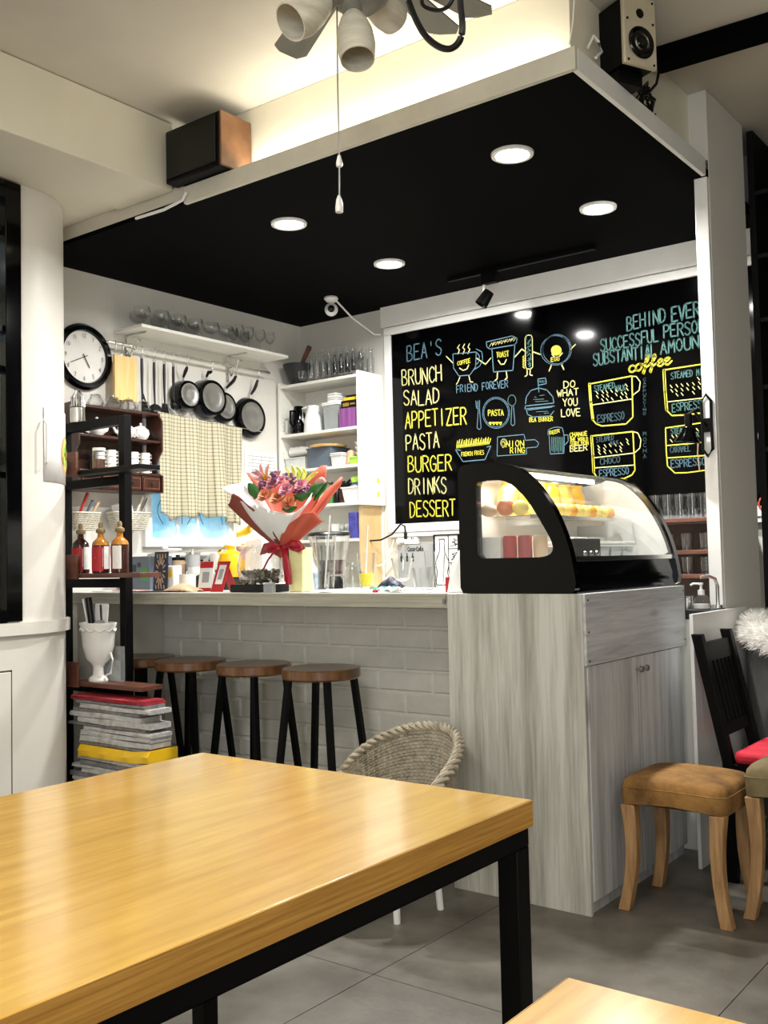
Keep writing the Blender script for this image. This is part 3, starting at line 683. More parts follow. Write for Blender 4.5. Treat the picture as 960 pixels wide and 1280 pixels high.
def ell(cx, cy, rx, ry, n=22, a0=0, a1=360): return [(cx+rx*math.cos(math.radians(a0+(a1-a0)*k/n)), cy-ry*math.sin(math.radians(a0+(a1-a0)*k/n))) for k in range(n+1)]
# coffee mug, toast, egg, long bread
D_([c8((345, 330), (348, 400), (375, 440), (430, 435), (458, 395), (462, 320), (345, 330)), c8((462, 305), (490, 320), (494, 355), (480, 390), (452, 408)), c8((462, 320), (478, 340), (474, 370), (458, 385))], 'chalk_blue')
D_([c8((370, 330), (378, 310), (368, 300), (378, 285)), c8((395, 330), (405, 308), (394, 298), (404, 280)), c8((420, 328), (430, 306), (420, 296), (428, 278)), c8((378, 400), (395, 412), (415, 405), (424, 385)),
    c8((345, 375), (312, 342)), c8((462, 350), (508, 382), (535, 350)), c8((380, 445), (370, 470), (362, 482)), c8((425, 440), (432, 470), (445, 470))], 'chalk_pale', .008)
D_([c8((540, 300), (548, 420), (645, 412), (655, 280)), c8((515, 295), (512, 270), (640, 240), (665, 250), (664, 272), (650, 285), (530, 305), (515, 295))], 'chalk_blue', .008)
hat = []
for k in range(26):
    x = 528+k*5; hat.append(c8((x, 292-.23*(x-528)-(k % 3)*6), (x+6, 284-.23*(x-528)-(k % 2)*8)))
D_(hat, 'chalk_pale', .006)
D_([c8((572, 362), (585, 382), (602, 380), (612, 358)), c8((655, 345), (690, 305), (702, 315)), c8((568, 422), (566, 455), (556, 462)), c8((612, 418), (616, 450), (605, 458))], 'chalk_pale', .009)
D_([c8((706, 250), (708, 395), (716, 405), (735, 405), (744, 395), (742, 248), (735, 236), (716, 236), (706, 250))], 'chalk_pale', .007)
jj = random.Random(2)
D_([c8((jj.uniform(711, 738), y), (jj.uniform(711, 738), y+9)) for y in range(245, 395, 5)], 'chalk_teal', .005)
D_([c8((716, 408), (716, 436), (706, 442)), c8((732, 408), (730, 434), (742, 438)), c8((742, 318), (782, 332)), c8((935, 305), (958, 282)), c8((838, 385), (826, 415)), c8((888, 382), (900, 408)), c8((840, 330), (855, 348), (875, 345), (892, 325))], 'chalk_pale', .009)
D_([ [(480+x/4, 360+y/4) for x, y in ell(862, 308, 68, 72)], [(480+x/4, 360+y/4) for x, y in ell(860, 312, 76, 74, 20, 20, 300)], [(480+x/4, 360+y/4) for x, y in ell(866, 306, 72, 74, 20, -60, 200)]], 'chalk_blue', .005)
q = MB(); cc = [bt(*p)+Vector((0, -.0012, 0)) for p in ell(480+862/4, 360+312/4, 6.6, 6.4, 20)][:-1]; q.add(cc, [tuple(range(20))]); mk('drawing', q, 'chalk_yellow', mb_, 'W', smooth=False)
q = MB(); text3(q, 'BACON', bt(653.5, 459), bt(654.5, 459), .001, .001, BO)
D_([c8((700, 340+12*k), (695, 346+12*k), (702, 352+12*k)) for k in range(5)], 'chalk_yellow', .009)
# plate, fork, spoon
D_([[(480+x/4, 360+y/4) for x, y in ell(561, 624, 68, 78)], [(480+x/4, 360+y/4) for x, y in ell(561, 624, 62, 71)]], 'chalk_blue', .005)
D_([c8((x, 672), (x+8, 685), (x+14, 672), (x+2, 672)) for x in (525, 542, 558, 575)], 'chalk_yellow', .006)
D_([c8((460, 565), (463, 600), (478, 605), (478, 562)), c8((469, 565), (470, 600)), c8((472, 605), (466, 700), (478, 708), (486, 700), (478, 605)), c8((640, 590), (635, 680), (645, 690), (655, 680), (648, 590))], 'chalk_blue', .006)
D_([[(480+x/4, 360+y/4) for x, y in ell(640, 562, 20, 27)]], 'chalk_teal', .006)
# burger with flag
D_([c8((708, 580), (712, 545), (735, 512), (775, 500), (815, 510), (845, 545), (850, 575), (708, 590), (704, 605), (852, 590)), c8((712, 605), (718, 632), (745, 645), (830, 640), (850, 615)), c8((720, 610), (840, 595)),
    c8((775, 520), (770, 455), (808, 450), (812, 478), (774, 486))], 'chalk_blue', .007)
D_([c8((jj.uniform(730, 830), y), (jj.uniform(730, 830), y+3)) for y in (535, 545, 555, 565, 616, 624, 632)] + [c8((776+3*k, 462+(k % 2)*8), (779+3*k, 472)) for k in range(9)], 'chalk_teal', .0035)
# fries
D_([c8((358, 808), (395, 868), (505, 858), (535, 790)), c8((358, 808), (385, 812)), c8((515, 795), (535, 790))], 'chalk_blue', .008)
D_([c8((364+8*k, 800-k), (368+8*k+(k % 3)*3, 765-k*.6-(k % 2)*6)) for k in range(21)] + [c8((368, 790), (530, 770))], 'chalk_yellow', .008)
# onion ring board
D_([c8((568, 745), (700, 732), (708, 762), (755, 758), (775, 775), (765, 795), (712, 800), (714, 830), (566, 840), (568, 745))], 'chalk_blue', .006)
D_([[(480+x/4, 360+y/4) for x, y in ell(600, 775, 16, 20)], [(480+x/4, 360+y/4) for x, y in ell(600, 775, 10, 13)]], 'chalk_pale', .005)
# beer mug
D_([c8((826, 738), (832, 830), (900, 826), (902, 735)), c8((902, 735), (920, 735), (922, 765), (905, 785)), c8((820, 735), (822, 710), (845, 698), (870, 695), (892, 700), (898, 722), (900, 740))], 'chalk_blue', .006)
D_([c8((838+7*k, 745), (840+7*k, 815+(k % 3)*4)) for k in range(9)], 'chalk_teal', .004)
# wi-fi mark
D_([[(592+math.cos(math.radians(a))*r, 610-math.sin(math.radians(a))*r*1.05) for a in range(95, 185, 10)] for r in (5, 9.5, 14)], 'chalk_yellow', .014)
D_([[(663, 592), (688, 589), (689, 593)]], 'chalk_blue', .012)
# cups
D_([c9((228, 600), (235, 690), (245, 780), (262, 800), (290, 810), (410, 800), (445, 765), (440, 560), (228, 600))], 'chalk_yellow', .009)
D_([c9((228, 600), (234, 690), (245, 778))], 'chalk_yellow', .020); D_([c9((240, 705), (440, 675)), c9((440, 562), (462, 562), (482, 590), (476, 632), (445, 656))], 'chalk_pale', .007)
D_([c9((238, 860), (245, 960), (248, 1040), (262, 1062), (285, 1078), (400, 1073), (440, 1055), (455, 1030), (445, 838), (238, 860))], 'chalk_yellow', .009)
D_([c9((238, 862), (245, 960), (249, 1040))], 'chalk_yellow', .020); D_([c9((245, 970), (450, 945)), c9((248, 1020), (452, 1005)), c9((445, 838), (470, 845), (485, 880), (480, 920), (452, 945))], 'chalk_pale', .007)
D_([c9((600, 530), (606, 640), (612, 730), (640, 758), (700, 755), (815, 742)), c9((600, 530), (815, 497))], 'chalk_yellow', .009); D_([c9((600, 532), (606, 640), (614, 730))], 'chalk_yellow', .020); D_([c9((612, 690), (815, 668))], 'chalk_pale', .007)
D_([c9((608, 820), (612, 940), (618, 1010), (655, 1045), (720, 1043), (815, 1030)), c9((608, 820), (815, 790)), c9((615, 908), (815, 890)), c9((615, 970), (815, 957))], 'chalk_yellow', .008)
T_('STEAMED', (743, 489.5), (768.5, 485), 7, 'chalk_teal', .006); T_('MILK', (769.5, 489.5), (781.5, 487.5), 7, 'chalk_teal', .006); T_('ESPRESSO', (747, 529), (780.5, 524), 9.5, 'chalk_dim', .007)
T_('STEAMED', (745.5, 553), (767, 549.5), 6.5, 'chalk_dim', .005); T_('MILK', (763, 556.5), (773, 555), 5, 'chalk_dim', .004); T_('CHOCO', (750.5, 581), (775, 578), 8, 'chalk_dim', .007); T_('ESPRESSO', (749.5, 596.5), (786, 592.5), 9, 'chalk_blue', .007)
T_('STEAMED MILK', (839, 474), (886, 467), 8, 'chalk_teal', .006); T_('ESPRESSO', (840.5, 515), (882, 509), 10, 'chalk_teal', .007)
T_('STEAMED', (839, 543), (864, 539.5), 7, 'chalk_teal', .006); T_('MILK', (860, 548), (874, 546), 6, 'chalk_teal', .006); T_('CARAMEL', (838, 566), (863, 564), 7.5, 'chalk_dim', .006); T_('ESPRESSO', (839, 584.5), (882, 581), 9.5, 'chalk_blue', .007)
ds = []
for (a, b, c, d, nx, ny) in ((255, 610, 425, 690, 7, 4), (262, 885, 430, 950, 6, 4), (625, 575, 790, 665, 6, 4), (628, 830, 780, 890, 6, 3)):
    for i in range(nx):
        for j in range(ny):
            if jj.random() < .8 and (j > 0 or i > nx*.75):
                x = a+(c-a)*(i+.3+jj.uniform(-.15, .15))/nx; y = b+(d-b)*(j+.4)/ny - .12*(x-a); ds.append(c9((x, y), (x+10, y+13)))
D_(ds, 'chalk_pale', .006)
for k, ch in enumerate('CAPPUCCINO'): T_(ch, (804.2, 476.5+k*4.7), (807.5, 476+k*4.7), 3.6, 'chalk_dim', .003)
for k, ch in enumerate('MOCHA'): T_(ch, (804.2, 545+k*7), (808, 544.7+k*7), 5, 'chalk_dim', .003)
# ================================================================ CANOPY FITTINGS
for i, ((x, y), lab) in enumerate(zip(DOWN, ('front right', 'rear right', 'front left', 'rear left'))):
    t = thing('downlight', 'round glowing recessed downlight, %s one of four in the black canopy' % lab, 'ceiling light', (x, y, HC-.012), group='canopy downlights')
    mk('trim_ring', MB().lathe([(.072, 0), (.086, .002), (.088, .0115), (.066, .0115), (.068, .003), (.072, 0)], n=32), 'white_plastic', t)
    mk('diffuser', MB().lathe([(.001, .004), (.066, .004), (.066, .0115), (.001, .0115)], n=32), 'lamp_on', t)
p = at(612, 345, 'Z', HC-.04)
t = thing('track_light', 'small black spotlight on a track under the canopy', 'spotlight', (p.x, p.y, HC-.16))
a = at(552, 347, 'Z', HC-.01); b = at(735, 304, 'Z', HC-.01)
mk('track', MB().box(a.x, b.x, p.y-.012, p.y+.012, HC-.022, HC-.001), 'black_metal', t, 'W')
mk('adapter', MB().box(p.x-.05, p.x+.05, p.y-.02, p.y+.02, HC-.085, HC-.0225), 'black_metal', t, 'W', bev=.003)
mk('arm', MB().box(p.x-.045, p.x-.03, p.y-.008, p.y+.008, HC-.145, HC-.086), 'white_plastic', t, 'W')
mk('spot_head', MB().lathe([(.001, 0), (.03, 0), (.038, .09), (.036, .09), (.027, .02), (.001, .02)], (p.x-.005, p.y, HC-.13), 20, (-.45, -.3, -.8)), 'black_metal', t, 'W')
p = at(414, 381, 'Z', HC-.05)
t = thing('security_camera', 'white dome security camera hanging under the canopy', 'camera', (p.x, p.y, HC-.12))
mk('base', MB().lathe([(.04, 0), (.045, -.012), (.03, -.03), (.012, -.04), (.012, -.05)], (p.x, p.y, HC-.001), 20), 'white_plastic', t, 'W')
mk('head', MB().ball((p.x, p.y, HC-.08), .042, 18), 'white_plastic', t, 'W')
mk('lens', MB().lathe([(.022, 0), (.022, .006), (.001, .009)], (p.x+.025, p.y-.03, HC-.085), 16, (.6, -.75, -.15)), 'black_gloss', t, 'W')
pts = [Vector((p.x+.03, p.y, HC-.02)), at(440, 397, 'Y', 5.0), at(468, 418, 'Y', 5.15), Vector((X0-.09, BY-.03, Z1+.02))]
solo('camera_cable', MB().tube(pts, .006, 6), 'white_plastic', 'white cable running from the security camera to the board corner', 'cable')
# ================================================================ SPEAKERS
t = thing('bookshelf_speaker', 'black speaker with a wood side lying on the canopy ledge at left', 'speaker', (-3.30, 3.05, 2.953))
mk('cabinet', MB().box(-3.495, -3.143, 2.985, 3.172, 2.956, 3.20), 'black_metal', t, 'W', bev=.008)
mk('wood_side', MB().box(-3.142, -3.130, 2.985, 3.172, 2.956, 3.20), 'stool_wood', t, 'W', bev=.004)
mk('grille', MB().box(-3.48, -3.16, 2.976, 2.984, 2.975, 3.185), 'black_plastic', t, 'W', bev=.004)
t = thing('studio_speaker', 'champagne fronted speaker standing on the canopy corner at right', 'speaker', (-1.414, 3.437, 2.952), rz=-.44)
mk('cabinet', MB().box(-.135, -.001, -.072, .072, .052, .30), 'black_metal', t, bev=.004)
mk('front_baffle', MB().box(-.0005, .018, -.077, .077, .048, .31), 'tan', t, bev=.005)
mk('woofer', MB().lathe([(.052, 0), (.060, .004), (.056, .008), (.044, .003), (.036, .006), (.02, .003), (.015, .008), (.001, .009)], (.0185, 0, .135), 32, (1, 0, 0)), 'black_gloss', t)
mk('woofer_ring', MB().lathe([(.034, 0), (.030, .010), (.026, 0)], (.0185, 0, .135), 32, (1, 0, 0)), 'steel', t)
mk('tweeter', MB().lathe([(.018, 0), (.016, .003), (.001, .007)], (.0185, 0, .245), 20, (1, 0, 0)), 'black_gloss', t)
mk('foot_block', MB().box(-.115, -.035, -.06, .05, .0, .051), 'black_metal', t)
sc_ = MB()
for yy in (-.06, .06):
    for zz in (.062, .215, .295): sc_.lathe([(.005, 0), (.004, .003)], (.0185, yy, zz), 8, (1, 0, 0))
mk('screw', sc_, 'black_metal', t)
t_m = None
M['champagne'] = mat('champagne', (.62, .56, .42), .35, .25, var=.05)
for o in t.children:
    if o.name.startswith('front_baffle'): o.data.materials[0] = M['champagne']
cab = MB(); cr = random.Random(8)
for k in range(7):
    c = at(808, 118, 'X', -1.50); r = .035+.006*k; cab.tube([(c.x+.02*cr.uniform(-1, 1), c.y+r*math.cos(a_*.6), c.z-.05+r*1.3*math.sin(a_*.6)) for a_ in range(11)], .0045, 5)
cab.tube([(-1.50, 3.72, 3.03), (-1.49, 3.80, 3.10), (-1.50, 3.86, 3.18)], .006, 6)
solo('speaker_cable_bundle', cab, 'black_plastic', 'looped black cables bundled behind the champagne speaker', 'cable')
lc = MB(); tu = [at(735, 60, 'X', -1.54)+Vector((0.0, .0, 0)), at(742, 45, 'X', -1.53), at(748, 52, 'X', -1.52), at(752, 65, 'X', -1.53), at(745, 72, 'X', -1.52)]
lc.tube(tu, .006, 6).tube([at(712, 55, 'X', -1.5)+Vector((0, 0, .0)), at(716, 30, 'X', -1.53), at(718, 0, 'X', -1.54)], .003, 5)
solo('thin_cable', lc, 'white_plastic', 'thin pale cable climbing beside the black side of the right speaker', 'cable')
a = at(820, 84, 'Z', ZC-.06); b = at(960, 42, 'Z', ZC-.06)
dv = (b-a); b2 = b+dv*1.5
mbb = MB().prism([(a.x-.0, a.y-.05, ZC-.07), (a.x, a.y+.05, ZC-.07), (a.x, a.y+.05, ZC-.002), (a.x, a.y-.05, ZC-.002)], (b2.x-a.x, b2.y-a.y, 0))
struct('trim_4', mbb, 'canopy_black')
# ledge conduit at the beam end
a = [at(233, 240, 'Y', 3.035), at(228, 250, 'Y', 3.035), at(205, 262, 'Y', 3.035), at(170, 273, 'Y', 3.035)]
solo('wall_conduit', MB().tube(a, .007, 6), 'white_plastic', 'thin white cable conduit along the beam end below the left speaker', 'cable')
# ================================================================ CEILING FAN
fc = at(447, -30, 'Y', 2.12); FX, FYy = fc.x, 2.12; FZ = 2.84
t = thing('ceiling_fan', 'grey ceiling fan with frosted glass lamp shades and pull chain', 'ceiling fan', (FX, FYy, ZC-.62))
mk('motor', MB().lathe([(.001, FZ-.02), (.06, FZ-.02), (.12, FZ+.02), (.125, FZ+.09), (.08, FZ+.13), (.03, FZ+.16), (.016, FZ+.18), (.016, ZC-.05), (.06, ZC-.03), (.065, ZC-.002)], (FX, FYy, 0), 32), 'fan_grey', t, 'W')
mk('lamp_holder', MB().lathe([(.001, FZ-.10), (.05, FZ-.095), (.085, FZ-.065), (.09, FZ-.04), (.05, FZ-.0205)], (FX, FYy, 0), 28), 'fan_grey', t, 'W')
for tip in (at(360, 72, 'Z', FZ+.06), at(560, 46, 'Z', FZ+.06)):
    d = Vector((tip.x-FX, tip.y-FYy, 0)); L = d.length; d.normalize(); s_ = Vector((-d.y, d.x, 0)); z = Vector((0, 0, FZ+.06)); c = Vector((FX, FYy, 0))
    P = [c+d*.13-s_*.04+z, c+d*(L-.03)-s_*.055+z, c+d*L-s_*.03+z, c+d*L+s_*.03+z+Vector((0, 0, .015)), c+d*(L-.03)+s_*.055+z+Vector((0, 0, .015)), c+d*.13+s_*.04+z+Vector((0, 0, .015))]
    mk('blade', MB().prism(P, (0, 0, .007)), 'fan_grey', t, 'W', smooth=False)
angs = [math.atan2(at(360, 72, 'Z', FZ+.06).y-FYy, at(360, 72, 'Z', FZ+.06).x-FX)]
for k in (2, 3, 4):
    an = angs[0]+math.pi*2/5*k; d = Vector((math.cos(an), math.sin(an), 0)); L = .52; s_ = Vector((-d.y, d.x, 0)); z = Vector((0, 0, FZ+.06)); c = Vector((FX, FYy, 0))
    P = [c+d*.13-s_*.04+z, c+d*(L-.03)-s_*.055+z, c+d*L-s_*.03+z, c+d*L+s_*.03+z+Vector((0, 0, .015)), c+d*(L-.03)+s_*.055+z+Vector((0, 0, .015)), c+d*.13+s_*.04+z+Vector((0, 0, .015))]
    mk('blade', MB().prism(P, (0, 0, .007)), 'fan_grey', t, 'W', smooth=False)
def shade(base, axis, L, ro=.052):
    base = Vector(base); axis = Vector(axis).normalized()
    s_ = mk('lamp_shade', MB().lathe([(.022, 0), (.036, L*.15), (.048, L*.4), (ro, L*.7), (ro-.006, L), (ro-.009, L), (ro-.003, L*.7), (.044, L*.4), (.030, L*.15), (.001, .012)], base, 28, axis), 'shade_glass', t, 'W')
    mk('socket', MB().lathe([(.014, -.035), (.026, -.03), (.028, .004), (.001, .006)], base, 20, axis), 'fan_grey', t, 'W')
    mk('bulb', MB().ball(base+axis*.045, .024, 14, 1.2), 'white_plastic', t, 'W')
b0 = at(441, 18, 'Y', 2.06); e0 = at(447, 74, 'Y', 2.03); shade(b0, e0-b0, (e0-b0).length)
b0 = at(408, 0, 'Y', 1.98); e0 = at(366, 26, 'Y', 1.88); shade(b0, e0-b0, (e0-b0).length+.01, .055)
b0 = at(462, -8, 'Y', 2.2); e0 = at(490, 22, 'Y', 2.32); shade(b0, e0-b0, (e0-b0).length+.01)
ca, cb2, cc_ = at(421, -4, 'Y', 2.03), at(424, 200, 'Y', 2.03), at(424, 258, 'Y', 2.03)
mk('pull_chain', MB().tube([ca, at(422, 100, 'Y', 2.03), cb2, cc_], .0022, 5), 'pewter', t, 'W')
mk('chain_bell', MB().lathe([(.004, .012), (.009, -.008), (.008, -.018), (.003, -.02)], cb2, 12), 'porcelain', t, 'W')
mk('chain_pull', MB().lathe([(.003, .03), (.008, .018), (.011, -.004), (.010, -.016), (.001, -.018)], cc_, 12), 'porcelain', t, 'W')
pts = [at(x, y, 'Y', 1.95) for x, y in ((511, 2), (520, 25), (532, 45), (548, 58), (563, 61), (574, 52), (578, 35), (576, 10), (571, -25), (540, -50), (505, -45))]
solo('black_hose', MB().tube(sm3(pts), .008, 8), 'black_plastic', 'black hose loop hanging beside the ceiling fan', 'cable', center=True)
pts = [at(x, y, 'Y', 1.97) for x, y in ((530, -20), (528, 5), (545, 13), (560, 8), (570, -10))]
solo('thin_black_cable', MB().tube(sm3(pts), .005, 6), 'black_plastic', 'short thin black cable sagging inside the hose loop', 'cable')
# ================================================================ LEFT KITCHEN WALL
t = thing('wall_clock', 'round black-rimmed wall clock half hidden by the curved divider', 'clock', (LW+.002, 3.385, 2.39))
R = .178; cx = (LW+.002, 3.385, 2.39); X_ = (1, 0, 0)
mk('rim', MB().lathe([(R, 0), (R+.008, .018), (R-.006, .038), (R-.030, .034), (R-.034, .016), (R-.034, 0)], cx, 48, X_), 'black_gloss', t, 'W')
mk('face', MB().lathe([(.001, .015), (R-.034, .015)], cx, 48, X_), 'clock_face', t, 'W')
nm = MB(); hd = MB()
def cp(a, r, x=.017): a = math.radians(a); return Vector((cx[0]+x, cx[1]-0 + math.sin(a)*r*1, cx[2]+math.cos(a)*r))
DG = {'1': L_('2,0 2,6'), '2': L_('.3,5 1.5,6 3.2,5.6 3.6,4 0,0 4,0'), '3': L_('.2,5.4 2,6 3.6,4.8 2,3.2 3.8,2 2.4,0 .2,.6'), '4': L_('3,0 3,6 0,2 4,2'), '5': L_('3.6,6 .4,6 .3,3.4 2.6,3.8 3.8,2 2.4,0 .2,.6'),
      '6': L_('3.4,5.6 1.6,5 .3,2.4 1,.3 3,.3 3.6,1.8 2.4,3.2 .5,2.4'), '7': L_('0,6 4,6 1.5,0'), '8': L_('2,3.2 .4,4.6 2,6 3.6,4.6 2,3.2 .2,1.6 2,0 3.8,1.6 2,3.2'), '9': L_('3.4,3.6 1.6,2.8 .4,4.4 1.6,6 3.4,5.4 3.2,2.4 1.4,0'), '0': L_('2,6 .4,4.6 .2,1.6 2,0 3.8,1.6 3.6,4.6 2,6')}
for h in range(1, 13):
    c = cp(h*30, R-.058); s_ = str(h); w_ = .011
    for i, ch in enumerate(s_):
        for st in DG[ch]: ribbon(nm, [c+Vector((0, (x/4-.5)*w_+(i-(len(s_)-1)/2)*.013, (y/6-.5)*.022)) for x, y in st], .0022, (.001, 0, 0))
for k in range(60): ribbon(nm, [cp(k*6, R-.036), cp(k*6, R-.040)], .001, (.001, 0, 0))
ribbon(hd, [cp(245, .10, .022), cp(65, .02, .022)], .004, (.001, 0, 0)); ribbon(hd, [cp(150, .065, .02), cp(330, .015, .02)], .006, (.001, 0, 0))
mk('numeral', nm, 'black_metal', t, 'W', smooth=False); mk('hand', hd, 'black_metal', t, 'W', smooth=False)
# glass shelf high on the left wall, with rail
sy0, sy1 = at(160, 405, 'X', LW+.02).y, 4.78
t = thing('wall_shelf', 'long cream wall shelf holding stemmed glasses above the pans', 'shelf', (LW+.12, 4.1, 2.46))
SZ = 2.56
mk('shelf_board', MB().box(LW+.002, LW+.25, 3.60, 4.80, SZ, SZ+.018), 'shelf_white', t, 'W', bev=.002)
for yy in (3.68, 4.48):
    q = MB().tube([(LW+.012, yy, SZ-.17), (LW+.012, yy, SZ-.004)], .007, 6).tube([(LW+.012, yy, SZ-.006), (LW+.19, yy, SZ-.006)], .006, 6)
    q.tube([(LW+.012+.13*(k/16), yy, SZ-.13+.10*(k/16)**1.4+.018*math.sin(k*1.1)) for k in range(17)], .006, 6)
    mk('bracket', q, 'steel', t, 'W')
t = thing('utensil_rail', 'steel rail below the wall shelf with hooks for pans', 'rail', (LW+.06, 4.1, 2.47))
RX, RZ = LW+.075, 2.485
mk('rod', MB().cyl((RX, 3.50, RZ), (RX, 4.80, RZ), .009, n=12), 'steel', t, 'W')
for yy in (3.66, 4.50): mk('wall_mount', MB().cyl((LW+.001, yy, RZ), (RX, yy, RZ), .006).ball((RX, yy, RZ), .016), 'steel', t, 'W')
HK = [3.55, 3.60, 3.74, 3.83, 3.90, 3.97, 4.085, 4.285, 4.495, 4.69]
for yy in HK:
    h = [(RX+.012*math.cos(a), yy, RZ+.012*math.sin(a)) for a in [math.pi*(k/6) for k in range(7)]][::-1]
    h += [(RX+.012, yy, RZ-.03), (RX+.012, yy, RZ-.045), (RX, yy, RZ-.055), (RX-.010, yy, RZ-.045)]
    mk('hook', MB().tube(h, .0022, 5), 'steel', t, 'W')
# bamboo board
p0 = at(141, 443, 'X', RX); p1 = at(170, 503, 'X', RX)
t = thing('cutting_board', 'pale bamboo cutting board hanging beside the clock', 'cutting board', (RX, (p0.y+p1.y)/2, p1.z))
yy0, yy1 = p0.y+.005, p1.y
for k in range(5):
    a = yy0+(yy1-yy0)*k/5; b = yy0+(yy1-yy0)*(k+1)/5; mk('bamboo_strip', MB().box(RX-.008, RX+.010, a+.0003, b-.0003, p1.z, p0.z), 'pine', t, 'W')
mk('hanging_loop', MB().tube([(RX, 3.60, p0.z-.005), (RX, 3.60, RZ-.052)], .002, 5), 'steel', t, 'W')
# utensils
def utensil(name, yy, zt, zb, kind, label):
    t = thing(name, label, 'utensil', (RX, yy, zb))
    mk('handle', MB().tube([(RX, yy, zt), (RX, yy, zt-.06), (RX, yy, (zt+zb)/2), (RX+.004, yy, zb+.06)], .007, 8, rr=[.008, .009, .007, .005]), 'black_plastic', t, 'W')
    mk('handle_tip', MB().ring([(RX-.004, yy+.009*math.cos(a), zt+.008+.014*math.sin(a)) for a in [k*math.pi/6 for k in range(12)]], [(RX-.004, yy+.004*math.cos(a), zt+.008+.008*math.sin(a)) for a in [k*math.pi/6 for k in range(12)]], (.008, 0, 0)), 'steel', t, 'W')
    if kind == 'spoon': q = MB().lathe([(.001, -.006), (.02, -.004), (.032, .006), (.034, .014), (.030, .008), (.001, -.002)], (RX-.004, yy, zb+.035), 20, (1, 0, 0), sx=1.35)
    elif kind == 'turner': q = MB().prism([(RX, yy-.016, zb+.085), (RX, yy+.016, zb+.085), (RX, yy+.040, zb), (RX, yy-.036, zb+.008)], (.004, 0, 0))
    elif kind == 'spatula': q = MB().prism([(RX, yy-.006, zb+.12), (RX, yy+.008, zb+.12), (RX, yy+.055, zb+.01), (RX, yy+.03, zb), (RX, yy-.006, zb+.02)], (.004, 0, 0))
    else: q = MB().lathe([(.001, -.012), (.022, -.010), (.036, .004), (.039, .022), (.036, .022), (.030, .004), (.001, -.006)], (RX+.006, yy, zb+.03), 20, (.8, 0, .5))
    mk('head', q, 'black_plastic', t, 'W')
utensil('spatula', 3.740, 2.425, 2.10, 'spatula', 'black spatula hanging just right of the bamboo board')
utensil('serving_spoon', 3.830, 2.415, 2.10, 'spoon', 'black oval serving spoon hanging on the rail')
utensil('turner', 3.905, 2.415, 2.095, 'turner', 'black slanted kitchen turner hanging on the rail')
utensil('ladle', 3.975, 2.41, 2.14, 'ladle', 'black ladle hanging left of the smallest saucepan')
def pan(name, px, py, rpx, deep, label, hook):
    c = at(px, py, 'X', LW+.09); c2 = at(px+rpx, py, 'X', LW+.09); r = abs(c2.y-c.y)
    t = thing(name, label, 'pan', (c.x, c.y, c.z-r))
    x0 = LW+.012; ax = Vector((1, 0, .05)); cc = Vector((x0, c.y, c.z))
    mk('body', MB().lathe([(r*1.08, 0), (r*1.1, .004), (r*1.02, deep*.8), (r*.98, deep), (r*.84, deep+.002), (r*.80, deep), (.001, deep)], cc, 36, ax), 'black_gloss', t, 'W')
    mk('base_plate', MB().lathe([(r*.80, deep+.0005), (r*.80, deep+.003), (r*.55, deep+.0035), (r*.54, deep+.003), (r*.30, deep+.0035), (.001, deep+.0035)], cc, 36, ax), 'pan_bottom', t, 'W')
    dy = hook-c.y; top = RZ-.055; z0 = c.z+r*1.05
    mk('handle_bracket', MB().tube([(x0+.012, c.y+dy*.15, z0-.01), (x0+.02, c.y+dy*.3, z0+.03)], .0055, 8), 'steel', t, 'W')
    mk('handle', MB().tube([(x0+.02, c.y+dy*.3, z0+.025), (x0+.04, c.y+dy*.6, z0+.055), (x0+.05, c.y+dy*.85, (z0+top)/2+.02), (RX, hook, top-.005)], .009, 8, rr=[.007, .011, .0115, .008]), 'black_plastic', t, 'W')
    return t
pan('small_saucepan', 238, 494, 13.5, .075, 'smallest black saucepan hanging upside out on the rail', 4.085)
pan('saucepan', 266, 498, 16.5, .085, 'larger black saucepan second from the left among the hanging pans', 4.285)
pan('small_frying_pan', 288, 508, 13.5, .040, 'small black frying pan between the saucepan and the big pan', 4.495)
pan('frying_pan', 321, 521, 16.5, .040, 'largest black frying pan hanging at the right end of the rail', 4.69)
# curtain
cy0, cy1 = 3.838, 4.53
def cur(u, v):
    y = cy0+(cy1-cy0)*u*(1-.06*(1-v)*0) ; z = 2.125-.10*u*.35 - (.60+.02*math.sin(u*9))*v
    fold = .024*math.sin(u*19+v)+(.045*math.exp(-((u-.68)/.06)**2))+.008*math.sin(u*60+v*2)
    return (LW+.085+fold*(.4+.6*v), y-.04*v*(u > .85)*(u-.85)/.15, z + (.012*math.sin(u*30) if v > .98 else 0))
t = thing('window_curtain', 'cream and olive plaid curtain over the small kitchen window', 'curtain', (LW+.085, 4.2, 1.48))
mk('cloth', MB().grid(cur, 70, 24), 'plaid', t, 'W', solid=.002)
mk('curtain_wire', MB().tube([(LW+.08, 3.845, 2.125), (LW+.075, 4.72, 2.085)], .003, 5), 'steel', t, 'W')
# printed sheets & hanging wire basket right of the curtain
q = at(300, 572, 'X', LW+.01)
t = thing('printed_sheet', 'lined white sheet pinned to the wall right of the curtain', 'paper', (LW+.006, 4.80, 1.55))
mk('paper', MB().box(LW+.003, LW+.006, 4.63, 4.93, 1.45, 1.96), 'paper_white', t, 'W')
ln = MB()
for k in range(20): ribbon(ln, [(LW+.0062, 4.65, 1.93-.023*k), (LW+.0062, 4.91, 1.93-.023*k)], .0025, (.0008, 0, 0))
for yy in (4.70, 4.78, 4.86): ribbon(ln, [(LW+.0062, yy, 1.95), (LW+.0062, yy, 1.47)], .0025, (.0008, 0, 0))
mk('ruled_line', ln, 'slate_blue', t, 'W', smooth=False)
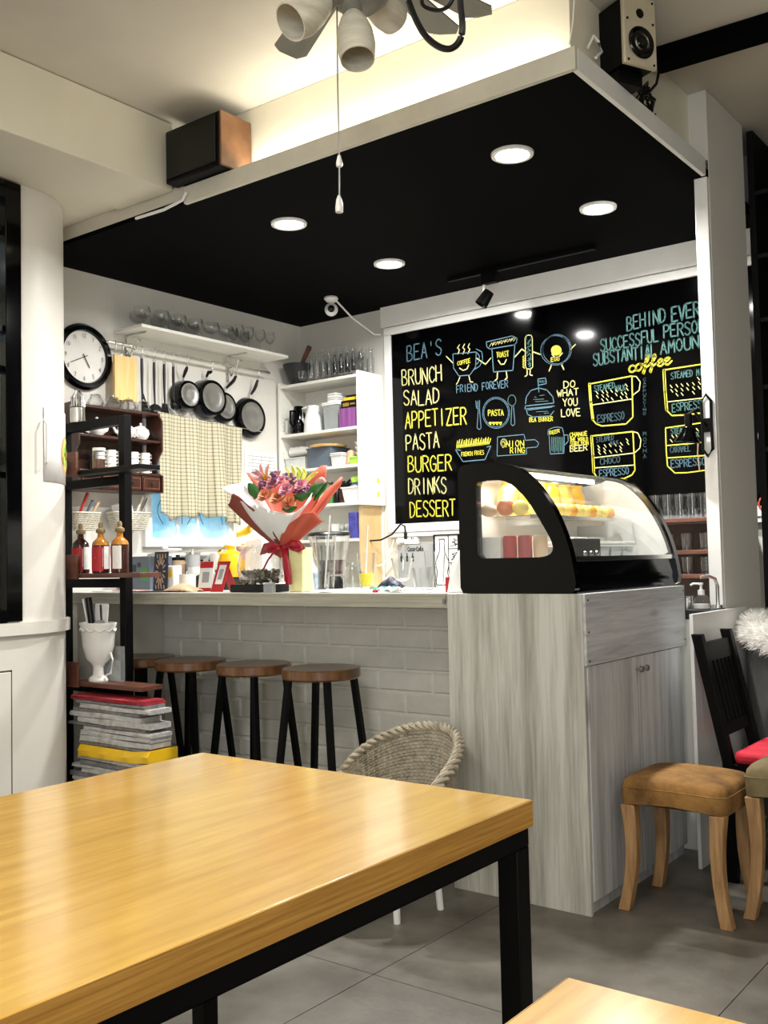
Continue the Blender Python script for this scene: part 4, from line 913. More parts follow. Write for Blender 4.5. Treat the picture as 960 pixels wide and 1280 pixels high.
# ---- dark wood wall shelf with teapots
WY0, WY1 = at(112, 560, 'X', LW+.1).y-.12, at(193, 560, 'X', LW+.09).y
zs = [at(193, y, 'X', LW+.09).z for y in (522, 556, 597, 615)]
DX = LW+.16
t = thing('display_shelf', 'dark wood wall shelf with small drawers holding white teapots', 'shelf', (LW+.08, (WY0+WY1)/2, zs[3]))
mk('back_board', MB().box(LW+.002, LW+.012, WY0+.012, WY1-.012, zs[3]+.02, zs[0]+.02), 'dark_wood', t, 'W')
for z in (zs[0], zs[1], zs[2]): mk('shelf_board', MB().box(LW+.013, DX, WY0+.012, WY1-.012, z, z+.014), 'dark_wood', t, 'W', bev=.002)
for yy in (WY0, WY1-.012):
    out = []
    for z in [zs[3]-.005+(zs[0]+.03-zs[3]+.005)*k/30 for k in range(31)]:
        f = 1-.30*max(0, math.sin((z-zs[2])/(zs[0]-zs[2])*2*math.pi*1+.5))*(1 if z > zs[2]+.02 else 0); out.append((LW+.002+.165*f, yy, z))
    mk('side_panel', MB().prism([(LW+.002, yy, zs[0]+.025), (LW+.002, yy, zs[3]-.005)]+out, (0, .012, 0)), 'dark_wood', t, 'W', smooth=False)
mk('bottom_board', MB().box(LW+.002, DX+.006, WY0, WY1, zs[3]-.012, zs[3]-.0055), 'dark_wood', t, 'W')
nW = 4; wd = (WY1-WY0-.03)/nW
for k in range(nW):
    a = WY0+.015+wd*k; d = mk('drawer', MB().box(LW+.03, DX+.002, a+.004, a+wd-.004, zs[3]-.003, zs[2]-.004), 'dark_wood', t, 'W', bev=.002)
    c = ((a+a+wd)/2, (zs[3]+zs[2])/2-.003)
    mk('drawer_moulding', MB().ring([(DX+.0025, a+.012, zs[3]+.008), (DX+.0025, a+wd-.012, zs[3]+.008), (DX+.0025, a+wd-.012, zs[2]-.015), (DX+.0025, a+.012, zs[2]-.015)],
       [(DX+.0025, a+.018, zs[3]+.014), (DX+.0025, a+wd-.018, zs[3]+.014), (DX+.0025, a+wd-.018, zs[2]-.021), (DX+.0025, a+.018, zs[2]-.021)], (.003, 0, 0)), 'rack_wood', d, 'W')
    mk('knob', MB().lathe([(.003, 0), (.003, .006), (.009, .012), (.006, .018), (.001, .019)], (DX+.002, c[0], c[1]), 12, X_), 'dark_wood', d, 'W')
def teapot(loc, label, rz=0):
    t = thing('teapot', label, 'teapot', loc, rz, group='white teapots')
    mk('body', MB().lathe([(.028, 0), (.03, .004), (.045, .02), (.053, .042), (.048, .064), (.034, .076), (.030, .078)], n=24), 'porcelain', t)
    mk('lid', MB().lathe([(.031, .0785), (.026, .086), (.012, .092), (.004, .095), (.009, .102), (.006, .108), (.001, .110)], n=20), 'porcelain', t)
    mk('handle', MB().tube([(0, -.046, .064), (0, -.072, .072), (0, -.088, .050), (0, -.078, .024), (0, -.050, .018)], .0055, 8), 'porcelain', t)
    mk('spout', MB().tube([(0, .040, .030), (0, .064, .040), (0, .076, .062), (0, .088, .074)], .008, 8, rr=[.013, .010, .007, .005]), 'porcelain', t)
    return t
TZ = zs[1]+.0145
tp = teapot((LW+.09, at(121, 545, 'X', LW+.09).y, TZ), 'white teapot behind the black rack post, leftmost on the dark shelf')
dup(tp, (LW+.09, at(157, 548, 'X', LW+.09).y, TZ), math.pi*.96, 'middle white teapot on the dark wood shelf')
dup(tp, (LW+.09, at(176, 550, 'X', LW+.09).y-.0, TZ), .5, 'rightmost white teapot on the dark wood shelf').scale = (.95,)*3
def mug(loc, label, grp, rz=0, m='porcelain', name='mug', r=.028, h=.04):
    t = thing(name, label, 'mug', loc, rz, group=grp)
    mk('cup_body', MB().lathe([(r*.8, 0), (r, .004), (r, h), (r-.003, h), (r-.003, .006), (.001, .005)], n=18), m, t)
    mk('handle', MB().tube([(0, r-.002, h*.82), (0, r+.016, h*.8), (0, r+.018, h*.35), (0, r-.002, h*.2)], .0035, 6), m, t)
    return t
MZ = zs[2]+.0145; m0 = None
for c_ in range(5):
    for k in range(3):
        y = at(186-14*c_, 575, 'X', LW+.09).y - .035
        lab = 'white espresso cup, one of those stacked with handles showing at the shelf end' if c_ == 0 else 'white espresso cup in the stacked rows on the dark shelf'
        if m0 is None: m0 = mug((LW+.10, y, MZ), lab, 'stacked espresso cups')
        else: dup(m0, (LW+.10, y, MZ+.0405*k), None, lab)
        if m0 and c_ == 0 and k == 0: pass
# glass jugs on top of the dark shelf
def jug(loc, rz=0, lab='', grp=None, sc=1):
    t = thing('glass_jug', lab, 'jug', loc, rz, group=grp)
    mk('body', MB().lathe([(.03, 0), (.047, .012), (.055, .035), (.045, .06), (.033, .07), (.038, .08), (.0365, .08), (.031, .07), (.043, .06), (.053, .035), (.045, .014), (.001, .004)], n=20), 'glass', t)
    mk('handle', MB().tube([(0, .036, .072), (0, .066, .074), (0, .074, .045), (0, .052, .025)], .005, 6), 'glass', t)
    mk('lid', MB().lathe([(.037, .081), (.03, .088), (.008, .092), (.008, .1), (.001, .101)], n=16), 'steel', t)
    return t
JZ = zs[0]+.0145; j0 = None
for k, x in enumerate((120, 142, 161, 180)):
    p_ = at(x, 512, 'X', LW+.09)
    lab = 'small round glass jug, number %s from the left on top of the dark shelf' % ('one', 'two', 'three', 'four')[k]
    if not j0: j0 = jug((LW+.085, p_.y, JZ), 0, lab, 'glass jugs on the dark shelf'); j0.scale = (.82,)*3
    else: dup(j0, (LW+.085, p_.y, JZ), .4*k, lab)
# wicker wall basket
for k, (x0_, x1_, y0_, y1_, lab) in enumerate(((146, 191, 642, 662, 'cream wicker basket with utensils on the left wall below the dark shelf'), (94, 128, 642, 662, 'cream wicker basket with red handled tools beside the rack post'))):
    a = at(x0_, y1_, 'X', LW+.13); b = at(x1_, y1_, 'X', LW+.13); zt = at(x1_, y0_, 'X', LW+.13).z
    t = thing('wicker_basket', lab, 'basket', (LW+.07, (a.y+b.y)/2, b.z))
    q = MB(); H_ = zt-b.z; n = 40
    cy, ry = (a.y+b.y)/2, (b.y-a.y)/2
    def bp(i, v, off=0):
        th = 2*math.pi*i/n; e = .8+.2*v; x = math.copysign(abs(math.cos(th))**.5, math.cos(th)); y = math.copysign(abs(math.sin(th))**.5, math.sin(th))
        return (LW+.075+(.062*e+off)*x, cy+(ry*e+off)*y, b.z+H_*v)
    for r_ in range(9): q.tube([bp(i, r_/8, .002*(1 if (i+r_) % 2 else -1)) for i in range(n)], .0035, 4, True)
    for i in range(n): q.tube([bp(i, 0), bp(i+2, 1)], .002, 4)
    mk('woven_body', q, 'rattan_white', t, 'W', kind='stuff')
    mk('rim', MB().tube([bp(i, 1.03) for i in range(n)], .006, 6, True), 'rattan_white', t, 'W')
    mk('floor_mat', MB().add([bp(i, .02) for i in range(n)], [tuple(range(n))]), 'rattan_white', t, 'W')
    for j, (dy, m_, nm_, hh) in enumerate(((-.5, 'paper_white', 'folded_napkin', .10), (-.1, 'white_plastic', 'plastic_cup', .09), (.25, 'rattan_white', 'wooden_spoon', .16), (.55, 'steel', 'whisk_handle', .15)) if k == 0 else ((-.4, 'red_label', 'red_handle_tool', .17), (0, 'slate_blue', 'kitchen_tongs', .13), (.4, 'tan', 'wooden_spoon', .12))):
        yy = cy+ry*dy
        if hh < .11: q = MB().obox((LW+.075, yy, b.z+H_*.5+.05), (.05, .055, .10), .3, ('X', .3))
        else: q = MB().cyl((LW+.08, yy-.02, b.z+.02), (LW+.10, yy+.05, b.z+hh+.03), .006, .009)
        solo(nm_, q, m_, {'folded_napkin': 'folded white paper in the wicker basket', 'plastic_cup': 'white plastic cup in the wicker basket', 'wooden_spoon': 'wooden spoon handle rising from the basket %s' % ('near the curtain' if k == 0 else 'left of the post'), 'whisk_handle': 'steel handle rising from the basket near the curtain', 'red_handle_tool': 'red handled tool in the left basket', 'kitchen_tongs': 'blue grey tongs in the left basket'}[nm_], 'utensil')
# ================================================================ GLASSES ON THE WALL SHELF
GZ = SZ+.0185
def stem_glass(loc, label, grp, r=.036, hb=.075, hs=.06, rz=0):
    t = thing('stemmed_glass', label, 'glass', loc, rz, group=grp)
    mk('bowl', MB().lathe([(.004, hs), (r*.6, hs+.010), (r*.95, hs+hb*.4), (r, hs+hb*.6), (r*.86, hs+hb), (r*.86-.0015, hs+hb), (r-.002, hs+hb*.6), (r*.9, hs+hb*.4), (r*.5, hs+.013), (.001, hs+.006)], n=18), 'glass', t)
    mk('stem', MB().lathe([(r*.85, 0), (r*.8, .003), (.005, .008), (.004, hs-.001)], n=14), 'glass', t)
    return t
def tumbler(loc, label, grp, r=.034, h=.12, base=.006, m='glass', name='tumbler', r0=None):
    r0 = r0 or r*.85
    t = thing(name, label, 'glass', loc, group=grp)
    mk('wall', MB().lathe([(r0, base+.001), (r, h), (r-.002, h), (r0-.002, base+.002)], n=16), m, t)
    mk('base', MB().lathe([(.001, 0), (r0, 0), (r0, base), (.001, base)], n=16), m, t)
    return t
g0 = stem_glass((LW+.12, 3.7, GZ), 'x', 'stemmed glasses on the wall shelf', .05, .07, .045)
g1 = stem_glass((LW+.12, 4.5, GZ), 'x', 'stemmed glasses on the wall shelf', .034, .08, .065)
spots = [(LW+.18, 3.66, 0), (LW+.07, 3.72, 0), (LW+.18, 3.80, 0), (LW+.07, 3.87, 0), (LW+.18, 3.93, 0), (LW+.07, 4.00, 0), (LW+.18, 4.06, 0), (LW+.07, 4.13, 0), (LW+.18, 4.19, 0), (LW+.18, 4.31, 0),
         (LW+.18, 4.42, 1), (LW+.09, 4.46, 1), (LW+.18, 4.51, 1), (LW+.09, 4.56, 1), (LW+.18, 4.61, 1), (LW+.18, 4.70, 1)]
u0_ = u1_ = False
for x, y, k in spots:
    if k == 0:
        o = g0 if not u0_ else dup(g0); u0_ = True; o.location = (x, y, GZ); o['label'] = 'wide bowled glass in the %s row at the left of the wall shelf' % ('front' if x > LW+.1 else 'back')
    else:
        o = g1 if not u1_ else dup(g1); u1_ = True; o.location = (x, y, GZ); o['label'] = 'slim stemmed glass at the right end of the wall shelf'
for y, nm_ in ((4.62, 'first'), (4.745, 'second')):
    pass
# ================================================================ OPEN SHELF UNIT
UF, UB, UX0, UX1 = 4.93, 5.19, -4.655, -3.955
sz = [at(461, y, 'Y', UF).z for y in (464, 530, 578, 626, 672)]
t = thing('shelf_unit', 'open white shelf unit crowded with containers beside the menu board', 'shelf unit', ((UX0+UX1)/2, 5.06, .94))
mk('side_panel', MB().box(UX1-.018, UX1, UF, UB, sz[3]-.02, sz[0]+.02), 'shelf_white', t, 'W', bev=.001)
mk('side_panel', MB().box(UX0, UX0+.018, UF, UB, .0, sz[0]+.02), 'shelf_white', t, 'W', bev=.001)
mk('lower_side_panel', MB().box(UX1-.05, UX1-.035, UF+.04, UB, .95, sz[3]-.021), 'plywood', t, 'W')
mk('back_board', MB().box(UX0+.018, UX1-.018, UB-.006, UB, .95, sz[0]), 'shelf_white', t, 'W')
UI0, UI1 = UX0+.0185, UX1-.0185
for i, z in enumerate(sz):
    mk('shelf_board', MB().box(UI0, UI1 if i < 4 else UX1-.052, UF+.004, UB-.007, z-.018, z), 'shelf_white', t, 'W', bev=.001)
hl = MB()
for i in range(4):
    for k in range(4): hl.lathe([(.003, 0), (.002, .001)], (UI0+.0005, UF+.03, sz[i+1]+.03+.03*k), 6, X_)
mk('peg_hole', hl, 'black_metal', t, 'W')
tt = MB()
for yy in (600, 617): p_ = at(482, yy, 'Y', 5.15); mk('tape_mark', MB().box(UX1+.0003, UX1+.0012, 5.10, 5.125, p_.z-.022, p_.z+.01), 'yellow_bag', t, 'W')
def ux(px): return at(px, 500, 'Y', UF+.10).x
# top of unit
z = sz[0]+.0205
t = thing('stone_mortar', 'large dark stone mortar on top of the shelf unit', 'mortar', (-4.56, 5.03, z))
mk('bowl', MB().lathe([(.05, 0), (.058, .01), (.095, .11), (.102, .128), (.092, .13), (.08, .10), (.04, .05), (.001, .045)], n=30), 'dark_grey_plastic', t)
pe = MB().cyl((-4.56, 5.03, z+.075), (-4.44, 5.02, z+.235), .012, .018, 14); solo('pestle', pe, 'rack_wood', 'dark wooden pestle leaning out of the stone mortar', 'pestle')
mk_ = stem_glass((0, 0, 0), 'x', 'g')
bpy.data.objects.remove(mk_.children[0]); bpy.data.objects.remove(mk_.children[0]); bpy.data.objects.remove(mk_)
f0 = thing('glass_bottle', 'clear narrow-necked glass bottle in the crowd on top of the shelf unit', 'bottle', (0, 0, z), group='glass bottles on top of the shelf unit')
mk('body', MB().lathe([(.020, 0), (.024, .004), (.024, .10), (.014, .125), (.013, .165), (.016, .17), (.016, .178), (.014, .178), (.011, .165), (.012, .127), (.022, .10), (.022, .008), (.001, .006)], n=18), 'glass', f0)
for k in range(8):
    o = f0 if k == 0 else dup(f0); o.location = (-4.40+.052*k*1.0, 4.985+.0*k, z); o['label'] = 'clear narrow-necked glass bottle in the front row on top of the shelf unit'
    if k: q_ = dup(f0, (-4.40+.052*k, 5.06, z), None, 'clear narrow-necked glass bottle in the middle row on top of the shelf unit')
    if k and k < 9: q_ = dup(f0, (-4.37+.052*k, 5.13, z), None, 'clear narrow-necked glass bottle in the back row on top of the shelf unit')
gg = stem_glass((-3.985, 4.99, z), 'stemmed glass at the right end on top of the shelf unit', 'x', .033, .075, .05); del gg['group']
tw = thing('glass_cup', 'low clear glass cup in front of the stone mortar', 'cup', (-4.45, 4.965, z)); mk('cup_body', MB().lathe([(.025, 0), (.036, .02), (.038, .06), (.036, .06), (.034, .02), (.001, .005)], n=20), 'glass', tw); mk('handle', MB().tube([(.036, 0, .05), (.058, 0, .048), (.056, 0, .02), (.034, 0, .015)], .004, 6), 'glass', tw)
# second level
z = sz[1]+.0005
def canister(name, label, cat, x, y, z, prof, m, handle=None, lid=None, hm=None):
    t = thing(name, label, cat, (x, y, z)); mk('body', MB().lathe(prof, n=26), m, t)
    if handle: mk('handle', MB().tube(handle, .008, 8), hm or m, t)
    if lid: mk('lid', MB().lathe(lid, n=22), hm or m, t)
    return t
canister('thermal_jug', 'black thermal jug at the left of the second shelf', 'jug', -4.55, 5.02, z, [(.055, 0), (.057, .01), (.05, .13), (.036, .17), (.034, .18), (.001, .18)], 'black_gloss', [(0, -.042, .16), (.0, -.08, .155), (.0, -.085, .08), (.0, -.05, .04)], [(.034, .1805), (.03, .195), (.001, .198)])
canister('white_pitcher', 'white thermal pitcher with a handle beside the black jug', 'pitcher', -4.40, 5.00, z, [(.062, 0), (.065, .01), (.06, .09), (.042, .15), (.040, .178), (.036, .18), (.001, .17)], 'white_plastic', [(-.040, -.01, .175), (-.075, -.02, .168), (-.078, -.02, .10), (-.055, -.01, .05)])
solo('steel_tin', MB().obox((-4.32, 5.09, z+.085), (.05, .14, .17), .1), 'slate_blue', 'dark tin standing behind the white pitcher', 'tin', bev=.005)
def tub(name, label, x0, x1, y0, y1, z, h, m, lidm=None, taper=.88, cat='container'):
    t = thing(name, label, cat, ((x0+x1)/2, (y0+y1)/2, z)); a, b = (x1-x0)/2, (y1-y0)/2
    c = [(-1, -1), (1, -1), (1, 1), (-1, 1)]
    vs = [(p[0]*a*taper, p[1]*b*taper, 0) for p in c]+[(p[0]*a, p[1]*b, h) for p in c]+[(p[0]*(a-.003), p[1]*(b-.003), h) for p in c]+[(p[0]*(a*taper-.003), p[1]*(b*taper-.003), .003) for p in c]
    fs = [(0, 3, 2, 1)]+[(i, (i+1) % 4, 4+(i+1) % 4, 4+i) for i in range(4)]+[(4+i, 4+(i+1) % 4, 8+(i+1) % 4, 8+i) for i in range(4)]+[(8+i, 8+(i+1) % 4, 12+(i+1) % 4, 12+i) for i in range(4)]+[(12, 13, 14, 15)]
    mk('body', MB().add(vs, fs), m, t, bev=.004)
    mk('rim', MB().ring([(p[0]*(a+.004), p[1]*(b+.004), h-.008) for p in c], [(p[0]*(a+.0005), p[1]*(b+.0005), h-.008) for p in c], (0, 0, .007)), lidm or m, t)
    if lidm: mk('lid', MB().box(-a-.003, a+.003, -b-.003, b+.003, h+.0005, h+.012), lidm, t, bev=.003)
    return t
tub('clear_container', 'clear lidded container packed with cups on the second shelf', -4.285, -4.155, 4.96, 5.13, z, .17, 'clear_plastic', 'white_plastic')
lz = z+.183
for k in range(4): solo('stacked_lid', MB().box(-4.25, -4.175, 4.97, 5.08, lz+.015*k, lz+.013+.015*k), 'white_plastic' if k % 2 == 0 else 'frosted', 'one of the thin white lids stacked above the clear container', 'lid', 'stacked lids on the second shelf', bev=.003)
solo('purple_box', MB().box(-4.135, -3.985, 4.95, 5.15, z, z+.125), 'purple', 'purple striped box at the right of the second shelf', 'box', bev=.002)
bx2 = thing('black_gold_box', 'black box with gold print on top of the purple box', 'box', (-4.06, 5.05, z+.1255)); mk('carton', MB().box(-.065, .065, -.09, .09, 0, .05), 'black_plastic', bx2, bev=.001); mk('gold_print', MB().box(-.05, .0, -.0915, -.0902, .012, .034).box(.01, .05, -.0915, -.0902, .02, .03), 'gold', bx2)
solo('yellow_box', MB().box(-4.11, -3.99, 4.97, 5.14, z+.176, z+.196), 'yellow_bag', 'yellow flat box on the black and gold box', 'box', bev=.001)
solo('dark_book', MB().box(-4.10, -3.99, 4.98, 5.14, z+.1965, z+.212), 'black_plastic', 'thin dark box on the yellow flat box', 'box')
# third level
z = sz[2]+.0005
tub('frosted_container', 'frosted plastic tub at the left of the third shelf', -4.63, -4.45, 4.96, 5.14, z, .085, 'frosted', None)
for k in range(3): solo('paper_cup', MB().lathe([(.025, 0), (.034, .07), (.032, .07), (.001, .004)], (-4.555+.045*k, 5.03, z+.13), 18, (-1, 0, .05)), 'porcelain', 'white cup lying on the frosted tub, %s in the row' % ('left one', 'middle one', 'right one')[k], 'cup')
tub('slate_container', 'large dark blue grey tub in the middle of the third shelf', -4.43, -4.22, 4.96, 5.15, z, .135, 'slate_blue', None, .93)
solo('brown_tray', MB().lathe([(.001, 0), (.115, 0), (.125, .012), (.12, .014), (.11, .006), (.001, .005)], (-4.30, 5.03, z+.137), 30), 'pine', 'brown round tray lid resting on the dark tub', 'tray')
tub('small_clear_container', 'small translucent tub on the front of the third shelf', -4.215, -4.125, 4.95, 5.06, z, .075, 'frosted', 'frosted')
solo('tan_pouch', MB().lathe([(.032, 0), (.036, .02), (.030, .09), (.02, .10), (.001, .10)], (-4.095, 5.02, z), 16), 'tan', 'tan pouch next to the small translucent tub', 'pouch')
tub('green_tub', 'green tub at the right end of the third shelf', -4.06, -3.98, 4.95, 5.08, z, .05, 'lime', None)
for k in range(3): solo('white_bowl', MB().lathe([(.02, 0), (.038, .03), (.036, .031), (.001, .004)], (-4.02, 5.02, z+.052+.033*k), 20), 'porcelain', 'white bowl stacked above the green tub, %s' % ('lowest', 'middle', 'topmost')[k], 'bowl')
# fourth level
z = sz[3]+.0005
for k in range(3): solo('spice_jar', MB().lathe([(.02, 0), (.022, .003), (.022, .08), (.016, .09), (.018, .105), (.001, .105)], (-4.24+.048*k, 4.98, z), 16), ('green', 'black_plastic', 'dark_sauce')[k], ('green labelled', 'black', 'dark brown')[k]+' spice bottle on the fourth shelf right of the bouquet', 'bottle')
tub('cream_basin', 'cream plastic basin holding a blue printed bag', -4.13, -3.99, 4.95, 5.13, z, .10, 'white_plastic', None, .8)
bg = MB().lathe([(.001, 0), (.05, .01), (.06, .04), (.03, .065), (.001, .07)], (-4.055, 5.03, z+.06), 14, sx=1.1); solo('printed_bag', bg, 'bag_blue', 'blue and silver printed snack bag in the cream basin', 'bag')
gb = MB().obox((-4.03, 5.0, z+.15), (.08, .05, .035), .3, ('X', .3)); solo('lime_packet', gb, 'lime', 'lime green packet on top of the snack bag', 'packet', bev=.006)
dk = MB(); r_ = random.Random(4)
for k in range(30): a = Vector((-4.215+r_.uniform(-.06, .06), 5.05+r_.uniform(-.04, .04), z+.12+r_.uniform(0, .02))); dk.tube([a, a+Vector((r_.uniform(-.04, .04), r_.uniform(-.03, .03), r_.uniform(0, .025)))], .006, 5)
dk.box(-4.27, -4.15, 5.09, 5.15, z, z+.125)
solo('black_garlic_net', dk, 'dark_grey_plastic', 'dark crumpled bag at the back of the fourth shelf', 'bag')
for k in range(4): solo('food_jar', MB().lathe([(.03, 0), (.033, .004), (.033, .07), (.028, .08), (.03, .095), (.001, .096)], (-4.60+.08*k, 5.02, z), 18), ('glass', 'frosted', 'porcelain', 'tan')[k], ('clear', 'frosted', 'white', 'tan')[k]+' jar on the fourth shelf behind the bouquet', 'jar')
# lower level: bowls, purple cartons, dark appliance
z = sz[4]+.0005
t = thing('glass_cake_dome', 'clear glass dome on the lowest shelf right of the bouquet', 'dome', (-4.38, 5.03, z)); mk('dome', MB().lathe([(.085, 0), (.088, .02), (.08, .08), (.05, .12), (.012, .13), (.012, .145), (.001, .147)], n=26), 'glass', t)
solo('paper_cup_stack', MB().lathe([(.025, 0), (.034, .10), (.032, .10), (.001, .004)], (-4.24, 5.02, z), 18), 'porcelain', 'white paper cup on the lowest shelf', 'cup')
cr_ = MB(); 
for k in range(16): cr_.ball((-4.15+r_.uniform(-.05, .05), 5.03+r_.uniform(-.04, .04), z+.055+r_.uniform(0, .03)), .018, 8)
cr_.box(-4.215, -4.075, 4.97, 5.1, z, z+.05); solo('food_bag', cr_, 'frosted', 'clear bag of pale food on the lowest shelf', 'bag')
solo('purple_carton', MB().box(-4.07, -4.012, 4.945, 5.06, z+.0, z+.165), 'blue_print', 'blue purple printed carton against the plywood side panel', 'carton', bev=.001)
# ================================================================ DISPLAY CASE
CZ = 1.0935; CY0, CY1 = 3.175, 4.16; CXb = -2.075
def prof_pts(off=0.0, n=14):
    # outer profile of the case in (x, z): back bottom, back top, curve, front bottom
    base = [(-2.075, CZ), (-2.075, 1.555), (-2.06, 1.575), (-1.93, 1.575)]
    P = [(-1.93, 1.575), (-1.83, 1.555), (-1.745, 1.49), (-1.675, 1.39), (-1.625, 1.27), (-1.600, 1.15), (-1.598, CZ+.02)]
    return base, P
base, cur_ = prof_pts()
def smooth(P, n=5):
    out = []
    for i in range(len(P)-1):
        p0 = P[max(i-1, 0)]; p1 = P[i]; p2 = P[i+1]; p3 = P[min(i+2, len(P)-1)]
        for k in range(n):
            t_ = k/n; out.append(tuple(.5*((2*p1[j])+(-p0[j]+p2[j])*t_+(2*p0[j]-5*p1[j]+4*p2[j]-p3[j])*t_*t_+(-p0[j]+3*p1[j]-3*p2[j]+p3[j])*t_**3) for j in range(2)))
    out.append(P[-1]); return out
crv = smooth(cur_)
t = thing('display_case', 'black curved-glass countertop pastry display case lit inside', 'display case', (-1.84, 3.67, CZ))
inn = smooth([(-1.99, 1.505), (-1.90, 1.508), (-1.84, 1.485), (-1.775, 1.42), (-1.72, 1.335), (-1.685, 1.27), (-1.690, 1.235), (-1.73, 1.222)], 4)
hole = [(-1.995, 1.49)]+inn+[(-1.98, 1.222), (-1.995, 1.24)]
outer_all = [(-2.075, CZ), (-2.075, 1.555), (-2.06, 1.575)]+crv+[(-1.61, CZ)]
def resample(P, n, start):
    # closed loop resample by angle about the hole centre so the ring stays clean
    cx, cz = -1.86, 1.36; res = []
    for k in range(n):
        a = 2*math.pi*k/n; dx, dz = math.cos(a), math.sin(a); best = None
        for i in range(len(P)):
            x1, z1 = P[i]; x2, z2 = P[(i+1) % len(P)]
            ex, ez = x2-x1, z2-z1; den = dx*ez-dz*ex
            if abs(den) < 1e-12: continue
            s_ = ((x1-cx)*ez-(z1-cz)*ex)/den; u = ((x1-cx)*dz-(z1-cz)*dx)/den
            if s_ > 0 and -1e-6 <= u <= 1+1e-6 and (best is None or s_ > best): best = s_
        res.append((cx+dx*best, cz+dz*best))
    return res
O = resample(outer_all, 96, 0); I = resample(hole, 96, 0)
for ya in (CY0, CY1-.035):
    mk('end_panel', MB().ring([(x, ya, z) for x, z in O], [(x, ya, z) for x, z in I], (0, .035, 0)), 'black_gloss', t, 'W')
    mk('end_glass', MB().prism([(x, ya+.014, z) for x, z in I], (0, .003, 0)), 'case_glass', t, 'W', smooth=False)
ya, yb = CY0+.036, CY1-.036
gp = [p for p in crv if p[1] > 1.212]; gp = [(x-.006, z-.004) for x, z in gp]
mk('curved_glass', MB().grid(lambda u, v: (gp[int(round(v*(len(gp)-1)))][0], ya+(yb-ya)*u, gp[int(round(v*(len(gp)-1)))][1]), 2, len(gp)-1), 'case_glass', t, 'W')
mk('base', MB().prism([(-2.07, ya, CZ), (-2.07, ya, 1.205), (-1.625, ya, 1.205), (-1.612, ya, 1.15), (-1.612, ya, CZ)], (0, yb-ya, 0)), 'black_gloss', t, 'W', smooth=False)
mk('front_sill', MB().box(-1.64, -1.618, ya, yb, 1.2055, 1.222), 'steel', t, 'W')
mk('top_cap', MB().prism([(-2.07, ya, 1.535), (-2.07, ya, 1.57), (-1.925, ya, 1.572), (-1.925, ya, 1.556)], (0, yb-ya, 0)), 'black_gloss', t, 'W', smooth=False)
mk('back_door', MB().box(-2.066, -2.060, ya, yb, 1.2055, 1.534), 'white_plastic', t, 'W')
mk('shelf_glass', MB().box(-2.055, -1.80, ya+.01, yb-.01, 1.372, 1.377), 'glass', t, 'W')
mk('shelf_edge', MB().box(-1.80, -1.794, ya+.01, yb-.01, 1.366, 1.380), 'steel', t, 'W')
for yy in (3.5, 3.9): mk('shelf_bracket', MB().box(-2.06, -1.82, yy-.003, yy+.003, 1.35, 1.371), 'steel', t, 'W')
mk('end_liner', MB().prism([(x, CY1-.0365, z) for x, z in resample([(-2.058, 1.214), (-2.058, 1.53), (-1.93, 1.545)]+[(x-.02, z-.015) for x, z in crv[2:] if z > 1.235]+[(-1.65, 1.214)], 48, 0)], (0, -.003, 0)), 'frosted', t, 'W', smooth=False)
mk('lamp_tube', MB().cyl((-1.965, ya+.02, 1.548), (-1.965, yb-.02, 1.548), .008), 'case_lamp', t, 'W')
mk('deck', MB().box(-2.055, -1.645, ya, yb, 1.2055, 1.212), 'white_plastic', t, 'W')
area('case_lamp_light', (-1.965, (ya+yb)/2, 1.537), .8, 4.5, (1, .93, .8), (.15, 0, -1), .02).rotation_euler = (0, -.1, math.pi/2)
# goods in the case
SZ1 = 1.3775; SZ0 = 1.2125
def ball_thing(name, c, r, m, label, cat='fruit', grp=None, sz=.92):
    return solo(name, MB().ball(c, r, 18, sz), m, label, cat, grp)
ball_thing('apple', (-1.925, 3.27, SZ1+.034), .036, 'apple', 'red apple on the upper shelf of the display case, seen through the end glass')
ball_thing('orange', (-1.865, 3.275, SZ1+.030), .032, 'yellow_food', 'yellow fruit right of the red apple in the display case')
ball_thing('bread_roll', (-2.00, 3.27, SZ1+.026), .034, 'tan', 'pale bun left of the red apple in the display case', 'bread', sz=.75)
fr = random.Random(11)
for k in range(12):
    y = 3.40+.058*k
    for j in range(1, 2):
        ball_thing('orange', (-1.985+.105*j, y+.02*j, SZ1+.031), .031, 'yellow_food' if (k+j) % 3 else 'orange', 'yellow or orange fruit in the rows on the upper case shelf behind the curved glass', grp='fruit rows in the display case')
for k in range(6):
    y = 3.42+.112*k
    q = MB().lathe([(.001, 0), (.044, .004), (.055, .035), (.052, .10), (.034, .138), (.042, .150), (.001, .148)], (-1.995, y, SZ1+.0005), 16, sx=.8)
    solo('snack_bag', q, ('yellow_food', 'yellow_bag')[k % 2], ('pale yellow', 'deep yellow')[k % 2]+' snack bag, '+('nearest the end glass', 'second', 'third', 'fourth', 'fifth', 'farthest')[k]+' in the upper shelf row of the case', 'bag', 'yellow bags in the display case')
sc2 = [('white_carton', .06, .075, 'white_plastic', 'white cake box'), ('red_can', .0, .07, 'red_label', 'red drink can')]
for k in range(3):
    solo('drink_can', MB().lathe([(.024, 0), (.027, .004), (.027, .085), (.023, .092), (.001, .091)], (-1.86+.058*(k-1), 3.28+.012*k, SZ0), 20), ('red_label', 'magazine_red', 'tan')[k], ('bright red can on the case floor by the end glass', 'dull red can beside the bright red one in the case', 'tan can right of the red cans in the case')[k], 'can')
bx_ = thing('glazed_box', 'dark grey window box with three round chrome knobs in the front of the case', 'box', (-1.685, 3.44, SZ0))
mk('box', MB().box(-.018, .012, -.10, .10, 0, .075), 'dark_grey_plastic', bx_, bev=.002)
for k in range(3): mk('knob', MB().lathe([(.004, 0), (.004, .005), (.010, .010), (.009, .018), (.001, .021)], (.0125, -.06+.05*k, .02), 14, (1, 0, 0)), 'steel', bx_)
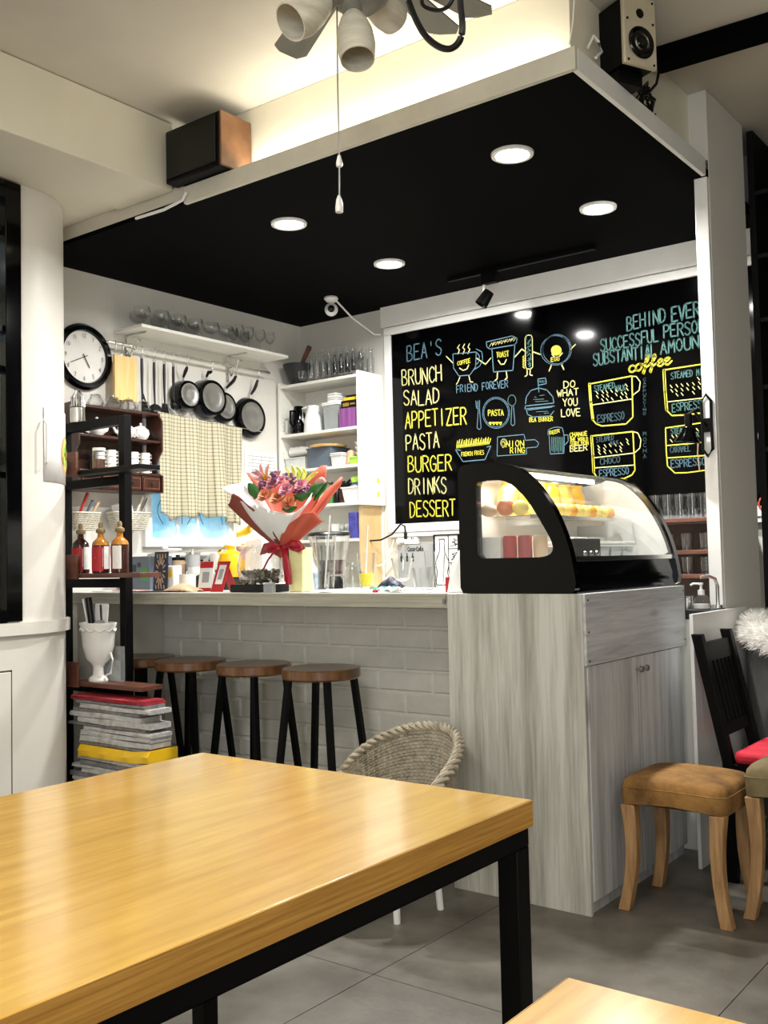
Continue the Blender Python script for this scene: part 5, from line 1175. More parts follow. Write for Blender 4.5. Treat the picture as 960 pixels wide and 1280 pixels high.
solo('cake_box', MB().box(-2.04, -1.935, 3.24, 3.36, SZ0, SZ0+.09), 'paper_white', 'white box on the floor of the case by its back', 'box', bev=.003)
for k in range(5):
    tub('pastry_tub', ('first', 'second', 'third', 'fourth', 'fifth')[k]+' clear pastry tub from the near end on the case floor', -1.88, -1.73, 3.42+.115*k, 3.525+.115*k, SZ0, .055, 'clear_plastic', 'paper_white')
for k in range(4):
    solo('sandwich_box', MB().obox((-1.96, 3.50+.16*k, SZ0+.045), (.13, .14, .09)), ('paper_white', 'grey_plastic', 'paper_white', 'frosted')[k], ('white', 'grey', 'plain white', 'frosted')[k]+' pastry box at the back of the case floor', 'box', bev=.003)
# ================================================================ ITEMS ON THE COUNTER
K = 1.0918
Y1_, Y2_, Y3_ = 3.30, 3.45, 3.66
def gx(px, y=Y1_): return at(px, 740, 'Y', y).x
def hz(py, y, px=480): return at(px, py, 'Y', y).z
# coin box
t = thing('coin_jar', 'clear plastic tip bowl of coins on a black base', 'tip jar', (gx(318), 3.34, K))
a, b = gx(288), gx(345)
mk('base', MB().box(a-t.location.x+.012, b-t.location.x-.005, -.055, .055, 0, .035), 'black_plastic', t, bev=.003)
mk('bowl', MB().lathe([(.080, .036), (.118, .06), (.130, .11), (.118, .17), (.085, .205), (.083, .207), (.083, .21), (.087, .21), (.125, .172), (.134, .11), (.121, .058), (.08, .034)], n=32, sy=.55), 'glass', t)
cn_ = MB(); rr_ = random.Random(9)
for k in range(330):
    x = rr_.uniform(-.112, .112); y = rr_.uniform(-.055, .055); z_ = rr_.uniform(.045, .098)
    if (x/.12)**2+(y/.06)**2 > 1: continue
    ax = Vector((rr_.uniform(-1, 1), rr_.uniform(-1, 1), rr_.uniform(-1, 1)))
    cn_.lathe([(.001, 0), (.011, 0), (.011, .002), (.001, .002)], (x, y, z_), 10, ax)
mk('coins', cn_, 'coins', t, kind='stuff', smooth=False)
mk('black_lid', MB().lathe([(.001, .2105), (.05, .2105), (.05, .217), (.001, .217)], n=24, sy=.55), 'glass', t)
solo('price_tag', MB().box(gx(338), gx(352), 3.255, 3.262, K, K+.045), 'clear_plastic', 'small clear plastic card stand right of the coin bowl', 'card stand')
# red card stands
def card_stand(name, label, px0, px1, py0, y, m, lean=.2, w2=None, lines=None, rz=0):
    x0, x1 = gx(px0, y), gx(px1, y); h = hz(py0, y, px0)-K; cx_ = (x0+x1)/2; w_ = x1-x0
    t = thing(name, label, 'sign', (cx_, y, K), rz)
    q = MB().prism([(-w_/2, 0, 0), (w_/2, 0, 0), (w_/2, lean*h, h), (-w_/2, lean*h, h)], (0, .004, 0))
    mk('card', q, m, t, smooth=False)
    mk('easel', MB().prism([(-w_/3, .012+lean*h*.8, h*.8), (w_/3, .012+lean*h*.8, h*.8), (w_/3, lean*h+.05, 0), (-w_/3, lean*h+.05, 0)], (0, .003, 0)), m, t)
    if lines: lines(t, w_, h, lean)
    return t
def pane(mb, w_, h, lean, x0, x1, z0, z1, off=-.0012):
    return mb.add([(w_*(x0-.5), lean*h*z0+off, h*z0), (w_*(x1-.5), lean*h*z0+off, h*z0), (w_*(x1-.5), lean*h*z1+off, h*z1), (w_*(x0-.5), lean*h*z1+off, h*z1)], [(0, 1, 2, 3)])
def l1(t, w_, h, lean):
    mk('white_panel', pane(MB(), w_, h, lean, .15, .85, .22, .80), 'paper_white', t, smooth=False); mk('grey_square', pane(MB(), w_, h, lean, .28, .72, .34, .68, -.002), 'frosted', t, smooth=False)
    q = MB(); text3(q, 'SCAN', (-w_*.3, lean*h*.86-.0015, h*.84), (w_*.3, lean*h*.86-.0015, h*.84), h*.09, .002, (0, -.0012, 0)); mk('lettering', q, 'paper_white', t, smooth=False)
card_stand('payment_sign', 'red and white payment card stand left of the tilted red one', 247, 264, 702, 3.36, 'paper_white', .15, lines=lambda t, w_, h, lean: (mk('red_top', pane(MB(), w_, h, lean, .02, .98, .78, .99), 'red_label', t, smooth=False), mk('red_foot', pane(MB(), w_, h, lean, .02, .98, .01, .12), 'red_label', t, smooth=False), mk('grey_square', pane(MB(), w_, h, lean, .25, .75, .3, .65), 'grey_plastic', t, smooth=False)))
def l2(t, w_, h, lean):
    mk('white_panel', pane(MB(), w_, h, lean, .2, .8, .25, .88), 'paper_white', t, smooth=False); mk('grey_square', pane(MB(), w_, h, lean, .32, .68, .40, .74, -.002), 'grey_plastic', t, smooth=False)
o = card_stand('payment_sign', 'tilted red payment card stand beside the coin bowl', 262, 279, 702, 3.33, 'red_label', .35, lines=l2, rz=-.12)
# dark poster card with pale burst print
def l3(t, w_, h, lean):
    q = MB()
    for k in range(14):
        a = 2*math.pi*k/14; c = Vector((0, 0, 0))
        P0 = Vector((math.cos(a)*w_*.2, 0, h*.5+math.sin(a)*h*.2)); P1 = Vector((math.cos(a)*w_*.36, 0, h*.5+math.sin(a)*h*.36))
        for p_ in (P0, P1): p_.y = lean*p_.z
        ribbon(q, [P0, P1], .008, (0, -.0012, 0))
    for k in range(4): ribbon(q, [Vector((w_*(-.3+.2*k), lean*h*.93, h*.93)), Vector((w_*(-.26+.2*k), lean*h*.85, h*.85))], .008, (0, -.0012, 0)); ribbon(q, [Vector((w_*(-.3+.2*k), lean*h*.14, h*.14)), Vector((w_*(-.26+.2*k), lean*h*.07, h*.07))], .008, (0, -.0012, 0))
    mk('burst_print', q, 'tan', t, smooth=False)
card_stand('dark_poster_card', 'dark navy card with a pale burst print standing on the counter', 191, 208, 690, 3.42, 'navy', .08, lines=l3)
t = thing('tissue_dispenser', 'white plastic holder with yellow tabs right of the dark card', 'holder', (gx(214, 3.45), 3.47, K)); mk('body', MB().box(-.03, .03, -.03, .03, 0, .13), 'white_plastic', t, bev=.006); mk('yellow_tab', MB().prism([(-.018, -.031, .075), (.024, -.031, .07), (.016, -.031, .118)], (0, -.002, 0)), 'yellow_bag', t)
t = mug((gx(231, 3.4), 3.42, K), 'white mug with a spotted saucer set beside the payment signs', None, 1.2, r=.042, h=.085); t.pop('group', None) if 'group' in t else None
t = mug((gx(240, 3.5), 3.52, K), 'tall white cup standing behind the white mug', None, 1.8, r=.034, h=.12)
# grey printed carton & microwave-like dark box
t = thing('grey_carton', 'dark grey carton with a green print at the left end of the counter', 'carton', (gx(180, 3.62), 3.68, K)); mk('box', MB().box(-.10, .075, -.08, .08, 0, .185), 'slate_blue', t, bev=.003); mk('green_print', MB().box(-.0, .06, -.0815, -.0802, .05, .12), 'green', t); mk('dark_print', MB().box(-.07, -.04, -.0815, -.0802, .10, .14).box(-.03, .0, -.0815, -.0802, .125, .15), 'dark_grey_plastic', t)
pr = MB().prism([(-.09, -.05, 0), (.0, -.06, .012), (.075, -.04, .03), (.08, .05, .028), (-.02, .06, .01), (-.085, .05, .002)], (0, 0, .008)).lathe([(.001, .035), (.018, .04), (.015, .052), (.001, .056)], (.0, 0, 0), 10)
solo('printed_tray_liner', MB().add([(v[0]+gx(196, 3.6), v[1]+3.66, v[2]+K+.187) for v in pr.v], pr.f), 'paper_white', 'crumpled white paper lying on the grey carton', 'paper')
t = thing('toaster_oven', 'grey toaster oven standing on the side worktop below the curtain', 'oven', (gx(224, 3.85), 4.05, 1.0605)); t.location.x = -4.36
mk('housing', MB().box(-.17, .17, -.11, .13, 0, .22), 'grey_plastic', t, bev=.01); mk('glass_door', MB().box(-.15, .09, -.116, -.1105, .03, .19), 'black_gloss', t); mk('door_handle', MB().cyl((-.12, -.13, .175), (.06, -.13, .175), .006), 'steel', t)
for k in range(2): mk('knob', MB().lathe([(.014, 0), (.012, .012), (.001, .013)], (.13, -.111, .06+.07*k), 14, (0, -1, 0)), 'black_plastic', t)
# clutter on the side worktop below the curtain
SWZ = 1.0605
tub('grey_crate', 'grey plastic crate on the side worktop under the window', -4.62, -4.42, 4.22, 4.42, SWZ, .17, 'grey_plastic', None, .9)
solo('round_tray', MB().lathe([(.001, 0), (.10, 0), (.115, .02), (.112, .022), (.098, .006), (.001, .005)], (-4.52, 4.32, SWZ+.1815), 30), 'steel', 'round steel tray on the grey crate below the window', 'tray')
for k, (y, h, m_, lab) in enumerate(((222, .16, 'tan', 'tan canister'), (241, .19, 'grey_plastic', 'tall grey canister'), (287, .15, 'slate_blue', 'dark blue canister'), (305, .21, 'rose_pink', 'pink canister'))):
    t = thing('canister', lab+' at the back of the bar counter below the window', 'canister', (gx(y, 3.84), 3.845, K)); mk('body', MB().lathe([(.036, 0), (.040, .004), (.040, h), (.001, h)], n=22), m_, t); mk('lid', MB().lathe([(.042, h+.0005), (.042, h+.016), (.012, h+.02), (.012, h+.03), (.001, h+.031)], n=22), ('black_plastic', 'steel', 'white_plastic', 'tan')[k], t)
t = thing('kitchen_scale', 'white kitchen scale on the side worktop below the curtain', 'scale', (-4.22, 4.42, SWZ)); mk('body', MB().box(-.07, .07, -.08, .08, 0, .05), 'white_plastic', t, bev=.01); mk('pan', MB().lathe([(.02, .0505), (.02, .065), (.075, .07), (.085, .09), (.083, .09), (.073, .074), (.001, .07)], n=28), 'steel', t)
solo('red_carton', MB().obox((-4.24, 4.60, SWZ+.07), (.07, .10, .14), .2), 'red_label', 'small red carton beside the kitchen scale', 'carton', bev=.002)
solo('brown_carton', MB().obox((-4.23, 4.74, SWZ+.085), (.08, .11, .17), -.1), 'tan', 'tan carton beside the small red carton', 'carton', bev=.002)
# papers and napkin bag along the counter edge
for k, (a, b, m_, lab, y) in enumerate(((128, 188, 'paper_white', 'white printed leaflet lying flat at the left end of the counter', 3.33), (150, 180, 'paper_pink', 'pink printed leaflet on top of the white one', 3.34), (176, 212, 'dark_grey_plastic', 'dark folded menu lying on the counter edge', 3.31))):
    z_ = K + (.0002 if k != 1 else .0052) ; z_ = K+.0002+(.0044 if k else 0)
    if k == 2: z_ = K+.0002
    x0_, x1_ = gx(a, y), gx(b, y)
    if k == 0: x1_ = gx(174, y)
    q = MB().obox(((x0_+x1_)/2, y, z_+.002), (x1_-x0_, .14 if k != 1 else .10, .004), .06*(k-1)); solo(('leaflet', 'leaflet', 'folded_menu')[k], q, m_, lab, 'paper')
nb = MB(); 
def napk(u, v): return (gx(208, 3.3)+(gx(243, 3.3)-gx(208, 3.3))*u, 3.27+.11*v, K+.0005+.036*math.sin(math.pi*min(1, max(0, u*.9+.08)))*math.sin(math.pi*min(1, v*.92+.05))+.005*abs(math.sin(u*17+v*6)))
nb.grid(napk, 14, 8); solo('napkin_packet', nb, 'tan', 'crumpled beige napkin packet at the counter edge', 'packet', solid=.002)
# orange squeezer, yellow kettle shapes
sq = thing('yellow_kettle', 'glossy yellow kettle behind the coin bowl', 'kettle', (gx(286, 3.6), 3.62, K))
mk('body', MB().lathe([(.06, 0), (.07, .02), (.072, .07), (.055, .12), (.02, .14), (.018, .15), (.001, .152)], n=26), 'yellow_plastic', sq)
for o in sq.children: o.location.z = .065
mk('stand', MB().lathe([(.055, 0), (.058, .01), (.05, .064), (.001, .0645)], n=22), 'dark_grey_plastic', sq)
mk('handle', MB().tube([(-.06, 0, .16), (-.09, 0, .20), (-.04, 0, .225), (.02, 0, .215)], .009, 8), 'yellow_plastic', sq)
p_ = at(312, 664, 'Y', 3.62)
gl_ = MB().grid(lambda u, v: (p_.x-.075+.16*u, 3.60+.04*math.sin(u*5), p_.z-.03+.05*u*1.0+.045*v*math.sin(math.pi*(u*.8+.15))+.006*math.sin(v*9)), 12, 6)
t = thing('yellow_glove', 'yellow rubber glove draped over a white bag behind the coin bowl', 'glove', (p_.x, 3.62, K)); mk('glove', gl_, 'yellow_bag', t, 'W', solid=.012, sub=1)
ppx = gx(313, 3.64); hh_ = p_.z-.03-K
solo('white_paper_bag', MB().prism([(ppx-.07, 3.66, K), (ppx+.07, 3.66, K), (ppx+.06, 3.67, K+hh_), (ppx-.06, 3.67, K+hh_-.015)], (0, .06, 0)), 'paper_white', 'white paper bag standing behind the coin bowl', 'bag', bev=.006)
t = thing('paper_towel_roll', 'upright paper towel roll behind the payment signs', 'roll', (gx(262, 3.62), 3.70, K)); mk('roll', MB().lathe([(.018, 0), (.055, 0), (.055, .19), (.018, .19), (.018, 0)], n=26), 'paper_white', t); mk('core', MB().lathe([(.016, .0), (.016, .205), (.014, .205), (.014, 0)], n=16), 'tan', t)
t = thing('card_terminal', 'dark payment terminal with a grey receipt behind the red signs', 'card reader', (gx(258, 3.5), 3.50, K)); mk('body', MB().prism([(-.045, -.04, 0), (.045, -.04, 0), (.045, -.03, .075), (-.045, -.03, .075)], (0, .07, .03)), 'dark_grey_plastic', t, bev=.004); mk('receipt', MB().prism([(-.035, .0, .10), (.02, -.01, .10), (.03, -.01, .175), (-.03, .01, .16)], (0, .001, 0)), 'frosted', t)
p_ = at(292, 658, 'Y', 3.72)
# blender behind bouquet
t = thing('blender_jar', 'clear blender jar with a black lid behind the tall glass', 'blender', (gx(408, 3.75), 3.78, K))
mk('jar', MB().lathe([(.055, .06), (.07, .10), (.10, .245), (.103, .258), (.100, .258), (.096, .245), (.066, .10), (.001, .066)], n=28), 'glass', t)
mk('lid', MB().lathe([(.001, .2585), (.108, .2585), (.110, .266), (.10, .276), (.03, .282), (.001, .282)], n=28), 'black_plastic', t)
mk('base', MB().lathe([(.07, 0), (.07, .03), (.052, .059), (.001, .0595)], n=24), 'black_plastic', t)
mk('contents', MB().lathe([(.001, .068), (.062, .07), (.075, .14), (.001, .14)], n=20), 'dark_sauce', t)
# cleaning bottle clutter behind
t = thing('blue_bottle', 'blue tinted plastic bottle behind the yellow vase wrap', 'bottle', (gx(385, 3.62), 3.64, K)); mk('body', MB().lathe([(.035, 0), (.038, .01), (.038, .09), (.022, .12), (.014, .13), (.001, .13)], n=20), 'bag_blue', t); mk('nozzle', MB().box(-.035, .012, -.01, .01, .1305, .155), 'white_plastic', t, bev=.003)
# glasses row
gA = tumbler((gx(400), 3.31, K), 'short clear tumbler left of the tall straw glass', None, .037, .085, .012)
t = tumbler((gx(414), 3.27, K), 'tall fluted glass with a straw near the counter middle', None, .046, .245, .02, r0=.032)
for k in range(12):
    a = 2*math.pi*k/12; 
fl_ = MB()
for k in range(14):
    a = 2*math.pi*k/14; fl_.tube([(.033*math.cos(a), .033*math.sin(a), .025), (.044*math.cos(a), .044*math.sin(a), .20)], .0022, 4)
mk('flute', fl_, 'glass', t)
x_ = gx(414); solo('straw', MB().cyl((x_-.01, 3.27, K+.022), (x_+.028, 3.268, K+.33), .0035), 'white_plastic', 'white straw standing in the tall fluted glass', 'straw')
t = thing('mason_jar_mug', 'clear mason jar mug beside the tall glass', 'glass', (gx(436), 3.33, K)); mk('body', MB().lathe([(.036, 0), (.042, .008), (.042, .085), (.034, .105), (.034, .125), (.031, .125), (.031, .105), (.039, .085), (.039, .012), (.001, .01)], n=24), 'glass', t); mk('handle', MB().tube([(.04, 0, .085), (.065, 0, .08), (.066, 0, .035), (.04, 0, .025)], .006, 6), 'glass', t); mk('rim', MB().lathe([(.0345, .108), (.036, .11), (.0345, .112)], n=24), 'glass', t)
t = tumbler((gx(455), 3.32, K), 'glass half filled with yellow juice', None, .040, .165, .025, r0=.028)
mk('juice', MB().lathe([(.001, .027), (.0255, .027), (.031, .078), (.001, .078)], n=22), 'juice', t)
x_ = gx(455); solo('straw', MB().cyl((x_-.004, 3.32, K+.079), (x_+.012, 3.318, K+.28), .0035), 'white_plastic', 'white straw standing in the yellow juice glass', 'straw')
def goblet(x, y, label):
    t = thing('goblet', label, 'glass', (x, y, K)); mk('bowl', MB().lathe([(.008, .045), (.030, .055), (.034, .09), (.046, .14), (.044, .14), (.032, .09), (.027, .06), (.001, .052)], n=24), 'glass', t); mk('foot', MB().lathe([(.034, 0), (.032, .005), (.008, .012), (.009, .0445)], n=20), 'glass', t); return t
goblet(gx(507), 3.28, 'footed goblet in the glass cluster right of the bright papers')
t = tumbler((gx(534), 3.36, K), 'tall beer glass behind the low tumbler near the posters', None, .045, .165, .02, r0=.035)
t = tumbler((gx(536), 3.27, K), 'low wide tumbler in front of the beer glass', None, .048, .10, .012, r0=.038)
t = tumbler((gx(553), 3.42, K), 'cola glass with a faint ring behind the low tumbler', None, .034, .115, .012)
t = tumbler((gx(564), 3.36, K), 'small pinkish glass beside the white bag', None, .030, .075, .01)
solo('red_packet', MB().box(gx(557, 3.3), gx(562, 3.3), 3.30, 3.31, K, K+.06), 'red_label', 'small red packet standing left of the pinkish glass', 'packet')
pb_ = MB()
def plb(u, v):
    a = 2*math.pi*u; r = (.075*(1-v)**.55+.018)*(1+.10*math.sin(a*5+v*4)+.05*math.sin(a*11)); return (gx(582)-.01+r*math.cos(a), 3.34+.7*r*math.sin(a), K+.175*v+.001)
pb_.grid(plb, 40, 12); solo('white_plastic_bag', pb_, 'white_plastic', 'crumpled white plastic bag against the display case', 'bag', solid=.0015)
# papers, cloth in the bright middle
solo('teal_cloth', MB().grid(lambda u, v: (gx(470, 3.45)+.10*u, 3.40+.08*v, K+.002+.018*abs(math.sin(u*5+1))*abs(math.sin(v*4+.6))), 10, 8), 'teal_cloth', 'small teal cloth lying by the yellow juice glass', 'cloth', solid=.002)
solo('plastic_scraps', MB().grid(lambda u, v: (gx(480, 3.32)+.10*u, 3.27+.09*v, K+.002+.02*abs(math.sin(u*7+1))*abs(math.sin(v*5+.6))), 12, 8), 'paper_white', 'crumpled clear white wrapper left of the goblet', 'wrapper', solid=.0015)
solo('bottle_cap', MB().lathe([(.001, 0), (.012, 0), (.012, .01), (.001, .01)], (gx(471, 3.3), 3.29, K), 16), 'red_label', 'small red bottle cap on the counter', 'cap')
solo('navy_bag', MB().grid(lambda u, v: (gx(473, 3.55)-.05+.12*u, 3.60+.07*v, K+.002+.045*math.sin(math.pi*min(1, u))*abs(math.sin(v*3+.3))+.012*abs(math.sin(u*9))), 12, 8), 'navy', 'dark navy pouch lying behind the teal cloth', 'pouch', solid=.004)
# ---- poster frames on the back worktop / wall under the board
def wall_poster(x0p, x1p, y0p, y1p, name, label, m, y=BY-.06):
    a = at(x0p, y1p, 'Y', y); b = at(x1p, y0p, 'Y', y); t = thing(name, label, 'poster', ((a.x+b.x)/2, y, a.z)); return t, a, b
t, a, b = wall_poster(498, 541, 680, 722, 'bottle_poster', 'grey poster with a row of small bottles under the socket box', 'frosted')
zb_ = .941
mk('sheet', MB().box(a.x, b.x, a.y, a.y+.01, zb_, b.z), 'grey_plastic', t, 'W')
q = MB(); text3(q, 'Coca-Cola', at(510, 689, 'Y', a.y)+Vector((0, 0, 0)), at(529, 688.5, 'Y', a.y), .026, .0045, (0, -.0015, 0), gap=.1); mk('lettering', q, 'dark_grey_plastic', t, 'W', smooth=False)
def bottle_outline(q, cx_, zb2, h, y, w_=.0035):
    pr_ = [(.16, 0), (.17, .1), (.13, .28), (.17, .42), (.17, .52), (.07, .72), (.06, .92), (.07, 1)]
    ribbon(q, [Vector((cx_-r*h, y, zb2+z_*h)) for r, z_ in pr_]+[Vector((cx_+r*h, y, zb2+z_*h)) for r, z_ in pr_[::-1]]+[Vector((cx_-.16*h, y, zb2))], w_, (0, -.0015, 0))
bt_ = MB()
for k, px_ in enumerate((502, 509, 516)):
    c = at(px_, 702, 'Y', a.y-.001); pr_ = [(.16, 0), (.17, .1), (.13, .28), (.17, .42), (.17, .52), (.07, .72), (.06, .92), (.07, 1)]; h = .055
    P = [Vector((c.x-r*h, a.y-.0015, c.z+z_*h)) for r, z_ in pr_]+[Vector((c.x+r*h, a.y-.0015, c.z+z_*h)) for r, z_ in pr_[::-1]]; bt_.add(P, [tuple(range(16))])
mk('bottle_print', bt_, 'dark_grey_plastic', t, 'W', smooth=False)
a = at(543, 740, 'Y', 4.60); b = at(573, 667, 'Y', 4.60); y_ = 4.60
fy = 5.10; a = at(543, 735, 'Y', fy); b = at(573, 667, 'Y', fy); a.z = .941
t = thing('bottle_drawing_frame', 'black framed ink drawing of a bottle beside the display case', 'picture', ((a.x+b.x)/2, fy, a.z))
mk('frame', MB().ring([(a.x, fy, a.z), (b.x, fy, a.z), (b.x, fy, b.z), (a.x, fy, b.z)], [(a.x+.009, fy, a.z+.009), (b.x-.009, fy, a.z+.009), (b.x-.009, fy, b.z-.009), (a.x+.009, fy, b.z-.009)], (0, .015, 0)), 'black_metal', t, 'W')
mk('sheet', MB().box(a.x+.009, b.x-.009, fy+.006, fy+.012, a.z+.009, b.z-.009), 'paper_white', t, 'W')
q = MB(); W_ = b.x-a.x; bottle_outline(q, a.x+W_*.32, b.z-.31, .28, fy+.006, .006)
ribbon(q, [Vector((a.x+W_*.58, fy+.006, a.z+.01)), Vector((a.x+W_*.58, fy+.006, b.z-.01))], .006, (0, -.0015, 0))
for k in range(3):
    z_ = b.z-.09-.085*k; ribbon(q, [Vector((a.x+W_*.6, fy+.006, z_)), Vector((b.x-.01, fy+.006, z_))], .005, (0, -.0015, 0))
    ribbon(q, [Vector((a.x+W_*(.65+.28*abs(math.sin(j*1.7+k))), fy+.006, z_+.015+.012*(j % 5))) for j in range(8)], .004, (0, -.0015, 0))
mk('ink_drawing', q, 'black_metal', t, 'W', smooth=False)
p_ = at(582, 700, 'Y', 4.90)
t = thing('sauce_bottle', 'glass bottle of brown red sauce with a dark cap beside the framed drawing', 'bottle', (p_.x, 4.9, .941)); H_ = at(582, 661, 'Y', 4.9).z-.941
mk('body', MB().lathe([(.034, 0), (.038, .01), (.038, H_*.45), (.018, H_*.72), (.015, H_*.9), (.001, H_*.9)], n=24), 'magazine_red', t); mk('cap', MB().lathe([(.019, H_*.9+.0005), (.019, H_), (.001, H_)], n=18), 'dark_wood', t)
# socket box & plug
a = at(497, 681, 'Y', BY-.04); b = at(521, 666, 'Y', BY-.04)
t = thing('power_outlet', 'white socket box with a black plug below the menu board', 'outlet', ((a.x+b.x)/2, BY-.03, a.z-.0)); b.z = min(b.z, Z0-.09)
mk('box', MB().box(a.x, b.x, BY-.045, BY-.001, a.z, b.z), 'white_plastic', t, 'W', bev=.004)
mk('adapter', MB().box(a.x+.02, a.x+.06, BY-.085, BY-.0455, a.z+.01, b.z-.01), 'white_plastic', t, 'W', bev=.005)
mk('socket_hole', MB().box(b.x-.04, b.x-.035, BY-.047, BY-.0452, a.z+.03, a.z+.045).box(b.x-.025, b.x-.02, BY-.047, BY-.0452, a.z+.03, a.z+.045), 'black_plastic', t, 'W')
pts = [at(507, 668, 'Y', BY-.09), at(506, 658, 'Y', BY-.10), at(501, 655, 'Y', BY-.10), at(490, 668, 'Y', BY-.10), at(476, 675, 'Y', BY-.12), at(462, 676, 'Y', BY-.14), at(456, 681, 'Y', BY-.16)]
solo('black_power_cord', MB().tube(pts, .006, 6).cyl(at(507, 666, 'Y', BY-.09), at(507, 674, 'Y', BY-.09), .011), 'black_plastic', 'black plug and cord curving down from the socket box', 'cord')
pts = [at(x, y, 'Y', BY-.07) for x, y in ((492, 675), (488, 690), (480, 705), (468, 709), (455, 705))]
solo('white_power_cord', MB().tube(pts, .005, 6), 'white_plastic', 'white cord hanging from the socket box towards the shelf unit', 'cord')
# ================================================================ BOUQUET in a wrapped vase
BXx, BYy = gx(362), 3.36
c0 = at(358, 690, 'Y', BYy)
vs_ = thing('yellow_gift_bag', 'pale yellow printed bag standing under the bouquet', 'bag', (gx(364), BYy, K))
hv = hz(685, BYy, 364)-K
mk('bag', MB().prism([(-.035, -.035, 0), (.045, -.035, 0), (.052, -.04, hv), (-.03, -.04, hv)], (0, .07, 0)), 'vase_yellow', vs_, bev=.003)
t = thing('flower_bouquet', 'bouquet of pink and peach flowers in coral and white paper with a red ribbon', 'bouquet', (c0.x, BYy, c0.z-.05))
def bq(px, py, dy=0): return at(px, py, 'Y', BYy+dy)
tie = bq(357, 683)
def sheet(P, m, name, th=.0015):
    q = MB(); V = [bq(*p) for p in P[0]]
    return None
def fold(name, m, top, bot, bow=0, n=10, m2=8):
    # paper surface between a polyline along the top and one along the tie
    T_s = [bq(*p) for p in top]; B_s = [bq(*p) for p in bot]
    def samp(L, u):
        f = u*(len(L)-1); i = min(int(f), len(L)-2); return L[i].lerp(L[i+1], f-i)
    def fn(u, v):
        p = samp(B_s, u).lerp(samp(T_s, u), v); p.y += bow*math.sin(math.pi*v)*1.0 + .004*math.sin(u*18)*v; return p
    return mk(name, MB().grid(fn, n, m2), m, t, 'W', solid=.0016)
# back sheets
fold('back_paper', 'wrap_coral', [(307, 590, .10), (330, 600, .14), (380, 600, .16), (408, 577, .12), (408, 600, .09)], [(352, 680, .01), (355, 680, .015), (358, 680, .02), (360, 680, .015), (362, 680, .01)], .03)
fold('back_paper', 'wrap_coral', [(408, 612, .06), (430, 593, .03), (425, 608, .01), (412, 625, -.02), (392, 650, -.04)], [(361, 680, .01), (363, 680, 0), (364, 680, -.005), (365, 681, -.01), (365, 682, -.012)], .0)
fold('white_paper', 'wrap_white', [(276, 609, .03), (292, 606, .06), (312, 600, .08), (322, 612, .09)], [(350, 681, .0), (352, 680, .01), (354, 680, .01), (356, 680, .015)], .02)
fold('white_paper', 'wrap_white', [(300, 626, -.03), (322, 632, -.065), (345, 640, -.085), (368, 642, -.085), (388, 625, -.06), (391, 616, -.03)], [(351, 684, -.012), (353, 684, -.016), (356, 685, -.02), (358, 685, -.02), (360, 684, -.018), (362, 684, -.012)], -.03, 16)
fold('front_paper', 'wrap_brown', [(285, 632, 0), (291, 616, .0), (300, 622, -.03), (325, 643, -.07), (340, 658, -.075)], [(346, 685, -.005), (348, 684, -.015), (350, 684, -.022), (352, 684, -.026), (355, 683, -.028)], -.012, 14)
fold('front_paper', 'wrap_coral', [(352, 668, -.08), (362, 655, -.09), (378, 642, -.09), (392, 640, -.06), (404, 652, -.03)], [(352, 684, -.028), (355, 684, -.03), (357, 684, -.03), (360, 685, -.026), (364, 686, -.02)], -.012, 16)
fold('stem_paper', 'wrap_coral', [(344, 684, -.01), (350, 685, -.026), (358, 686, -.03), (366, 685, -.02)], [(341, 692, -.01), (348, 696, -.02), (351, 698, -.02), (352, 697, -.02)], 0, 8, 4)
mk('stems', MB().lathe([(.02, 0), (.012, .06), (.02, .11), (.001, .11)], tie+Vector((.0, .02, -.10)), 10), 'leaf', t, 'W')
# ribbon
def rib(name, P, w_, dy=-.035):
    L = [bq(x, y, dy+k) for x, y, k in P]
    q = MB(); n = len(L); V = []
    for i, p in enumerate(L):
        d = (L[min(i+1, n-1)]-L[max(i-1, 0)]).normalized(); s_ = d.cross(Vector((0, -1, 0))).normalized()*w_[min(i, len(w_)-1)]/2; V += [p-s_, p+s_]
    q.add(V, [(2*i, 2*i+1, 2*i+3, 2*i+2) for i in range(n-1)]); return mk(name, q, 'ribbon', t, 'W', solid=.002)
rib('ribbon_band', [(344, 682, .02), (350, 683, -.002), (357, 684, -.006), (364, 683, 0), (368, 682, .02)], [.03]*5)
rib('bow_loop', [(357, 682, -.01), (365, 679, -.02), (374, 681, -.02), (379, 684, -.01), (373, 687, -.015), (362, 685, -.012)], [.012, .03, .035, .03, .025, .012])
rib('bow_loop', [(350, 683, -.01), (340, 681, -.02), (331, 684, -.01), (326, 690, -.005), (338, 688, -.012), (350, 685, -.012)], [.012, .03, .035, .03, .025, .012])
rib('ribbon_tail', [(355, 686, -.012), (357, 700, -.018), (359, 715, -.02), (361, 731, -.02)], [.028, .038, .042, .036])
rib('ribbon_tail', [(344, 688, -.012), (335, 700, -.016), (329, 712, -.01), (328, 722, -.006)], [.01, .010, .010, .010])
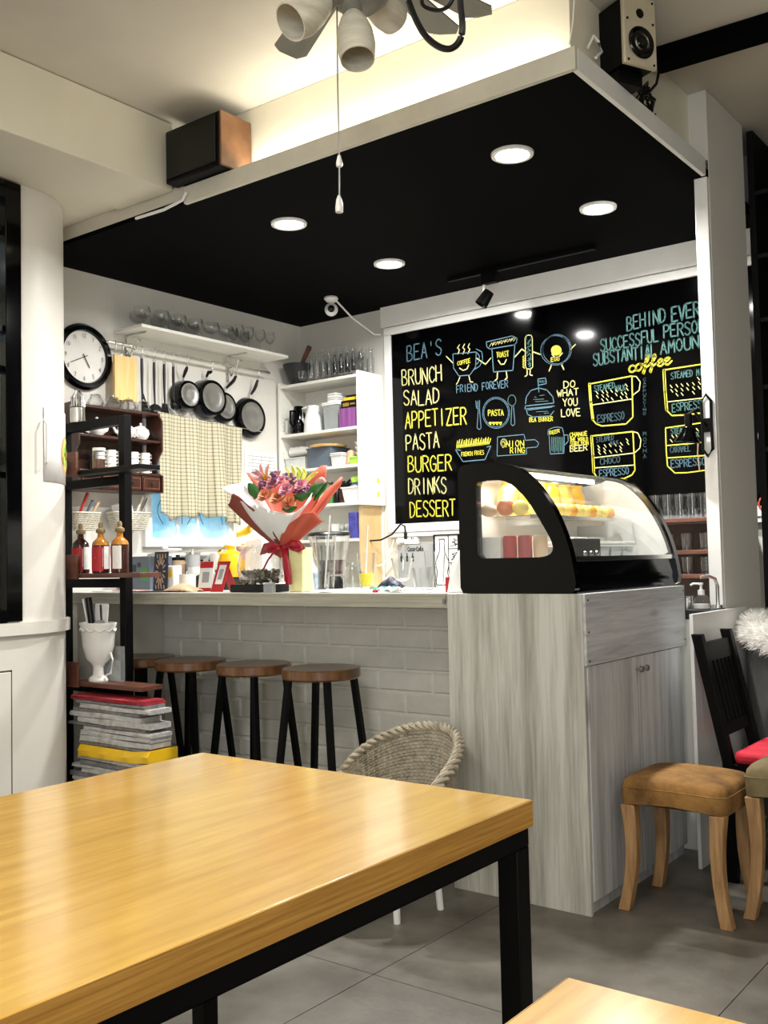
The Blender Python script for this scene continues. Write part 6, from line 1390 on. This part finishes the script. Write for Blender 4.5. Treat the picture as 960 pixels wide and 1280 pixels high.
# flowers
fr = random.Random(21)
def rose(c, r, m, name='rose'):
    q = MB(); c = Vector(c); ax = Vector((.15, -.75, .65)).normalized(); qm = ax.to_track_quat('Z', 'Y').to_matrix()
    for ring, (n_, rr0, hh, cup) in enumerate(((3, .30, .55, .9), (4, .50, .48, .7), (5, .74, .36, .45), (6, 1.0, .20, .15))):
        for k in range(n_):
            a0 = 2*math.pi*(k/n_)+ring*.7
            def pet(u, v):
                a = a0+(u-.5)*2*math.pi/n_*1.35; rad = r*rr0*(.25+.75*v**(.6+cup*.5))*(1+.06*math.sin(u*9)); z = r*hh*(v**.8)*1.4*(1-.25*abs(2*u-1)**2)-r*.2*(ring*.4)
                return c+qm @ Vector((rad*math.cos(a), rad*math.sin(a), z))
            q.grid(pet, 5, 4)
    return mk(name, q, m, t, 'W')
for px, py, r, m_ in ((331, 619, .038, 'rose'), (347, 622, .040, 'rose'), (362, 628, .040, 'rose')): rose(bq(px, py, -.06), r, m_)
for px, py, r, dy in ((357, 612, .036, -.05), (340, 606, .034, -.02), (333, 600, .028, .01), (352, 600, .026, .0), (376, 606, .032, -.02)): rose(bq(px, py, dy), r, 'rose_pink', 'carnation')
for px, py in ((364, 598), (372, 611), (374, 618), (328, 608), (343, 595), (368, 606), (322, 617), (382, 612)):
    q = MB(); c = bq(px, py, fr.uniform(-.03, .02))
    for k in range(14): q.ball(c+Vector((fr.uniform(-.02, .02), fr.uniform(-.02, .02), fr.uniform(-.02, .02))), .009, 6)
    mk('filler_blossom', q, 'mauve', t, 'W')
def leaf(pts, w_, m_, name='leaf', dy=0):
    L = [bq(*p) for p in pts]; n = 8; V = []; 
    def s2(u):
        f = u*(len(L)-1); i = min(int(f), len(L)-2); return L[i].lerp(L[i+1], f-i)
    for i in range(n+1):
        u = i/n; p = s2(u); d = (s2(min(1, u+.1))-s2(max(0, u-.1))).normalized(); s_ = d.cross(Vector((.2, -1, .1))).normalized()*w_*math.sin(math.pi*min(.97, u*.9+.07))/2; V += [p-s_, p+Vector((0, .004, 0)), p+s_]
    return mk(name, MB().add(V, [f for i in range(n) for f in ((3*i, 3*i+1, 3*i+4, 3*i+3), (3*i+1, 3*i+2, 3*i+5, 3*i+4))]), m_, t, 'W', solid=.0012)
for P, w_ in (([(371, 606, .02), (368, 592, .05), (364, 580, .06)], .022), ([(372, 606, .02), (375, 590, .04), (370, 583, .05)], .020), ([(376, 606, .01), (381, 592, .03), (378, 584, .04)], .022), ([(380, 606, 0), (388, 596, .02), (397, 590, .03)], .020), ([(366, 604, .03), (360, 590, .05), (358, 584, .06)], .016)): leaf(P, w_, 'leaf_light', 'variegated_leaf')
for P, w_ in (([(323, 622, -.05), (316, 612, -.055), (310, 604, -.05)], .055), ([(345, 602, .02), (341, 597, .03), (337, 592, .04)], .022), ([(328, 606, 0), (326, 600, .02), (323, 597, .03)], .02), ([(385, 622, -.03), (393, 612, -.02), (404, 604, 0)], .05), ([(392, 626, -.02), (402, 612, 0), (410, 602, .01)], .03), ([(352, 636, -.07), (362, 637, -.075), (372, 634, -.07)], .03), ([(366, 620, -.04), (378, 622, -.04), (388, 616, -.03)], .035)): leaf(P, w_, 'leaf')
for P in ([(331, 600, -.0), (327, 590, .01), (325, 579, .0)], [(331, 600, 0), (333, 589, -.01), (336, 580, -.02)], [(331, 600, 0), (322, 592, 0), (314, 590, -.01)], [(331, 600, 0), (322, 598, -.02), (315, 597, -.04)], [(331, 600, 0), (326, 595, -.03), (319, 586, -.04)], [(331, 600, 0), (337, 597, -.03), (336, 604, -.04)]): leaf(P, .022, 'lily', 'lily_petal')
leaf([(340, 604, .02), (348, 592, .03), (351, 589, .02)], .02, 'lily', 'lily_petal'); leaf([(392, 604, .02), (402, 600, .02), (408, 604, .01)], .03, 'lily', 'lily_petal')
q = MB()
for k in range(5): q.tube([bq(331, 600, -.01), bq(329+2*k-2, 592-(k % 2)*3, -.03)], .002, 5)
mk('lily_stamens', q, 'stamen', t, 'W')
# ================================================================ RACK with bottles, cup and papers
RY0, RY1 = 3.035, 3.17
t = thing('metal_rack', 'narrow black metal rack with brown wooden shelves behind the curved divider', 'rack', (-3.98, 3.10, 0))
pxl = at(130, 700, 'Y', RY0).x; pxr = at(147, 700, 'Y', RY0).x; ztop = at(138, 516, 'Y', RY0).z; PW = .045
for x_, y_ in ((pxl+.02, RY0+.075), (-4.50, RY0+.075)):
    mk('post', MB().box(x_, x_+PW, y_, y_+PW, 0, ztop), 'black_metal', t, 'W', bev=.002)
pc = pxl+.02
mk('top_bar', MB().box(-4.454, pc-.0005, RY0+.075, RY0+.075+PW, ztop-.045, ztop), 'black_metal', t, 'W')
zA = at(150, 590, 'Y', RY0).z; zB = at(150, 722, 'Y', RY0).z; zC = at(150, 860, 'Y', RY0).z; zD = .15
shx1 = at(186, 720, 'Y', RY0).x; shx0 = at(110, 720, 'Y', RY0).x
for z_, m_ in ((zA, 'black_metal'), (zB, 'rack_wood'), (zC, 'rack_wood')):
    mk('shelf_board', MB().box(shx0-.09, shx1, RY0-.05, RY0+.0745, z_, z_+.022), m_, t, 'W', bev=.0015)
    mk('shelf_end', MB().box(shx0-.085, shx0-.001, RY0-.066, RY0-.051, z_-.005, z_+.115), 'rack_wood', t, 'W', bev=.0015)
    mk('cross_bar', MB().box(-4.454, pc-.0005, RY0+.075, RY0+.075+PW, z_-.05, z_-.006), 'black_metal', t, 'W')
mk('shelf_board', MB().box(-4.25, -3.58, RY0-.06, RY0+.0745, zD-.02, zD), 'rack_wood', t, 'W')
mk('shelf_foot', MB().box(-4.24, -4.20, RY0-.05, RY0+.07, 0, zD-.0205).box(-3.64, -3.60, RY0-.05, RY0+.07, 0, zD-.0205), 'black_metal', t, 'W')
# bottles
zz = zB+.0225
def sauce(px, label, m_, side, y):
    x_ = at(px, 700, 'Y', y).x; t = thing('sauce_bottle', label, 'bottle', (x_, y, zz), group='red labelled bottles on the rack')
    h = .135; S_ = 1.27
    mk('glass_body', MB().lathe([(.001, 0), (.030*S_, 0), (.033*S_, .004), (.033*S_, h), (.001, h)], n=24), 'dark_sauce', t)
    mk('shoulder', MB().lathe([(.033*S_, h+.0005), (.030*S_, h+.016), (.016, h+.038), (.014, h+.060), (.001, h+.060)], n=24), m_, t)
    def lab(a0, a1, z0, z1, m2, n_='label'):
        q = MB().grid(lambda u, v: (.0430*math.cos(a0+(a1-a0)*u), .0430*math.sin(a0+(a1-a0)*u), z0+(z1-z0)*v), 14, 1); mk(n_, q, m2, t)
    b0_ = side
    lab(b0_-1.7, b0_+.35, .01, .128, 'red_label', 'red_label'); lab(b0_+.4, b0_+1.5, .02, .13, 'white_label', 'white_label')
    q = MB(); A_ = b0_-.1
    q.add([(.0438*math.cos(A_+d), .0438*math.sin(A_+d), z_) for d, z_ in ((-.55, .075), (.4, .12), (.4, .03))], [(0, 1, 2)]); mk('white_wedge', q, 'paper_white', t)
    mk('stopper', MB().lathe([(.020, h+.0605), (.023, h+.066), (.022, h+.078), (.010, h+.086), (.012, h+.10), (.008, h+.112), (.001, h+.114)], n=16), 'cork', t)
    return t
sauce(101, 'dark sauce bottle with a red label, leftmost of three by the divider', 'dark_sauce', -.7, 3.05)
sauce(126, 'sauce bottle with a red label, middle of three on the rack', 'amber', -.7, 3.05)
sauce(150, 'amber bottle showing its white text label, right of the rack post', 'amber', -2.0, 3.05)
q = None
# planter cup on the lower shelf
zc = zC+.0225; x_ = at(123, 840, 'Y', 3.04).x
t = thing('footed_planter', 'white footed ceramic cup with raised swags holding pens', 'cup', (x_, 3.04, zc))
H_ = at(122, 778, 'Y', 3.04).z-zc; R_ = .112
mk('body', MB().lathe([(.060, 0), (.062, .008), (.052, .02), (.035, .03), (.032, H_*.24), (.045, H_*.30), (.075, H_*.38), (R_*.88, H_*.6), (R_*.95, H_*.9), (R_*1.04, H_*.98), (R_*1.03, H_), (R_*.97, H_), (R_*.88, H_*.9), (.08, H_*.6), (.001, H_*.42)], n=40, sy=.6), 'porcelain', t)
sw = MB()
for k in range(12):
    a0 = 2*math.pi*k/12
    sw.tube([((R_*.96+.002)*math.cos(a0+j/8*math.pi/6), .6*(R_*.96+.003)*math.sin(a0+j/8*math.pi/6), H_*.90-.012*math.sin(math.pi*j/8)) for j in range(9)], .0035, 5)
mk('swag_relief', sw, 'porcelain', t)
mk('handle', MB().tube([(R_*.85, 0, H_*.5), (R_*1.0, 0, H_*.38), (R_*.85, 0, H_*.15), (.06, 0, .03)], .005, 6), 'porcelain', t)
def inside(name, label, a, b, r, m_, cat): solo(name, MB().cyl((x_+a[0], 3.04+a[1], zc+H_*a[2]), (x_+b[0], 3.04+b[1], zc+H_*b[2]), r, n=10), m_, label, cat)
inside('marker', 'thick black remote standing in the white footed cup', (-.03, -.0, .62), (-.075, -.0, 1.42), .016, 'black_plastic', 'remote')
inside('pen', 'thin white pen left of the black remote in the cup', (-.06, 0, .7), (-.105, -.01, 1.4), .005, 'white_plastic', 'pen')
inside('pen', 'dark pen leaning right in the footed cup', (.01, .02, .62), (-.02, .03, 1.30), .005, 'dark_grey_plastic', 'pen')
solo('sponge', MB().ball((x_+.015, 3.04, zc+H_*.98), .030, 14, .6), 'grey_plastic', 'grey stone-like lump in the top of the footed cup', 'stone')
solo('receipt_pad', MB().obox((x_-.02, 3.075, zc+H_*1.12), (.10, .006, .11), 0, ('X', -.1)), 'paper_white', 'white paper slip with pink edge standing in the footed cup', 'paper')
xa = at(149, 800, 'Y', 3.09).x
t = thing('card_holder', 'clear acrylic card holder behind the footed cup', 'holder', (xa-.035, 3.088, zc)); hq = at(149, 808, 'Y', 3.09).z-zc
mk('back_plate', MB().box(-.06, .06, .012, .015, 0, hq), 'clear_plastic', t); mk('front_plate', MB().box(-.06, .06, -.012, -.009, 0, hq*.6), 'clear_plastic', t); mk('base_plate', MB().box(-.06, .06, -.009, .012, 0, .003), 'clear_plastic', t)
# objects on the top levels at the divider edge
zt2 = ztop+.0005; xq = at(97, 500, 'Y', 3.13).x
t = thing('metal_shaker', 'steel ribbed jar on top of the black rack', 'jar', (xq, 3.13, zt2)); mk('body', MB().lathe([(.035, 0), (.038, .01), (.038, .075), (.030, .080), (.001, .08)], n=24), 'steel', t)
rb = MB()
for k in range(16):
    a = 2*math.pi*k/16; rb.tube([(.036*math.cos(a), .036*math.sin(a), .081), (.030*math.cos(a), .030*math.sin(a), .13), (.008*math.cos(a), .008*math.sin(a), .165)], .005, 5)
mk('ribbed_dome', rb, 'steel', t)
xq = at(100, 560, 'Y', 3.05).x; t = thing('coffee_jar', 'glass jar with white lid on the upper rack shelf beside the divider', 'jar', (-4.06, 3.03, zA+.0225)); mk('body', MB().lathe([(.03, 0), (.032, .004), (.032, .08), (.028, .09), (.001, .09)], n=20), 'glass', t); mk('lid', MB().lathe([(.031, .0905), (.031, .105), (.001, .106)], n=20), 'white_plastic', t); mk('contents', MB().lathe([(.001, .003), (.029, .004), (.029, .05), (.001, .05)], n=18), 'rack_wood', t)
# newspapers
nr = random.Random(6); z_ = zD+.0005
seq = [('newsprint_dark', .03), ('newsprint', .012), ('newsprint', .02), ('newsprint_dark', .018), ('newsprint', .016), ('newsprint', .014), ('newsprint_dark', .02), ('newsprint', .018), ('YEL', .045), ('newsprint_dark', .012), ('newsprint', .022), ('newsprint', .02), ('newsprint', .016), ('newsprint_dark', .012), ('newsprint', .024), ('newsprint', .02), ('newsprint_dark', .014), ('newsprint', .02), ('newsprint_dark', .012), ('magazine_red', .010), ('magazine_red', .008)]
tot = sum(s[1] for s in seq); target = at(150, 872, 'Y', 3.0).z-zD; fac = target/tot
ORD = ('first', 'second', 'third', 'fourth', 'fifth', 'sixth', 'seventh', 'eighth', 'ninth', 'tenth', 'eleventh')
for i, (m_, h) in enumerate(seq):
    h *= fac; L = nr.uniform(.50, .56); x1 = -3.60+nr.uniform(-.085, .0); rz = nr.uniform(-.05, .05); cy = 3.035+nr.uniform(-.006, .006)
    if m_ == 'YEL':
        def ye(u, v): return (x1-.42+.49*u, cy-.09+.15*v, z_+.0005+h*(.5+.45*math.sin(math.pi*(v*.8+.1)))*(1-.25*abs(math.sin(u*7)))+.012*u)
        q = MB(); W_ = [(x1-.44, z_+.001), (x1+.07, z_+.001+.01)]
        n_ = 16; V = []
        for k in range(n_+1):
            u = k/n_; xx = x1-.44+.52*u; up_ = .012*math.sin(u*9)*.4; za, zb2 = z_+.0008+ (.012*max(0, u-.75)/.25), z_+h*.96+ .014*max(0, u-.75)/.25
            V += [(xx, cy-.095-.004*math.sin(k*2.1), za), (xx, cy-.10-.006*math.sin(k*1.3), (za+zb2)/2+up_), (xx, cy-.085, zb2), (xx, cy+.07, zb2), (xx, cy+.07, za)]
        F = [(5*k+j, 5*k+(j+1) % 5, 5*(k+1)+(j+1) % 5, 5*(k+1)+j) for k in range(n_) for j in range(5)]+[(0, 1, 2, 3, 4), tuple(5*n_+j for j in (4, 3, 2, 1, 0))]
        solo('yellow_mailer', q.add(V, F), 'yellow_bag', 'bright yellow plastic envelope sticking out of the newspaper stack', 'envelope')
    else:
        q = MB(); d_ = .15+nr.uniform(-.005, .005)
        # folded paper: rounded fold along the right edge, drooping corner
        n_ = 10; V = []; drp = nr.uniform(0, .35)
        for k in range(n_+1):
            u = k/n_; xx = x1-L+L*u; wob = .0
            top = z_+h*.97 - h*.25*math.sin(u*5+i)*.5*abs(math.sin(u*3)); bo = z_+.0006 + h*.10*abs(math.sin(u*4+i))
            V += [(xx, cy-d_/2, bo), (xx, cy-d_/2-.006*math.sin(i+k), (bo+top)/2), (xx, cy-d_/2+.002, top), (xx, cy+d_/2-.03, top), (xx, cy+d_/2-.03, bo)]
        F = [(5*k+j, 5*k+(j+1) % 5, 5*(k+1)+(j+1) % 5, 5*(k+1)+j) for k in range(n_) for j in range(5)]+[(0, 1, 2, 3, 4), tuple(5*n_+j for j in (4, 3, 2, 1, 0))]
        q.add(V, F); q.xf(Matrix.Translation((x1-L/2, cy, 0)) @ Matrix.Rotation(rz*.4, 4, 'Z') @ Matrix.Translation((-(x1-L/2), -cy, 0)))
        if m_ == 'magazine_red': solo('magazine', q, m_, ('glossy red magazine on top of the newspaper stack', 'red magazine directly under the topmost one')[0 if i == len(seq)-1 else 1], 'magazine')
        else: solo('newspaper', q, m_, 'folded %s newspaper, %s from the %s of the paper pile %s the yellow envelope' % (('dark' if 'dark' in m_ else 'grey white'), ORD[(i-9) if i > 8 else i], 'bottom', 'above' if i > 8 else 'below'), 'newspaper', 'newspapers stacked on the rack')
    z_ += h
# framed illustration sheet on the curved divider
p0 = at(57, 512, 'X', -4.0); 
t = thing('menu_flyer', 'white flyer with a salad bowl picture stuck on the curved divider', 'poster', (-4.0, 2.75, 1.6))
def wallp(s_, z, off): # s_: arc length from the start of the curve
    a = max(0, s_)/.37
    if s_ < 0: return (-4.0+off, 2.60+s_, z)
    return (-4.37+(.37+off)*math.cos(a), 2.60+(.37+off)*math.sin(a), z)
zt_, zb_ = at(70, 512, 'Y', 2.78).z, at(70, 603, 'Y', 2.78).z
s0 = at(57, 560, 'X', -3.995).y-2.60
mk('sheet', MB().grid(lambda u, v: wallp(s0+.30*u, zb_+(zt_-zb_)*v, .004), 14, 1), 'paper_white', t, 'W', solid=.001)
def disc(cs, cz, rs, rz_, off, m_, nm_): 
    q = MB(); q.add([wallp(cs+rs*math.cos(2*math.pi*k/24), cz+rz_*math.sin(2*math.pi*k/24), off) for k in range(24)], [tuple(range(24))]); mk(nm_, q, m_, t, 'W', smooth=False)
cz = at(85, 568, 'Y', 2.85).z; cs = s0+.215
q_ = []
for k in range(6): pass
def discs(cs, cz, rs, rz_, off, m_, nm_):
    q = MB(); V = [wallp(cs, cz, off)]; 
    for k in range(24): V.append(wallp(cs+rs*math.cos(2*math.pi*k/24), cz+rz_*math.sin(2*math.pi*k/24), off))
    q.add(V, [(0, 1+k, 1+(k+1) % 24) for k in range(24)]); mk(nm_, q, m_, t, 'W', smooth=False)
discs(cs, cz, .075, .092, .0062, 'tan', 'bowl_picture'); discs(cs+.004, cz+.002, .062, .080, .0072, 'yellow_food', 'salad_picture')
fr2 = random.Random(13)
for k in range(9): discs(cs+fr2.uniform(-.04, .04), cz+fr2.uniform(-.055, .055), .016, .020, .0080+.0003*k, ('lime', 'green', 'orange', 'leaf_light', 'paper_white')[k % 5], 'ingredient_picture')
t = solo('door_pull', MB().tube([(-3.995, at(57, 524, 'X', -3.98).y, at(57, 524, 'X', -3.98).z), (-3.972, at(57, 530, 'X', -3.98).y, at(57, 530, 'X', -3.98).z), (-3.972, at(57.5, 578, 'X', -3.98).y, at(57, 578, 'X', -3.98).z), (-3.995, at(57.5, 583, 'X', -3.98).y, at(57, 583, 'X', -3.98).z)], .005, 8), 'white_plastic', 'slim white vertical strip at the left edge of the flyer', 'handle')
# things beyond the window in the divider
sw_ = thing('far_room_shelf', 'dark shelf seen through the black framed window', 'shelf', (-4.6, 2.3, at(3, 572, 'X', -4.4).z)); zf = sw_.location.z
mk('board', MB().box(-4.55, -4.20, 1.6, 2.75, zf-.02, zf), 'dark_wood', sw_, 'W'); mk('bracket', MB().box(-4.55, -4.53, 1.7, 1.73, 0, zf-.021).box(-4.55, -4.53, 2.6, 2.63, 0, zf-.021), 'black_metal', sw_, 'W')
p_ = at(3, 560, 'X', -4.35); jm = MB(); 
for k in range(18):
    a = 2*math.pi*k/18; jm.tube([(p_[0]+.05*math.cos(a+z2*.8/10), p_[1]+.05*math.sin(a+z2*.8/10), zf+.001+.16*z2/10) for z2 in range(11)], .003, 4); jm.tube([(p_[0]+.05*math.cos(a-z2*.8/10), p_[1]+.05*math.sin(a-z2*.8/10), zf+.001+.16*z2/10) for z2 in range(11)], .003, 4)
solo('mesh_holder', jm, 'white_plastic', 'white latticed holder on the dark shelf behind the window', 'holder')
for k, yy in enumerate((238, 408)):
    z2 = at(2, yy+6, 'X', -4.9).z; solo('blue_strip', MB().box(-5.0, -4.98, 1.6, 2.88, z2-.03, z2+.03), 'bag_blue', ('upper', 'lower')[k]+' blue rail seen through the black framed window', 'rail')
# ================================================================ RIGHT SIDE: glass shelves, pillar lamp, sink things, dark shelving
zs1 = at(850, 648, 'Y', 4.93).z; zs2 = at(850, 688, 'Y', 4.93).z; zs3 = at(850, 718, 'Y', 4.93).z
t = thing('glass_rack_shelf', 'brown wooden shelf unit holding rows of tumblers behind the case', 'shelf unit', (-1.95, 5.05, .9405))
sx0, sx1 = at(770, 648, 'Y', 4.93).x-.1, -1.62
for z_ in (zs1, zs2, zs3): mk('shelf_board', MB().box(sx0+.016, sx1-.016, 4.92, 5.14, z_-.02, z_), 'rack_wood', t, 'W', bev=.002)
for x_ in (sx0, sx1-.0155): mk('side_panel', MB().box(x_, x_+.0155, 4.92, 5.14, .941, zs1), 'rack_wood', t, 'W')
mk('back_board', MB().box(sx0+.016, sx1-.016, 5.134, 5.14, .941, zs1-.021), 'dark_wood', t, 'W')
gt = tumbler((0, 0, 0), 'upturned clear tumbler in the rows on the brown shelf', 'tumblers on the brown shelf', .031, .125, .018)
first = True
for r_ in range(3):
    for k in range(13):
        x_ = sx0+.05+k*.064+(.02 if r_ == 1 else 0)
        if x_ > sx1-.04: continue
        o = gt if first else dup(gt); first = False; o.location = (x_, 4.965+.072*r_, zs1+.0005); o['label'] = 'clear tumbler in the %s row on top of the brown shelf' % ('front', 'middle', 'back')[r_]
gt2 = tumbler((sx1-.10, 4.99, zs1+.127), 'extra tumbler stacked at the right end of the top row', None, .036, .05, .008)
first = True
for k in range(4):
    for z_ in (zs2, zs3):
        lab = 'short glass on the %s level of the brown shelf' % ('middle' if z_ == zs2 else 'lower')
        o = tumbler((sx1-.07-.095*k, 4.98, z_+.0005), lab, 'glasses on the %s level of the brown shelf' % ('middle' if z_ == zs2 else 'lower'), .034, .085, .012)
# pillar wall lamp
px_, pz_ = at(884, 530, 'Y', 4.30).x, at(884, 530, 'Y', 4.30).z; ly = 4.302
t = thing('wall_lamp', 'black wrought iron wall lamp with a small flared shade on the pillar', 'wall lamp', (px_, ly, pz_-.15))
zt_, zb_ = at(884, 493, 'Y', 4.30).z, at(888, 570, 'Y', 4.30).z; zm = (zt_+zb_)/2
pl_ = MB().tube([(px_, ly-.006, zt_), (px_-.022, ly-.006, zt_-.03), (px_-.020, ly-.006, zm), (px_-.022, ly-.006, zb_+.03), (px_, ly-.006, zb_), (px_+.022, ly-.006, zb_+.03), (px_+.020, ly-.006, zm), (px_+.022, ly-.006, zt_-.03)], .007, 6, True)
pl_.box(px_-.02, px_+.02, ly-.012, ly, zm-.03, zm+.03)
mk('wall_plate', pl_, 'black_metal', t, 'W')
ap = at(873, 510, 'Y', 4.22); bp_ = at(872, 522, 'Y', 4.2)
mk('arm', MB().tube([(px_, ly-.01, zm), (px_-.01, ly-.05, zm+.02), (px_-.03, ly-.08, zm+.06), (px_-.05, ly-.09, zm+.045)], .006, 6), 'black_metal', t, 'W')
mk('socket', MB().lathe([(.014, 0), (.018, .02), (.016, .055), (.001, .06)], (px_-.05, ly-.09, zm-.01), 16), 'black_metal', t, 'W')
mk('shade', MB().lathe([(.018, 0), (.026, -.008), (.036, -.035), (.058, -.065), (.056, -.066), (.033, -.035), (.022, -.010), (.001, -.004)], (px_-.05, ly-.09, zm-.011), 24, (.15, 0, 1)), 'black_gloss', t, 'W')
solo('lamp_cord', MB().tube([(px_-.035, ly-.02, zm-.06), (px_-.04, ly-.02, zm-.12), (px_-.036, ly-.015, zm-.20)], .003, 5), 'tan', 'thin tan cord hanging under the wall lamp', 'cord')
# soap bottle and faucet on the dark worktop
sp = at(877, 755, 'Y', 4.15); t = thing('soap_dispenser', 'clear soap bottle with a white pump on the dark worktop', 'soap dispenser', (-1.60, 4.15, .9905)); t.location.x = sp.x
mk('bottle', MB().lathe([(.032, 0), (.036, .006), (.036, .03), (.022, .055), (.014, .06), (.001, .06)], n=24), 'glass', t); mk('liquid', MB().lathe([(.001, .002), (.032, .003), (.033, .022), (.001, .022)], n=20), 'frosted', t)
mk('pump', MB().lathe([(.014, .0605), (.014, .080), (.006, .082), (.005, .10), (.010, .102), (.010, .11), (.001, .111)], n=16).tube([(0, 0, .106), (-.03, -.01, .107), (-.04, -.012, .10)], .005, 6), 'white_plastic', t)
t = thing('steel_cup', 'small steel cup left of the soap bottle', 'cup', (sp.x-.075, 4.18, .9905)); mk('body', MB().lathe([(.022, 0), (.026, .05), (.024, .05), (.001, .005)], n=20), 'steel', t); mk('rim', MB().lathe([(.0265, .048), (.028, .051), (.0265, .053)], n=20), 'steel', t)
t = thing('white_clamp_bottle', 'white plastic spray head leaning beside the display case end', 'bottle', (-1.73, 4.22, .9905)); mk('body', MB().lathe([(.028, 0), (.03, .01), (.03, .09), (.012, .12), (.001, .12)], n=20), 'white_plastic', t); mk('trigger_head', MB().obox((-.01, 0, .145), (.07, .02, .03), .2, ('Y', -.4)), 'white_plastic', t, bev=.004)
fx = at(897, 730, 'Y', 4.27)
t = thing('faucet', 'curved steel faucet rising behind the white panel', 'faucet', (-1.49, 4.27, .9905))
fz = at(897, 724, 'Y', 4.2).z
mk('spout', MB().tube([(-1.488, 4.275, .9905), (-1.488, 4.275, fz-.03), (-1.492, 4.262, fz), (-1.51, 4.24, fz+.012), (-1.54, 4.22, fz+.008)], .008, 8), 'steel', t, 'W'); mk('base_ring', MB().lathe([(.018, 0), (.016, .012), (.009, .014)], (-1.488, 4.275, .9905), 16), 'steel', t, 'W')
# black open shelving to the right of the pillar
t = thing('black_shelving', 'tall black open shelving to the right of the pillar', 'shelving', (-.4, 5.0, 0))
BX0, BX1 = -1.468, .9
for x_ in (BX0, -.68, .1, BX1-.03): mk('upright', MB().box(x_, x_+.03, 4.86, 5.16, 0, 3.25), 'shop_dark', t, 'W')
mk('back_board', MB().box(BX0+.031, BX1-.031, 5.15, 5.159, 0, 3.25), 'shop_dark', t, 'W')
zsx = [at(945, yy, 'Y', 4.86).z for yy in (238, 318, 398, 482, 560, 640, 730)]+[.2]
for a_, b_ in ((BX0+.0305, -.681), (-.6495, .0995), (.1305, BX1-.0305)):
    for z_ in zsx: mk('shelf_board', MB().box(a_, b_, 4.865, 5.149, z_-.02, z_), 'black_plastic', t, 'W')
z_ = zsx[5]+.0005
p_ = at(957, 612, 'Y', 4.95); t = thing('red_ornament', 'small red ring ornament on the black shelving at the frame edge', 'ornament', (p_.x, 4.95, zsx[5]+.0005)); mk('ring', MB().tube([(.035*math.cos(2*math.pi*k/20), 0, .04+.035*math.sin(2*math.pi*k/20)) for k in range(20)], .006, 6, True), 'wrap_coral', t)
p_ = at(958, 520, 'Y', 4.95); t = thing('wire_ring', 'dark wire ring leaning on the black shelving', 'ornament', (p_.x+.02, 4.95, zsx[4]+.0005)); mk('ring', MB().tube([(.06*math.cos(2*math.pi*k/28), 0, .066+.06*math.sin(2*math.pi*k/28)) for k in range(28)], .005, 6, True), 'pewter', t)
